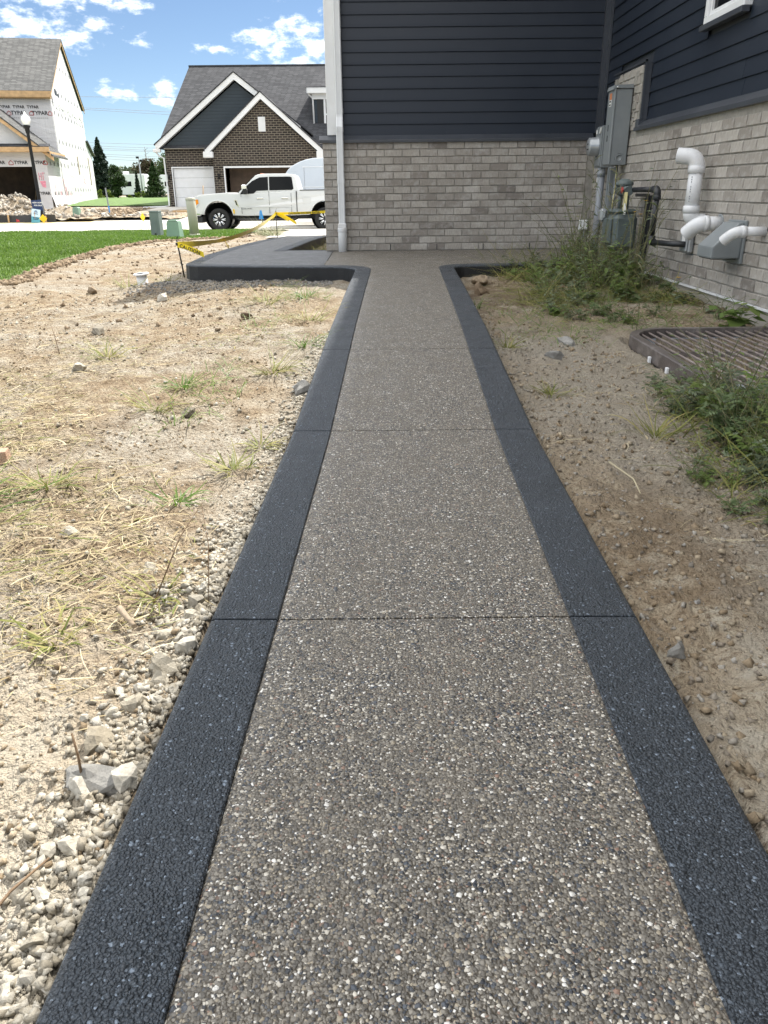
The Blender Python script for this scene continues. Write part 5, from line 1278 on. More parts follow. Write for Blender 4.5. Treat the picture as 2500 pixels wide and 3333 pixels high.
lettering('NEW HOME', .085, M['label'], sd, (0, -.004, .86), (math.pi/2, 0, 0), .002); lettering('FOR SALE', .085, M['label'], sd, (0, -.004, .74), (math.pi/2, 0, 0), .002)
for x in (-.2, .2): mb = MB(); mb.tube([(x, .03, -.1), (x, .03, .9)], .012, 6); mb.build('stake', M['galv'], sd)
sd = empty('builder_sign', (-16.12, 38.35, -.36), 0, 'pale blue and teal yard sign leaning on the silt fence', 'yard sign')
mb = MB(); mb.box(-.20, .20, 0, .015, .28, .62); mb.build('board', M['signlight'], sd, rot=(R_(-6), R_(9), 0))
mb = MB(); mb.box(-.20, .20, 0, .015, .0, .278); mb.build('lower_board', M['signteal'], sd, rot=(R_(-6), R_(9), 0))
mb = MB()
for z, w in ((.53, .12), (.48, .16), (.40, .2), (.22, .28), (.16, .24)): mb.box(-w/2, w/2, -.004, -.001, z, z+.03)
mb.build('printed_lines', M['signblue'], sd, rot=(R_(-6), R_(9), 0))
mb = MB(); mb.tube([(.0, .03, -.1), (.0, .03, .5)], .012, 6); mb.build('stake', M['wood'], sd)
sf = empty('silt_fence', (-20, 38.6, -.4), 0, 'black cloth silt fence on wooden stakes below the dirt pile', 'silt fence')
mb = MB(); vs = []
for i in range(60): x = -10+i*.25; vs += [(x, .03*math.sin(i*.8), -.05), (x, .05*math.sin(i*.8)+.02, .20), (x, .03*math.sin(i*.5), .40+.02*math.sin(i*.7))]
mb.add(vs, [(3*i+k, 3*i+k+1, 3*i+k+4, 3*i+k+3) for i in range(59) for k in range(2)], True); mb.build('cloth', M['siltcloth'], sf)
for x in (-8.6, -6.3, -4, -1.8, .3, 2.55, 4.3):
    mb = MB(); mb.box(x-.03, x+.03, -.08, -.04, -.1, .52); mb.build('stake', M['wood'], sf, rot=(0, R_(random.uniform(-3, 5)), 0))
for (x, y, z, rz, nm, lb, mt) in ((-15.55, 37.9, -.42, .2, 'utility_marker', 'yellow diamond marker at the foot of the street lamp', 'yellow'), (-10.9, 37.7, -.40, 1.2, 'kerb_marker', 'small yellow marker standing on the far kerb', 'yellow')):
    t = empty(nm, (x, y, z), rz, lb, 'marker')
    mb = MB(); mb.prism([(0, .08), (.17, .27), (0, .46), (-.17, .27)], 'y', 0, .012); mb.build('plate', M[mt], t); mb = MB(); mb.tube([(0, .02, -.1), (0, .02, .3)], .012, 6); mb.build('stake', M['wood'], t)
t = empty('survey_flag', (-16.8, 37.9, -.42), 0, 'thin red survey flag at the kerb before the silt fence', 'flag')
mb = MB(); mb.tube([(0, 0, -.05), (.01, 0, .26)], .006, 5); mb.build('wire', M['red'], t); mb = MB(); mb.prism([(0, .16), (.14, .14), (.13, .22), (0, .26)], 'y', 0, .004); mb.build('pennant', M['red'], t)
t = empty('sign_post', (-13.8, 42, -.2), 0, 'bare leaning grey steel post on the churned earth', 'post')
mb = MB(); mb.box(-.03, .03, -.02, .02, -.2, 1.35); mb.build('channel', M['galv'], t, rot=(0, R_(-2), 0)); mb = MB(); mb.box(-.031, .031, -.024, -.0205, .2, .5); mb.build('blue_tape', M['blue'], t)
def pedestal_box(name, label, x, y, w, d, h, mat, taper=.0, cap=True):
    z = gb(x, y)+.03; t = empty(name, (x, y, z), R_(-8), label, 'utility box')
    mb = MB(); mb.add([(-w/2, -d/2, -.05), (w/2, -d/2, -.05), (w/2, d/2, -.05), (-w/2, d/2, -.05), (-w/2+taper, -d/2+taper, h), (w/2-taper, -d/2+taper, h), (w/2-taper, d/2-taper, h), (-w/2+taper, d/2-taper, h)], [(0, 3, 2, 1), (4, 5, 6, 7), (0, 1, 5, 4), (1, 2, 6, 5), (2, 3, 7, 6), (3, 0, 4, 7)]); mb.build('case', mat, t, bevel=.012)
    if cap: mb = MB(); mb.box(-w/2-.006, w/2+.006, -d/2-.006, d/2+.006, h+.001, h+.035, .008); mb.build('lid', mat, t)
    return t
p = pedestal_box('telecom_pedestal', 'tall narrow grey green utility box on the lawn', -5.80, 21.2, .25, .22, .60, M['greybox'])
mb = MB(); mb.box(-.05, .05, -.118, -.111, .1, .45); mb.build('door_panel', M['greybox'], p); mb = MB(); mb.lathe([(0, 0), (.02, 0), (.02, .015), (0, .015)], (0, -.13, .08), 'y', 8); mb.build('lock', M['blackplastic'], p)
p = pedestal_box('cable_pedestal', 'short rounded light green utility box on the lawn', -5.12, 20.3, .36, .30, .38, M['greenbox'], .035, False)
mb = MB(); mb.prism([(-.146, .382), (.146, .382), (.10, .42), (-.10, .42)], 'y', -.11, .11); mb.build('crown', M['greenbox'], p, bevel=.012)
p = pedestal_box('far_cable_pedestal', 'light green utility box in the dirt across the street', -14.95, 40.6, .36, .30, .45, M['greenbox'], .03, False)
mb = MB(); mb.prism([(-.15, .452), (.15, .452), (.11, .50), (-.11, .50)], 'y', -.12, .12); mb.build('crown', M['greenbox'], p, bevel=.012)
p = empty('round_pedestal', (-5.0, 21.9, gb(-5, 21.9)+.03), 0, 'beige cylindrical utility post leaning on the lawn', 'utility post'); p.rotation_euler = (0, R_(-1.5), 0)
mb = MB(); mb.lathe([(0, -.1), (.125, -.1), (.125, .90), (.12, .905)], n=22); mb.build('tube', M['beige'], p); mb = MB(); mb.lathe([(.132, .88), (.132, .92), (.12, .945), (.05, .955), (0, .956)], n=22); mb.build('dome_cap', M['beige'], p); mb = MB(); mb.lathe([(.15, -.05), (.15, .03), (.126, .05)], n=22); mb.build('foot_ring', M['beige'], p)
# clean-out pipe
c = empty('cleanout_pipe', (-2.72, 9.1, gz(-2.72, 9.1)), 0, 'white plastic clean-out pipe with flanged rim in the bare earth', 'pipe')
mb = MB(); mb.lathe([(.062, -.05), (.058, .115), (.052, .115), (.055, -.02), (0, -.02)], n=20); mb.build('pipe', M['pvc'], c, rot=(R_(4), R_(-4), 0))
mb = MB(); mb.lathe([(.052, .116), (.085, .116), (.088, .124), (.085, .132), (.052, .132)], n=20); mb.build('rim', M['pvc'], c, rot=(R_(4), R_(-4), 0))
# stakes and caution tape
def stake(x, y, h, label, name='tape_stake', lean=0):
    z = gz(x, y); t = empty(name, (x, y, z), 0, label, 'stake')
    mb = MB(); mb.tube([(0, 0, -.1), (lean, 0, h)], .009, 8); mb.build('rod', M['blackmetal'], t)
    mb = MB()
    for k in range(5): mb.tube([(lean+.016*math.cos(a), .016*math.sin(a), h-.06+k*.006+a*.001) for a in np.linspace(0, 6.28, 9)], .004, 5)
    mb.tube([(lean-.004, 0, h-.02), (lean+.01, .005, h+.035), (lean+.025, .0, h+.05)], .004, 5); mb.build('tape_knot', M['blackplastic'], t); return (x+lean, y, z+h)
s1 = stake(-2.36, 9.62, .42, 'black steel stake by the patio corner holding caution tape', lean=-.055)
s2 = stake(-2.42, 19.0, .62, 'black steel stake beside the front walk holding caution tape', lean=.0)
def tape_strip(name, pts, w, label, text_at=(), twist=(), parent=None):
    P = [Vector(p) for p in pts]; vs = []
    for i, p in enumerate(P):
        tw = twist[i] if i < len(twist) else .2
        t = (P[min(i+1, len(P)-1)]-P[max(0, i-1)]).normalized(); s = t.cross(Vector((0, 0, 1))).normalized()
        u = (Vector((0, 0, 1))*math.cos(tw)+s*math.sin(tw))*w/2; vs += [p+u, p-u]
    mb = MB(); mb.add(vs, [(2*i, 2*i+1, 2*i+3, 2*i+2) for i in range(len(P)-1)], True)
    o = mb.build(name, M['tape'], parent, fix=False)
    if label: tag(o, label, 'caution tape')
    return o
def cat(a, b, n, sag): return [tuple(Vector(a).lerp(Vector(b), i/(n-1)) - Vector((0, 0, sag*4*(i/(n-1))*(1-i/(n-1))))) for i in range(n)]
main_pts = cat((s1[0]+.01, s1[1], s1[2]-.05), (s2[0], s2[1], s2[2]-.06), 14, .16)
o = tape_strip('caution_tape', main_pts, .07, 'yellow caution tape sagging between the two steel stakes', twist=[.1, .2, .5, .7, .5, .3, .4, .3, .2, .2, .1, .2, .1, 0])
o2 = tape_strip('tape_tail', [(s1[0], s1[1]-.01, s1[2]-.05), (s1[0]+.12, s1[1]-.06, s1[2]-.075), (s1[0]+.24, s1[1]-.1, s1[2]-.12), (s1[0]+.33, s1[1]-.12, s1[2]-.16)], .06, 'short printed end of caution tape drooping from the patio corner stake', twist=[.1]*4)
def tape_text(parent, body, size, a, b):
    a = Vector(a); b = Vector(b); d = (b-a).normalized(); up_ = Vector((0, 0, 1)); nrm = d.cross(up_).normalized(); up_ = nrm.cross(d)
    me = text_mesh(body, size, .001, .0005); me.materials.clear(); me.materials.append(M['ink']); t = link_mesh('lettering', me, parent)
    mw = Matrix((d, up_, nrm)).transposed().to_4x4(); mw.translation = (a+b)/2 + nrm*.004; t.matrix_local = mw
tape_text(o2, 'CAUTION', .062, (s1[0]+.02, s1[1]-.02, s1[2]-.055), (s1[0]+.30, s1[1]-.12, s1[2]-.15))
q = [(-2.12, 11.4, .30), (-2.05, 11.35, .22), (-1.98, 11.3, .15)]
m4 = main_pts[4]
o3 = tape_strip('tape_tail', [m4, (m4[0]+.10, m4[1]-.3, m4[2]-.07), (m4[0]+.2, m4[1]-.6, m4[2]-.15), (m4[0]+.27, m4[1]-.8, m4[2]-.22)], .075, 'loose printed tape end hanging from the sagging caution tape', twist=[.2]*4)
tape_text(o3, 'CAUTION', .07, (m4[0]+.05, m4[1]-.15, m4[2]-.04), (m4[0]+.26, m4[1]-.78, m4[2]-.2))
corner = (-.9, 19.6, .12)
p2 = cat((s2[0], s2[1], s2[2]-.06), (-.74, 18.99, s2[2]-.0), 9, .015)
o4 = tape_strip('caution_tape', p2, .055, 'yellow caution tape stretched tight from the far stake to the garage', twist=[.05]*9)
tape_text(o4, 'CAUTION DO NOT ENTER', .06, (s2[0]+.15, s2[1]-.004, s2[2]-.075), (s2[0]+1.15, s2[1]-.02, s2[2]-.04))
for a, b in ((.30, -.10), (.48, -.16)):
    tp = tape_strip('tape_bow', [(s2[0], s2[1], s2[2]-.05), (s2[0]+a*.5, s2[1]-.1, s2[2]-.1+b*.2), (s2[0]+a, s2[1]-.2, s2[2]-.10+b)], .07, 'knotted bow of caution tape on the far stake' if a < .4 else 'long loose end of caution tape on the far stake', twist=[.3]*3)
tp = tape_strip('tape_tail', [(s2[0], s2[1]-.02, s2[2]-.05), (s2[0]-.08, s2[1]-.08, s2[2]-.16), (s2[0]-.05, s2[1]-.1, s2[2]-.3)], .07, 'twisted strand of caution tape hanging down the far stake', twist=[.3]*3)
t = empty('marking_flag', (-3.35, 23.0, gb(-3.35, 23)), 0, 'small blue utility marking flag in the pale weed', 'flag')
mb = MB(); mb.tube([(0, 0, -.05), (0, 0, .55)], .004, 5); mb.build('wire', M['galv'], t); mb = MB(); mb.prism([(-.06, .42), (.07, .42), (.05, .52), (.02, .66), (-.03, .64)], 'y', 0, .004); mb.build('pennant', M['blue'], t)
t = empty('timber_plank', (-11.0, 44.0, float(np.interp(44, [37.3, 38.4, 48.6], [-.372, -.33, .11]))), R_(3), 'short timber plank lying on the far driveway', 'plank')
mb = MB(); mb.box(-.1, 1.6, 0, .14, .005, .09, .006); mb.build('board', M['wood'], t)
# power lines far behind the houses
wires = [((-19.3, 2.92), (-13.5, 2.78)), ((-19.3, 2.74), (-13.5, 2.57)), ((-19.3, 2.63), (-13.5, 2.42)), ((-19.3, 2.53), (-13.5, 2.35)), ((-19.3, 2.30), (-13.5, 2.04)), ((-19.3, 2.18), (-13.5, 1.92)), ((-19.3, 2.04), (-13.5, 1.73)), ((-19.3, 5.47), (-13.0, 5.54)), ((-19.3, 4.88), (-13.0, 4.69)), ((-19.3, 4.80), (-13.0, 4.52))]
for i, (a, b) in enumerate(wires):
    pts = []
    for k in range(-4, 12):
        f = k/6.0; az = R_(a[0]+(b[0]-a[0])*f); el = R_(a[1]+(b[1]-a[1])*f); Yd = 150.0
        pts.append((Yd*math.tan(az), Yd, CAM_H + Yd/math.cos(az)*math.tan(el)))
    mb = MB(); mb.tube(pts, .028, 5); o = mb.build('power_line', M['conduit'])
    tag(o, 'thin overhead power line strung between the houses against the sky', 'power line', 'overhead power lines')
lpz = gb(-26, 92)
t = empty('floodlight_pole', (-26.0, 91.0, lpz), 0, 'tall pole with floodlights above the campers', 'light pole')
mb = MB(); mb.tube([(0, 0, 0), (0, 0, 4.0)], .09, 8, r_end=.06); mb.build('pole', M['conduit'], t)
for a, z in ((-.12, 4.05), (.22, 3.75)): mb = MB(); mb.box(a-.14, a+.14, -.12, .12, z-.06, z+.14, .02); mb.build('lamp_head', M['blackmetal'], t)

# ================================================================== TREES
def leaf_quads(P, size, r, flat=0.0, elong=1.0):
    """kite-shaped leaf faces at points P (n,3)"""
    n = len(P); a = r.normal(size=(n, 3)); a[:, 2] *= (1-flat); a /= np.linalg.norm(a, axis=1)[:, None]
    b = r.normal(size=(n, 3)); b -= (b*a).sum(1)[:, None]*a; b /= np.linalg.norm(b, axis=1)[:, None]
    s = (size*(.6+.8*r.random(n)))[:, None]
    V = np.stack([P-a*s*elong, P+b*s*.5, P+a*s*elong, P-b*s*.5], 1).reshape(-1, 3); k = np.arange(n)*4
    return V, np.stack([k, k+1, k+2, k+3], 1)
def tree(name, label, x, y, h, w, mat, kind='round', n=3500, leaf=.16, group=None, seed=0, trunk=.12, base=.0, zoff=.0):
    r = np.random.default_rng(seed+100); g0 = gb(x, y)+zoff; t = empty(name, (x, y, g0), 0, label, 'tree' if kind != 'shrub' else 'shrub', group)
    P = []
    if kind == 'cone':
        u = r.random(n)**.75; z = base+(h-base)*(1-u**.9); rad = w/2*(1-(z-base)/(h-base))**.85
        tier = .75+.35*np.abs(np.sin(z*math.pi*9/h))
        a = r.random(n)*2*np.pi; rr = rad*tier*(.35+.65*np.sqrt(r.random(n)))*(1+.22*np.sin(a*5+z*4)+.12*np.sin(a*11-z*7))
        P = np.stack([rr*np.cos(a), rr*np.sin(a), z-.25*rr], 1)
    else:
        nb = 26 if kind == 'round' else 12
        c = r.normal(size=(nb, 3)); c /= np.linalg.norm(c, axis=1)[:, None]; c *= (r.random(nb)**.4)[:, None]
        hh = (h-base)/2; c = c*np.array([w*.36, w*.36, hh*.78])+np.array([0, 0, base+hh])
        k = r.integers(0, nb, n); d = r.normal(size=(n, 3)); d /= np.linalg.norm(d, axis=1)[:, None]
        rad = w*.20*(.6+.7*r.random(nb))[k]*(r.random(n)**.35); P = c[k]+d*rad[:, None]*np.array([1, 1, .85])
        P[:, 2] = np.maximum(P[:, 2], .03)
    V, F = leaf_quads(P, leaf, r, .2); o = mesh_np('crown', V, F, mat, t)
    mb = MB(); mb.tube([(0, 0, -.1), (.02, .01, h*.35), (-.02, .02, h*.8)], [trunk, trunk*.7, trunk*.2], 7)
    for k in range(7 if kind != 'cone' else 3):
        a = k*2.4; z0 = base*.8+h*(.15+.09*k); mb.tube([(0, 0, z0), (w*.18*math.cos(a), w*.18*math.sin(a), z0+h*.12), (w*.33*math.cos(a), w*.33*math.sin(a), z0+h*.2)], [trunk*.4, trunk*.25, trunk*.08], 5)
    mb.build('trunk', M['bark'], t); return t
tree('spruce_tree', 'tall dark spruce behind the unfinished house', -33.2, 100, 6.6, 3.6, M['spruce'], 'cone', 7000, .16, seed=1, base=-.2)
tree('spruce_tree', 'dark spruce half hidden by the corner of the unfinished house', -36.0, 103, 5.2, 3.6, M['treeg'], 'cone', 5000, .16, seed=2, base=-.2)
tree('young_tree', 'young bushy green tree standing on the back lawn', -22.75, 72, 3.1, 1.75, M['arbor'], 'round', 4200, .085, seed=3, base=.05, trunk=.07)
tree('conifer_tree', 'rounded dark conifer beside the dark brick house', -19.45, 72, 3.15, 2.1, M['arbor'], 'cone', 6500, .075, seed=4, base=.02, trunk=.08)
tree('rusty_tree', 'brownish tree behind the campers', -31.0, 112, 4.9, 4.4, M['treeb'], 'round', 4200, .17, seed=5, base=.3)
tree('leafy_tree', 'leafy green tree behind the brownish tree', -29.2, 120, 5.6, 3.6, M['treeg'], 'round', 3600, .17, seed=6, base=.3)
tree('tall_leafy_tree', 'broad leafy tree rising behind the rounded conifer', -27.6, 108, 5.3, 5.0, M['treeg'], 'round', 5200, .16, seed=7, base=.3)
tree('narrow_conifer', 'narrow dark evergreen beside the floodlight pole', -25.6, 88, 2.7, .8, M['spruce'], 'cone', 2200, .08, seed=8, base=.02, trunk=.05)
t = empty('dead_tree', (-33.8, 122, .3), 0, 'thin dead treetop above the brownish tree', 'tree')
mb = MB(); mb.tube([(0, 0, 0), (.1, 0, 3.5), (.0, 0, 6.6)], [.12, .08, .02], 6)
for k in range(16): a = k*2.1; z = 3.2+k*.2; mb.tube([(.05, 0, z), (.05+.45*math.cos(a), .4*math.sin(a), z+.25)], [.03, .008], 4)
mb.build('trunk', M['bark'], t)
for i, (x, y, h, w) in enumerate(((-24.9, 74, 1.05, .9), (-24.2, 74.5, .95, .7), (-22.0, 73.2, .55, .5), (-21.55, 73.6, .85, .62), (-20.75, 73.5, .95, .98), (-20.15, 74, 1.0, .7))):
    tree('lime_shrub', 'yellow green garden shrub on the back lawn', x, y, h, w, M['shrub'], 'shrub', 900, .06, 'yellow green shrubs on the back lawn', seed=30+i, trunk=.02)
r = np.random.default_rng(77); n = 26000
wx = r.uniform(-110, 60, n); hgt = 3.0+2.2*fbm(wx, wx*0+3, .11, 4)+1.0
P = np.stack([wx, 165+r.uniform(-6, 6, n), .2+hgt*1.25*r.random(n)**.6], 1); V, F = leaf_quads(P, .42, r, .1)
tag(mesh_np('far_wood', V, F, M['farwood']), 'hazy line of far trees beyond the campers', 'wood', kind='stuff')

# ================================================================== ROCKS, CLODS, GRAVEL
def ico():
    bm = bmesh.new(); bmesh.ops.create_icosphere(bm, subdivisions=2, radius=1); bm.verts.ensure_lookup_table()
    V = np.array([v.co[:] for v in bm.verts]); F = np.array([[v.index for v in f.verts] for f in bm.faces]); bm.free()
    bm = bmesh.new(); bmesh.ops.create_icosphere(bm, subdivisions=1, radius=1); bm.verts.ensure_lookup_table()
    V1 = np.array([v.co[:] for v in bm.verts]); F1 = np.array([[v.index for v in f.verts] for f in bm.faces]); bm.free(); return V, F, V1, F1
IV, IF, IV1, IF1 = ico()
def rock_shape(r, fine=True, ang=.28):
    V = (IV if fine else IV1).copy()
    V *= np.array([1.0, .7+.5*r.random(), .6+.5*r.random()])
    for _ in range(9):                                   # chop with random planes: angular stone
        d = r.normal(size=3); d /= np.linalg.norm(d); c = .38+.38*r.random(); s = V@d; V -= np.outer(np.maximum(0, s-c), d)
    V *= 1+ang*.25*r.normal(size=(len(V), 1)); V *= 1.25; return V
CF = np.array([(0, 2, 3), (0, 3, 1), (4, 5, 7), (4, 7, 6), (0, 1, 5), (0, 5, 4), (2, 6, 7), (2, 7, 3), (0, 4, 6), (0, 6, 2), (1, 3, 7), (1, 7, 5)])
def chip(r):                                            # broken stone: a jittered, tilted block
    V = np.array([(x, y, z) for x in (-1, 1) for y in (-1, 1) for z in (-1, 1)], float)*.62*(1+.42*r.normal(size=(8, 3)).clip(-1.2, 1.2))
    V *= np.array([1.1, .7+.4*r.random(), .5+.4*r.random()]); q, _ = np.linalg.qr(r.normal(size=(3, 3))); return V@q
ROCKS = [chip(np.random.default_rng(k)) for k in range(24)]; ROCKS_F = [rock_shape(np.random.default_rng(50+k), True, .2) for k in range(10)]
def gravel(name, x, y, rad, mat, label, cat, seed, sink=.35, zf=None):
    r = np.random.default_rng(seed); n = len(x); z = (ground_z(x, y) if zf is None else zf(x, y)); A = r.random(n)*2*np.pi; B = r.normal(size=n)*.5; K = r.integers(0, len(ROCKS), n)
    S = np.array(ROCKS)[K]
    ca, sa = np.cos(A)[:, None], np.sin(A)[:, None]; cb, sb = np.cos(B)[:, None], np.sin(B)[:, None]
    X = S[:, :, 0]; Yv = S[:, :, 1]*cb-S[:, :, 2]*sb; Z = S[:, :, 1]*sb+S[:, :, 2]*cb
    VV = np.stack([x[:, None]+(X*ca-Yv*sa)*rad[:, None], y[:, None]+(X*sa+Yv*ca)*rad[:, None], z[:, None]+(Z+.55-sink)*rad[:, None]], 2)
    m = VV.shape[1]; F = (np.arange(n)[:, None, None]*m+CF[None]).reshape(-1, 3)
    return tag(mesh_np(name, VV.reshape(-1, 3), F, mat), label, cat, kind='stuff')
r = np.random.default_rng(21)
def off_walk(x, y): return ~((x > xl(y)-BW-.012) & (x < xr(y)+BW+.012)) & (y < 8.5)
def edge_band(n, y0, y1, spread, side=-1, pw=1.4):
    y = y0+(y1-y0)*r.random(n)**1.2; d = np.abs(r.normal(size=n))*spread+.004
    x = (xl(y)-BW-d-.006) if side < 0 else (xr(y)+BW+d+.006); return x, y
x1, y1 = edge_band(5200, .45, 2.3, .075); x2, y2 = edge_band(2600, 2.0, 5.5, .055); x3 = r.uniform(-1.9, -.5, 6500); y3 = .5+2.2*r.random(6500)**1.3; x4 = r.uniform(-3.6, -.6, 2600); y4 = r.uniform(2.4, 8.2, 2600)
gx_ = np.concatenate([x1, x2, x3, x4]); gy_ = np.concatenate([y1, y2, y3, y4])
rad = np.concatenate([(.003+.009*r.random(5200)**2.6), .003+.008*r.random(2600)**2.8, .0016+.006*r.random(6500)**3.2, .003+.012*r.random(2600)**4])
k = off_walk(gx_, gy_); gravel('limestone_gravel', gx_[k], gy_[k], rad[k], M['rock'], 'loose pale limestone gravel along the left border', 'gravel', 5)
n = 26000; xg = r.uniform(-3.2, -.45, n); yg = .9+7.2*r.random(n)**1.5; k = off_walk(xg, yg) & (fbm(xg, yg, 1.7, 3) > -.12)
gravel('yard_grit', xg[k], yg[k], (.0014+.0085*r.random(n)**4)[k], M['clod_pale'], 'small dry crumbs of earth over the sunny yard', 'clods', 17)
# gravel bed under the patio's front edge
n = 3600; x5 = r.uniform(-2.7, -.5, n); y5 = 8.62-.9*r.random(n)**1.6+np.maximum(0, -x5-.4)*.16
gravel('patio_gravel', x5, y5, .004+.011*r.random(n)**2, M['gravel_grey'], 'grey gravel bed below the patio edge', 'gravel', 6)
x6, y6 = edge_band(1500, .8, 5.5, .16, 1); x7 = r.uniform(.8, 1.75, 2600); y7 = r.uniform(1.2, 6.5, 2600); x8 = r.uniform(1.0, 1.7, 800); y8 = r.uniform(1.7, 3.0, 800)
gx_ = np.concatenate([x6, x7, x8]); gy_ = np.concatenate([y6, y7, y8]); rad = np.concatenate([.002+.009*r.random(1500)**3.2, .0018+.008*r.random(2600)**3.5, .002+.010*r.random(800)**2.5])
k = off_walk(gx_, gy_) & ~((gx_ > 1.5) & (gy_ > 3.25) & (gy_ < 5.3))
gravel('earth_clods', gx_[k], gy_[k], rad[k], M['rock_shade'], 'crumbled earth clods and grit right of the walk', 'clods', 8)
n = 2600; x9 = r.uniform(-6.2, -1.0, n); y9 = r.uniform(5.5, 19, n); k = ~in_poly(x9, y9, LAWN) & ~((x9 > -2.4) & (y9 > 8.2)); gravel('yard_clods', x9[k], y9[k], .006+.022*r.random(k.sum())**3, M['clod'], 'scattered dry clods over the bare yard', 'clods', 9)
n = 12000; xg = r.uniform(.55, 2.55, n); yg = .7+7.6*r.random(n)**1.4; k = off_walk(xg, yg) & ~((xg > 1.5) & (yg > 3.2) & (yg < 5.35)) & (fbm(xg+4, yg, 1.5, 3) > -.15)
gravel('shade_crumbs', xg[k], yg[k], (.0015+.012*r.random(n)**4)[k], M['clod_pale'], 'brown crumbs and clods of the shaded earth', 'clods', 18)
# turned-up earth along the cut edge of the lawn
ex_, ey_ = [], []
for (ax, ay), (bx, by) in zip(LAWN[:7], LAWN[1:7]):
    m = int(260*math.hypot(bx-ax, by-ay)); tt = r.random(m); ex_.append(ax+(bx-ax)*tt+np.abs(r.normal(size=m))*.10+.02); ey_.append(ay+(by-ay)*tt-np.abs(r.normal(size=m))*.07)
m = 700; tt = r.random(m); ex_.append(-5.4+1.05*tt+np.abs(r.normal(size=m))*.1); ey_.append(6.6+2.6*tt-np.abs(r.normal(size=m))*.1)
ex_ = np.concatenate(ex_); ey_ = np.concatenate(ey_); gravel('lawn_edge_clods', ex_, ey_, .012+.035*r.random(len(ex_))**2, M['clod'], 'torn brown earth along the cut edge of the lawn', 'clods', 12)
# single lumps that can be picked out
def lump(name, label, cat, x, y, s, mat, k, group=None, z=None, sx=1.0):
    V = ROCKS_F[k % 10]*s*np.array([sx, 1, 1])*(1+.10*np.random.default_rng(k+7).normal(size=(len(IV), 1))); me = bpy.data.meshes.new(name); me.from_pydata(V.tolist(), [], IF.tolist()); me.materials.append(mat)
    zz = (gz(x, y) if z is None else z)+s*.28
    o = link_mesh(name, me, None, (x, y, zz), (random.uniform(-.3, .3), random.uniform(-.3, .3), random.uniform(0, 6.28))); return tag(o, label, cat, group)
rr_ = random.Random(3)
spots = []
while len(spots) < 46:
    y = .48+1.5*rr_.random()**1.1; d = .016+abs(rr_.gauss(0, .06)); x = xl(y)-BW-d; s = .011+.018*rr_.random()**1.8
    if s > d-.002: s = max(.010, d-.004)
    if all((x-a)**2+(y-b)**2 > (s+c)**2*.8 for a, b, c in spots): spots.append((x, y, s))
for i, (x, y, s) in enumerate(spots): lump('limestone_lump', 'pale lump of limestone among the gravel beside the left border', 'stone', x, y, s, M['rock'], i, 'limestone lumps beside the left border')
for nm, lb, x, y, s, mt, k, sx in (
    ('concrete_rubble', 'long grey lump of spilled concrete against the left border', -.545, 1.10, .030, 'slag', 1, 2.0),
    ('concrete_rubble', 'rough pale concrete lump by the left border before the gravel strip', -.43, 3.95, .050, 'slag', 2, 1.3),
    ('concrete_rubble', 'large crusty concrete chunk lying on the shaded earth', 1.20, 5.02, .046, 'slag', 3, 1.7),
    ('concrete_rubble', 'flat broken piece of concrete between chunk and walk', 1.03, 4.58, .038, 'slag', 4, 1.6),
    ('concrete_rubble', 'pitted concrete lump touching the right border', .668, 1.50, .021, 'slag', 5, 1.2),
    ('grey_stone', 'small smooth grey stone on the brown shaded earth', .80, 1.72, .010, 'slag', 6, 1.0),
    ('field_stone', 'rounded stone at the edge of the patio shadow', -2.0, 7.25, .065, 'rock', 7, 1.0),
    ('field_stone', 'brown stone behind the clean-out pipe', -3.05, 8.35, .055, 'clod', 8, 1.3),
    ('field_stone', 'flat pale stone in the middle of the bare yard', -2.05, 5.6, .045, 'rock', 9, 1.4),
    ('field_stone', 'grey stone on the straw before the lawn', -1.72, 4.35, .035, 'rock', 0, 1.2),
    ('field_stone', 'white stone near the gravel strip of the left border', -.93, 3.55, .030, 'rock', 1, 1.1),
    ('field_stone', 'white stone half sunk among straw stalks', -.66, 1.94, .020, 'rock', 2, 1.2),
    ('field_stone', 'large whitish clod beside the withering green grass', -.98, 2.18, .026, 'rock', 3, 1.4),
    ('field_stone', 'brown clod on the rise before the patio', -1.05, 6.05, .04, 'clod', 4, 1.3),
    ('earth_lump', 'dark lump of earth at the patio corner right of the walk', .92, 7.35, .075, 'clod', 5, 1.3),
    ('earth_lump', 'reddish heap of earth below the patio edge', 1.0, 8.0, .085, 'clod', 6, 1.5)):
    lump(nm, lb, 'stone' if 'stone' in nm else ('rubble' if 'rubble' in nm else 'earth lump'), x, y, s, M[mt], k, sx=sx)
t = empty('broken_brick', (-1.52, 2.86, gz(-1.52, 2.86)), R_(20), 'broken piece of reddish brick lying on the straw', 'brick')
mb = MB(); mb.add([(-.06, -.045, -.01), (.05, -.05, -.01), (.06, .04, -.01), (-.055, .045, -.01), (-.055, -.04, .052), (.045, -.045, .058), (.05, .035, .05), (-.05, .04, .056)], [(0, 3, 2, 1), (4, 5, 6, 7), (0, 1, 5, 4), (1, 2, 6, 5), (2, 3, 7, 6), (3, 0, 4, 7)]); mb.build('block', simple('red_brick', (.36, .235, .165), .9, .25, 40, .5, 120, dirt=(.45, .36, .26)), t, bevel=.006)
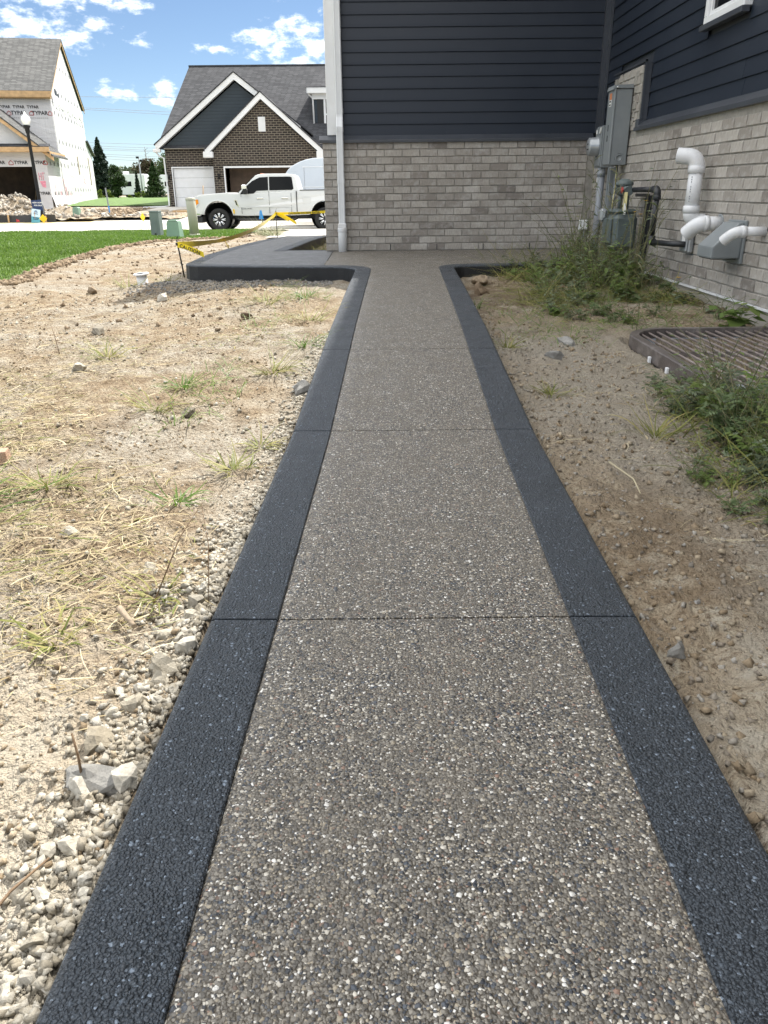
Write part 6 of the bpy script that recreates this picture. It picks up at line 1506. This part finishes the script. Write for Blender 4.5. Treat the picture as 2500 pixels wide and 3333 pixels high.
# dirt pile across the street
def heap(name, label, cx, cy, pts, base, mat, seed, nrock):
    t = empty(name, (cx, cy, base), 0, label, 'dirt pile'); r2 = np.random.default_rng(seed)
    gx2, gy2 = np.meshgrid(np.linspace(-6, 6, 60), np.linspace(-2.5, 2.5, 30))
    def hz(x, y):
        z = -.25+0*x
        for px, py, ph, pw in pts: z = np.maximum(z, ph*np.exp(-((x-px)/pw)**2-((y-py)/(pw*.8))**2))
        return z+.12*fbm(x+cx, y+cy, 2.2, 4, .6)
    z = hz(gx2, gy2); ii2 = (np.arange(29)[:, None]*60+np.arange(59)[None]).ravel()
    mesh_np('mound', np.stack([gx2.ravel(), gy2.ravel(), z.ravel()], 1), np.stack([ii2, ii2+1, ii2+61, ii2+60], 1), mat, t, True)
    x = r2.uniform(-5.5, 5.5, nrock); y = r2.uniform(-2.3, 1.2, nrock); zz = hz(x, y); k = zz > .02
    o = gravel('clods', x[k], y[k], (.04+.11*r2.random(nrock)**1.7)[k], M['rock_shade'], None, None, seed, zf=lambda a, b: zz[k]); o.parent = t
heap('dirt_pile', 'large heap of clods behind the black silt fence', -19.6, 41.2, [(-.5, 0, 1.25, 2.3), (1.5, .1, 1.0, 1.1), (-3.5, 0, 1.1, 2.2)], -.2, M['soil'], 41, 1500)
heap('dirt_pile', 'lower heap of churned earth between lamp and green box', -15.6, 41.6, [(-.3, 0, .55, .9), (.7, .2, .4, .7)], -.18, M['soil'], 42, 700)
n = 1500; xq = r.uniform(-19, -13.2, n); yq = r.uniform(40.6, 47, n); gravel('site_clods', xq, yq, .03+.10*r.random(n)**2.5, M['clod'], 'churned clods of the building site across the street', 'clods', 43)

# ================================================================== STRAW AND GRASS
def ribbons(x, y, z, az, length, width, arch, curv, r, droop=.0, seg=4, lift=None):
    """lying or arching stalks: returns V, F"""
    n = len(x); T = np.linspace(0, 1, seg+1); V = np.empty((n, seg+1, 2, 3))
    for i, t in enumerate(T):
        a = az+curv*t; px = x+np.cos(az+curv*t*.5)*length*t; py = y+np.sin(az+curv*t*.5)*length*t
        pz = z+arch*length*4*t*(1-t)*.25 if lift is None else z+lift*length*(t-droop*t*t)
        w = width*(1-.85*t**2)/2+.0003; nx_, ny_ = -np.sin(a), np.cos(a); tl = .5*np.sin(x*91+y*57)
        V[:, i, 0] = np.stack([px+nx_*w, py+ny_*w, pz+w*tl], 1); V[:, i, 1] = np.stack([px-nx_*w, py-ny_*w, pz-w*tl], 1)
    k = np.arange(n)[:, None]*(2*(seg+1))+np.arange(seg)[None]*2; k = k.ravel()
    return V.reshape(-1, 3), np.stack([k, k+1, k+3, k+2], 1)
def straw_field(n, seed, mat, label, xr_, yr_, dens, lmin, lmax, wmax, cat='straw', lift=.3):
    r = np.random.default_rng(seed); x = r.uniform(*xr_, n*3); y = yr_[0]+(yr_[1]-yr_[0])*r.random(n*3)**1.1
    p = dens(x, y); k = (r.random(n*3) < p) & off_walk(x, y); x, y = x[k][:n], y[k][:n]; n = len(x)
    L = lmin+(lmax-lmin)*r.random(n)**2.2; az = r.normal(0, .9, n)+np.where(r.random(n) < .5, .25, math.pi+.25)
    # stalks must not lie across the concrete
    ex, ey = x+np.cos(az)*L, y+np.sin(az)*L; ok = off_walk(ex, ey) & off_walk((x+ex)/2, (y+ey)/2); x, y, L, az = x[ok], y[ok], L[ok], az[ok]; n = len(x)
    z0 = ground_z(x, y); z1 = ground_z(x+np.cos(az)*L, y+np.sin(az)*L); z = np.maximum(z0, z1)+.003+.012*r.random(n)
    V, F = ribbons(x, y, z, az, L, .0012+wmax*r.random(n)**2.5, lift*r.random(n), r.normal(0, .5, n), r)
    return tag(mesh_np('dry_straw', V, F, mat), label, cat, kind='stuff')
patch = lambda x, y, f=1.1, s=0: np.clip(.42+1.9*fbm(x+s, y-s, f, 3), 0, 1)
left_d = lambda x, y: patch(x, y)*np.clip((y-1.1)/.7, .12, 1)*np.clip((xl(y)-BW-x)/.35, .15, 1)
straw_field(9000, 61, M['straw'], 'mown dry straw scattered over the sunny earth', (-2.8, -.45), (.9, 4.6), left_d, .01, .10, .0032, lift=.15)
straw_field(420, 66, M['straw'], 'longer pale stalks lying in the mown straw', (-2.2, -.5), (1.2, 4.4), left_d, .08, .20, .0055, lift=.25)
straw_field(4200, 62, M['straw'], 'thin dry straw strewn over the back of the yard', (-4.6, -.5), (4.4, 8.2), lambda x, y: patch(x, y, .9, 5), .02, .13, .0045, lift=.15)
straw_field(2000, 63, M['straw_green'], 'withering green stalks among the dry straw', (-2.4, -.5), (1.1, 5.4), lambda x, y: left_d(x, y)**1.5, .02, .13, .004, lift=.4)
right_d = lambda x, y: np.clip((x-.8)/.5, .05, 1)*patch(x, y, 1.4, 9)*np.where((x > 1.5) & (y > 3.2) & (y < 5.3), 0, 1)
straw_field(1500, 64, M['straw'], 'dead stalks lying on the shaded earth right of the walk', (.75, 2.5), (1.2, 9.0), right_d, .02, .18, .004)
straw_field(3600, 65, M['straw_green'], 'flattened green grass across the shaded earth', (.9, 2.6), (5.4, 8.4), lambda x, y: np.clip(1.2-np.abs(y-6.3)/1.2, .1, 1)*right_d(x, y), .05, .30, .005, 'grass', .6)
TUFTS = []
def tuft_mesh(seed, n, hmin, hmax, spread, wid):
    r = np.random.default_rng(seed); a = r.random(n)*2*np.pi; d = np.abs(r.normal(size=n))*spread*.25; x, y = d*np.cos(a), d*np.sin(a)
    L = hmin+(hmax-hmin)*r.random(n); V, F = ribbons(x, y, np.zeros(n)-.005, a+r.normal(0, .4, n), L, wid*(.5+r.random(n)), 0, r.normal(0, .5, n), r, droop=r.random(n)*.9, lift=.35+.75*r.random(n), seg=5); return V, F
def tuft(name, label, x, y, s, seed, mat, n=60, hmin=.05, hmax=.22, spread=.25, wid=.0045, group=None, z=None, cat='grass tuft'):
    V, F = tuft_mesh(seed, n, hmin*s, hmax*s, spread*s, wid); o = mesh_np(name, V, F, mat); o.location = (x, y, gz(x, y) if z is None else z); return tag(o, label, cat, group)
for i, (x, y, s, mt, lb) in enumerate((
    (-1.42, 2.42, 1.1, 'grass', 'dense dark green grass clump at the left of the straw'), (-1.20, 2.58, .9, 'straw_green', 'withered clump of roots and pale blades beside the dark green clump'), (-1.30, 2.22, .7, 'straw_green', 'low yellowing tuft before the dark green clump'),
    (-.72, 2.48, .55, 'grass', 'small uprooted green grass bundle lying on the soil'), (-.585, 2.80, .6, 'straw_green', 'yellow green tuft beside the pale gravel strip'), (-.52, 3.1, .6, 'straw_green', 'thin tuft by the left border at the second joint'), (-.60, 1.78, .5, 'straw_green', 'spindly tuft leaning by the first joint of the left border'),
    (-.78, 1.55, .45, 'straw_green', 'low pale tuft in the gravel'), (-.62, 4.3, 1.0, 'straw_green', 'leaning grassy weed next to the rough concrete lump'), (-.50, 5.0, 1.0, 'grass', 'bright green weed tuft along the left border'), (-.56, 5.9, 1.1, 'straw_green', 'yellow green weed patch along the left border'),
    (-.66, 6.9, 1.1, 'grass', 'fresh green weeds along the border before the patio'), (-.95, 6.6, 1.2, 'straw_green', 'tall thin weeds on the rise before the patio'), (-1.7, 4.75, .9, 'straw_green', 'grey green tuft in the middle of the straw'), (-1.1, 3.65, .9, 'straw_green', 'spiky tuft amid mown straw'), (-1.05, 4.0, .7, 'grass', 'small dark tuft on bare soil'), (-2.75, 8.6, 1.3, 'straw_green', 'dry weeds around the clean-out pipe'), (-2.5, 9.3, 1.2, 'straw_green', 'dry weeds at the foot of the patio corner stake'),
    (.86, 3.85, .6, 'straw_green', 'small upright tuft right of the walk'), (1.15, 3.1, .9, 'straw_green', 'drooping grass clump between walk and window well'), (.80, 4.9, .7, 'straw_green', 'brownish grass tuft touching the right border'), (1.22, 1.55, .5, 'straw_green', 'dead clump of roots on the pale earth'), (.755, 6.6, .9, 'grass', 'dark grass tuft by the right border near the patio'))):
    tuft('grass_tuft', lb, x, y, s, 200+i, M[mt], n=110 if 'dense' in lb else 48)
# wispy grass among the weeds on the shaded side
def wisps(n, seed, xr2, yr2, hmin, hmax, label, cond=None, mat='straw_green'):
    r3 = np.random.default_rng(seed); x = r3.uniform(*xr2, n); y = r3.uniform(*yr2, n)
    if cond is not None: k = cond(x, y); x, y = x[k], y[k]
    n = len(x); V, F = ribbons(x, y, ground_z(x, y), r3.random(n)*6.28, hmin+(hmax-hmin)*r3.random(n)**1.6, .0018+.0035*r3.random(n), 0, r3.normal(0, .6, n), r3, droop=r3.random(n), lift=.25+.75*r3.random(n), seg=5)
    return tag(mesh_np('wispy_grass', V, F, M[mat]), label, 'grass', kind='stuff')
clump = lambda f, s: (lambda x, y: fbm(x+s, y+s, f, 2) > .02)
wisps(3600, 401, (1.2, 2.58), (6.2, 9.7), .10, .55, 'wispy grass between the weeds by the gas meter', clump(2.2, 3))
wisps(1500, 402, (.85, 2.5), (4.9, 7.6), .05, .22, 'thin grass spreading over the shaded earth', lambda x, y: (fbm(x+7, y+7, 1.6, 3) > .1) & ~((x > 1.5) & (y < 5.4)), 'weed_fresh')
wisps(900, 403, (1.1, 1.75), (2.2, 3.7), .06, .34, 'wispy grass between the weeds before the window well', lambda x, y: x > 1.05+(y-2.2)*.2)
wisps(900, 404, (-1.1, -.46), (3.2, 7.9), .04, .20, 'thin green grass along the sunny side of the left border', lambda x, y: (fbm(x+2, y+2, 1.8, 3) > .12) & off_walk(x, y), 'weed_fresh')
# twigs and sticks
for nm, lb, pts, rad_, mt in (
    ('bent_twig', 'thin bent brown stalk arching beside the first joint', [(-.60, 1.72, -.04), (-.545, 1.86, .10), (-.50, 1.95, .16), (-.47, 1.86, .08), (-.455, 1.74, -.03)], .0022, 'twig'),
    ('forked_twig', 'dark forked twig standing in the gravel', [(-.553, 1.10, -.05), (-.552, 1.10, .02), (-.56, 1.11, .062)], .003, 'twig'),
    ('wood_stick', 'short weathered stick lying on the soil', [(-.66, 1.67, -.005), (-.60, 1.59, -.008)], .010, 'wood_dk'),
    ('straw_stalk', 'long pale broken stalk on the brown shaded earth', [(.845, 2.72, .0), (.875, 2.52, .006), (.862, 2.40, .0)], .004, 'straw'),
    ('brown_twig', 'reddish brown twig lying across the gravel', [(-.60, .72, -.02), (-.55, .82, .012), (-.53, .90, -.01)], .003, 'twig'),
    ('weed_stalk', 'single dry stalk standing in the straw', [(-2.05, 4.9, -.05), (-2.06, 4.9, .08), (-2.08, 4.92, .17)], .0025, 'twig')):
    mb = MB(); mb.tube(pts, rad_, 6, r_end=rad_*.6); tag(mb.build(nm, M[mt]), lb, 'twig')
# ================================================================== WEEDS
def weed_parts(seed, nst, h, lean, leaf, nleaf, lobed=False, broad=False):
    """returns (stem MB, leaf V, F) of one bushy weed"""
    r = np.random.default_rng(seed); mb = MB(); LV = []; LF = []; b = 0
    for s in range(nst):
        a = r.random()*6.28; hh = h*(.45+.6*r.random()); ln = lean*(.3+r.random()); d0 = .05*r.random()
        pts = []
        for i in range(5):
            t = i/4; pts.append((math.cos(a)*(d0+ln*hh*t*t)+.01*r.normal(), math.sin(a)*(d0+ln*hh*t*t)+.01*r.normal(), hh*t*(1-.15*t)))
        mb.tube(pts, .0028, 4, caps=False, r_end=.001)
        for k in range(nleaf):
            t = .12+.88*(k+r.random())/nleaf; i = min(3, int(t*4)); f = t*4-i; p = np.array(pts[i])*(1-f)+np.array(pts[i+1])*f
            la = r.random()*6.28; up_ = r.uniform(-.25, .6); L = leaf*(.55+.75*r.random())*(1.15-.55*t); d = np.array([math.cos(la), math.sin(la), up_]); d /= np.linalg.norm(d)
            sd_ = np.array([-math.sin(la), math.cos(la), .25*r.normal()]); w = L*(.42 if broad else .17)
            def kite(p0, d, sd_, L, w):
                nonlocal b
                m = p0+d*L*.45-np.array([0, 0, .06*L]); tip = p0+d*L-np.array([0, 0, .28*L])
                LV.extend([p0, m+sd_*w, tip, m-sd_*w, m+np.array([0, 0, -.12*w])]); LF.extend([(b, b+4, b+1), (b+1, b+4, b+2), (b+2, b+4, b+3), (b+3, b+4, b)]); b += 5
            kite(p, d, sd_, L, w)
            if lobed:
                for q in (.3, .55, .75):
                    for sg in (-1, 1):
                        dd = d*.55+sd_*sg*.9; kite(p+d*L*q, dd/np.linalg.norm(dd), d, L*.5*(1-q*.4), L*.09)
    return mb, np.array(LV), np.array(LF)
WEEDS = {}
for key, args in {'bush': (1, 10, .46, .5, .075, 7), 'bush2': (2, 11, .36, .75, .065, 8), 'rag': (3, 7, .40, .6, .095, 6, True), 'rag2': (4, 8, .30, .9, .085, 6, True), 'broad': (5, 8, .22, .7, .11, 5, False, True), 'tall': (6, 7, .85, .3, .055, 9), 'wisp': (7, 6, .62, .5, .05, 5)}.items():
    mb, LV, LF = weed_parts(*args); WEEDS[key] = (mb, LV, LF)
WEED_ME = {}
def weed(name, label, key, x, y, s, rz, group, mat='weed'):
    t = empty(name, (x, y, gz(x, y)-.01), rz, label, 'weed', group); t.scale = (s, s, s)
    if (key, mat) not in WEED_ME:
        mb, LV, LF = WEEDS[key]; a = mb.build('stems', M['weed_stem'], t, fix=False); b_ = mesh_np('leaves', LV, LF, M[mat], t); WEED_ME[(key, mat)] = (a.data, b_.data)
    else:
        a, b_ = WEED_ME[(key, mat)]; link_mesh('stems', a, t); link_mesh('leaves', b_, t)
    return t
rw = random.Random(12)
def region(label, group, keys, n, fx, smin, smax, mats=('weed', 'weed_grey', 'weed_fresh'), name='leafy_weed'):
    for i in range(n):
        mat = rw.choice(mats); x, y = fx(i); weed(name, label, rw.choice(keys), x, y, rw.uniform(smin, smax), rw.uniform(0, 6.28), group, mat)
region('tall bushy weed crowding around the gas meter', 'weeds around the gas meter', ['wisp', 'tall', 'tall', 'rag', 'bush2', 'wisp'], 40, lambda i: (rw.uniform(1.95, 2.55), rw.uniform(7.2, 9.5)), .9, 1.55)
region('bushy weed spreading in front of the gas meter', 'weeds in front of the gas meter', ['bush2', 'broad', 'wisp', 'rag2', 'rag'], 40, lambda i: (rw.uniform(1.35, 2.5), rw.uniform(6.6, 9.0)), .7, 1.15)
region('low weed creeping below the white edge strip', 'weeds below the brick wall', ['bush2', 'broad', 'rag2'], 24, lambda i: (rw.uniform(1.3, 2.55), rw.uniform(5.7, 7.2)), .45, .8)
region('feathery lobed weed in front of the window well', 'weeds in front of the window well', ['rag', 'rag2', 'wisp', 'rag'], 34, lambda i: (lambda y: (1.27+(y-2.5)*.17+rw.uniform(0, .28), y))(rw.uniform(2.55, 3.8)), .55, 1.0)
region('feathery lobed weed left of the window well corner', 'weeds in front of the window well', ['rag2'], 6, lambda i: (rw.uniform(1.3, 1.5), rw.uniform(3.3, 4.0)), .35, .55)
region('small lobed weed on the pale earth before the window well weeds', 'low weeds on the shaded earth', ['rag2', 'bush2'], 18, lambda i: (rw.uniform(1.12, 1.5), rw.uniform(1.95, 2.75)), .28, .5)
for x, y, s, rz, lb in ((2.45, 5.42, 1.0, .5, 'broad leaved plant rising at the far corner of the window well'), (2.30, 3.5, 1.15, 2.0, 'tall leafy plant leaning over the window well grate'), (2.52, 4.4, .9, 3, 'dark leafy plant between the grate and the brick wall')):
    weed('leafy_plant', lb, 'broad' if s != 1.15 else 'tall', x, y, s*1.3, rz, None, 'weed_fresh' if y > 5 else 'weed')
for i, (x, y, h) in enumerate(((2.15, 7.9, 1.0), (2.0, 7.35, .85), (2.25, 8.8, 1.15), (1.75, 5.35, .5), (1.72, 4.95, .55), (2.4, 7.0, .75))):
    V = []; t = empty('seeding_grass', (x, y, gz(x, y)), rw.uniform(0, 6), 'tall thin grass stem with seed head standing among the weeds', 'grass stem', 'tall seeding grass stems')
    mb = MB(); bx = rw.uniform(-.15, .15)*h
    pts = [(bx*(k/5)**2, .4*bx*(k/5)**2, h*k/5) for k in range(6)]; mb.tube(pts, .0025, 5, r_end=.0012); mb.build('stem', M['weed_stem'], t)
    mb = MB()
    for q in range(7):
        k = 3.6+q*.2; f = k/5; p = (bx*f*f, .4*bx*f*f, h*f); a = q*2.2; mb.tube([p, (p[0]+.05*math.cos(a), p[1]+.05*math.sin(a), p[2]+.05), (p[0]+.09*math.cos(a), p[1]+.09*math.sin(a), p[2]+.06)], [.0015, .004, .001], 4)
    mb.build('seed_head', M['weed_stem'], t)
for x, y, z in ((2.35, 7.62, .73), (2.3, 7.28, .72), (2.35, 7.33, .83), (2.42, 6.5, .26)):
    g_ = gz(x, y); t = empty('yellow_flower', (x, y, g_), rw.uniform(0, 6), 'small yellow wildflower on a thin stem by the gas pipes', 'flower', 'yellow wildflowers')
    mb = MB(); mb.tube([(0, 0, 0), (.02, .01, (z-g_)*.5), (0, 0, z-g_)], .002, 5); mb.build('stem', M['weed_stem'], t)
    mb = MB()
    for q in range(7): a = q*.9; mb.add([(0, 0, z-g_), (.012*math.cos(a-.35), .012*math.sin(a-.35), z-g_+.006), (.024*math.cos(a), .024*math.sin(a), z-g_+.008), (.012*math.cos(a+.35), .012*math.sin(a+.35), z-g_+.006)], [(0, 1, 2, 3)])
    mb.build('petals', M['yellow_petal'], t)
# pale feathery weed by the marking flag and weeds by the garage bed
for i, (x, y, s, lb) in enumerate(((-3.15, 22.3, 3.0, 'pale feathery weed beside the blue marking flag'), (-2.7, 20.6, 1.8, 'pale dry weed at the end of the front walk'))): tuft('feathery_weed', lb, x, y, s, 300+i, M['weed_pale'], n=220, hmax=.28, wid=.007, cat='weed', z=gb(x, y)+.02)
for i, (x, y, s) in enumerate(((-.95, 11.6, 1.5), (-.9, 12.6, 1.6), (-1.02, 14, 1.8), (-.9, 16, 2))): tuft('bed_weed', 'dry weed in the planting bed beside the garage corner', x, y, s, 320+i, M['straw_green'], n=60, cat='weed', group='weeds in the planting bed', z=gb(x, y)+.02)
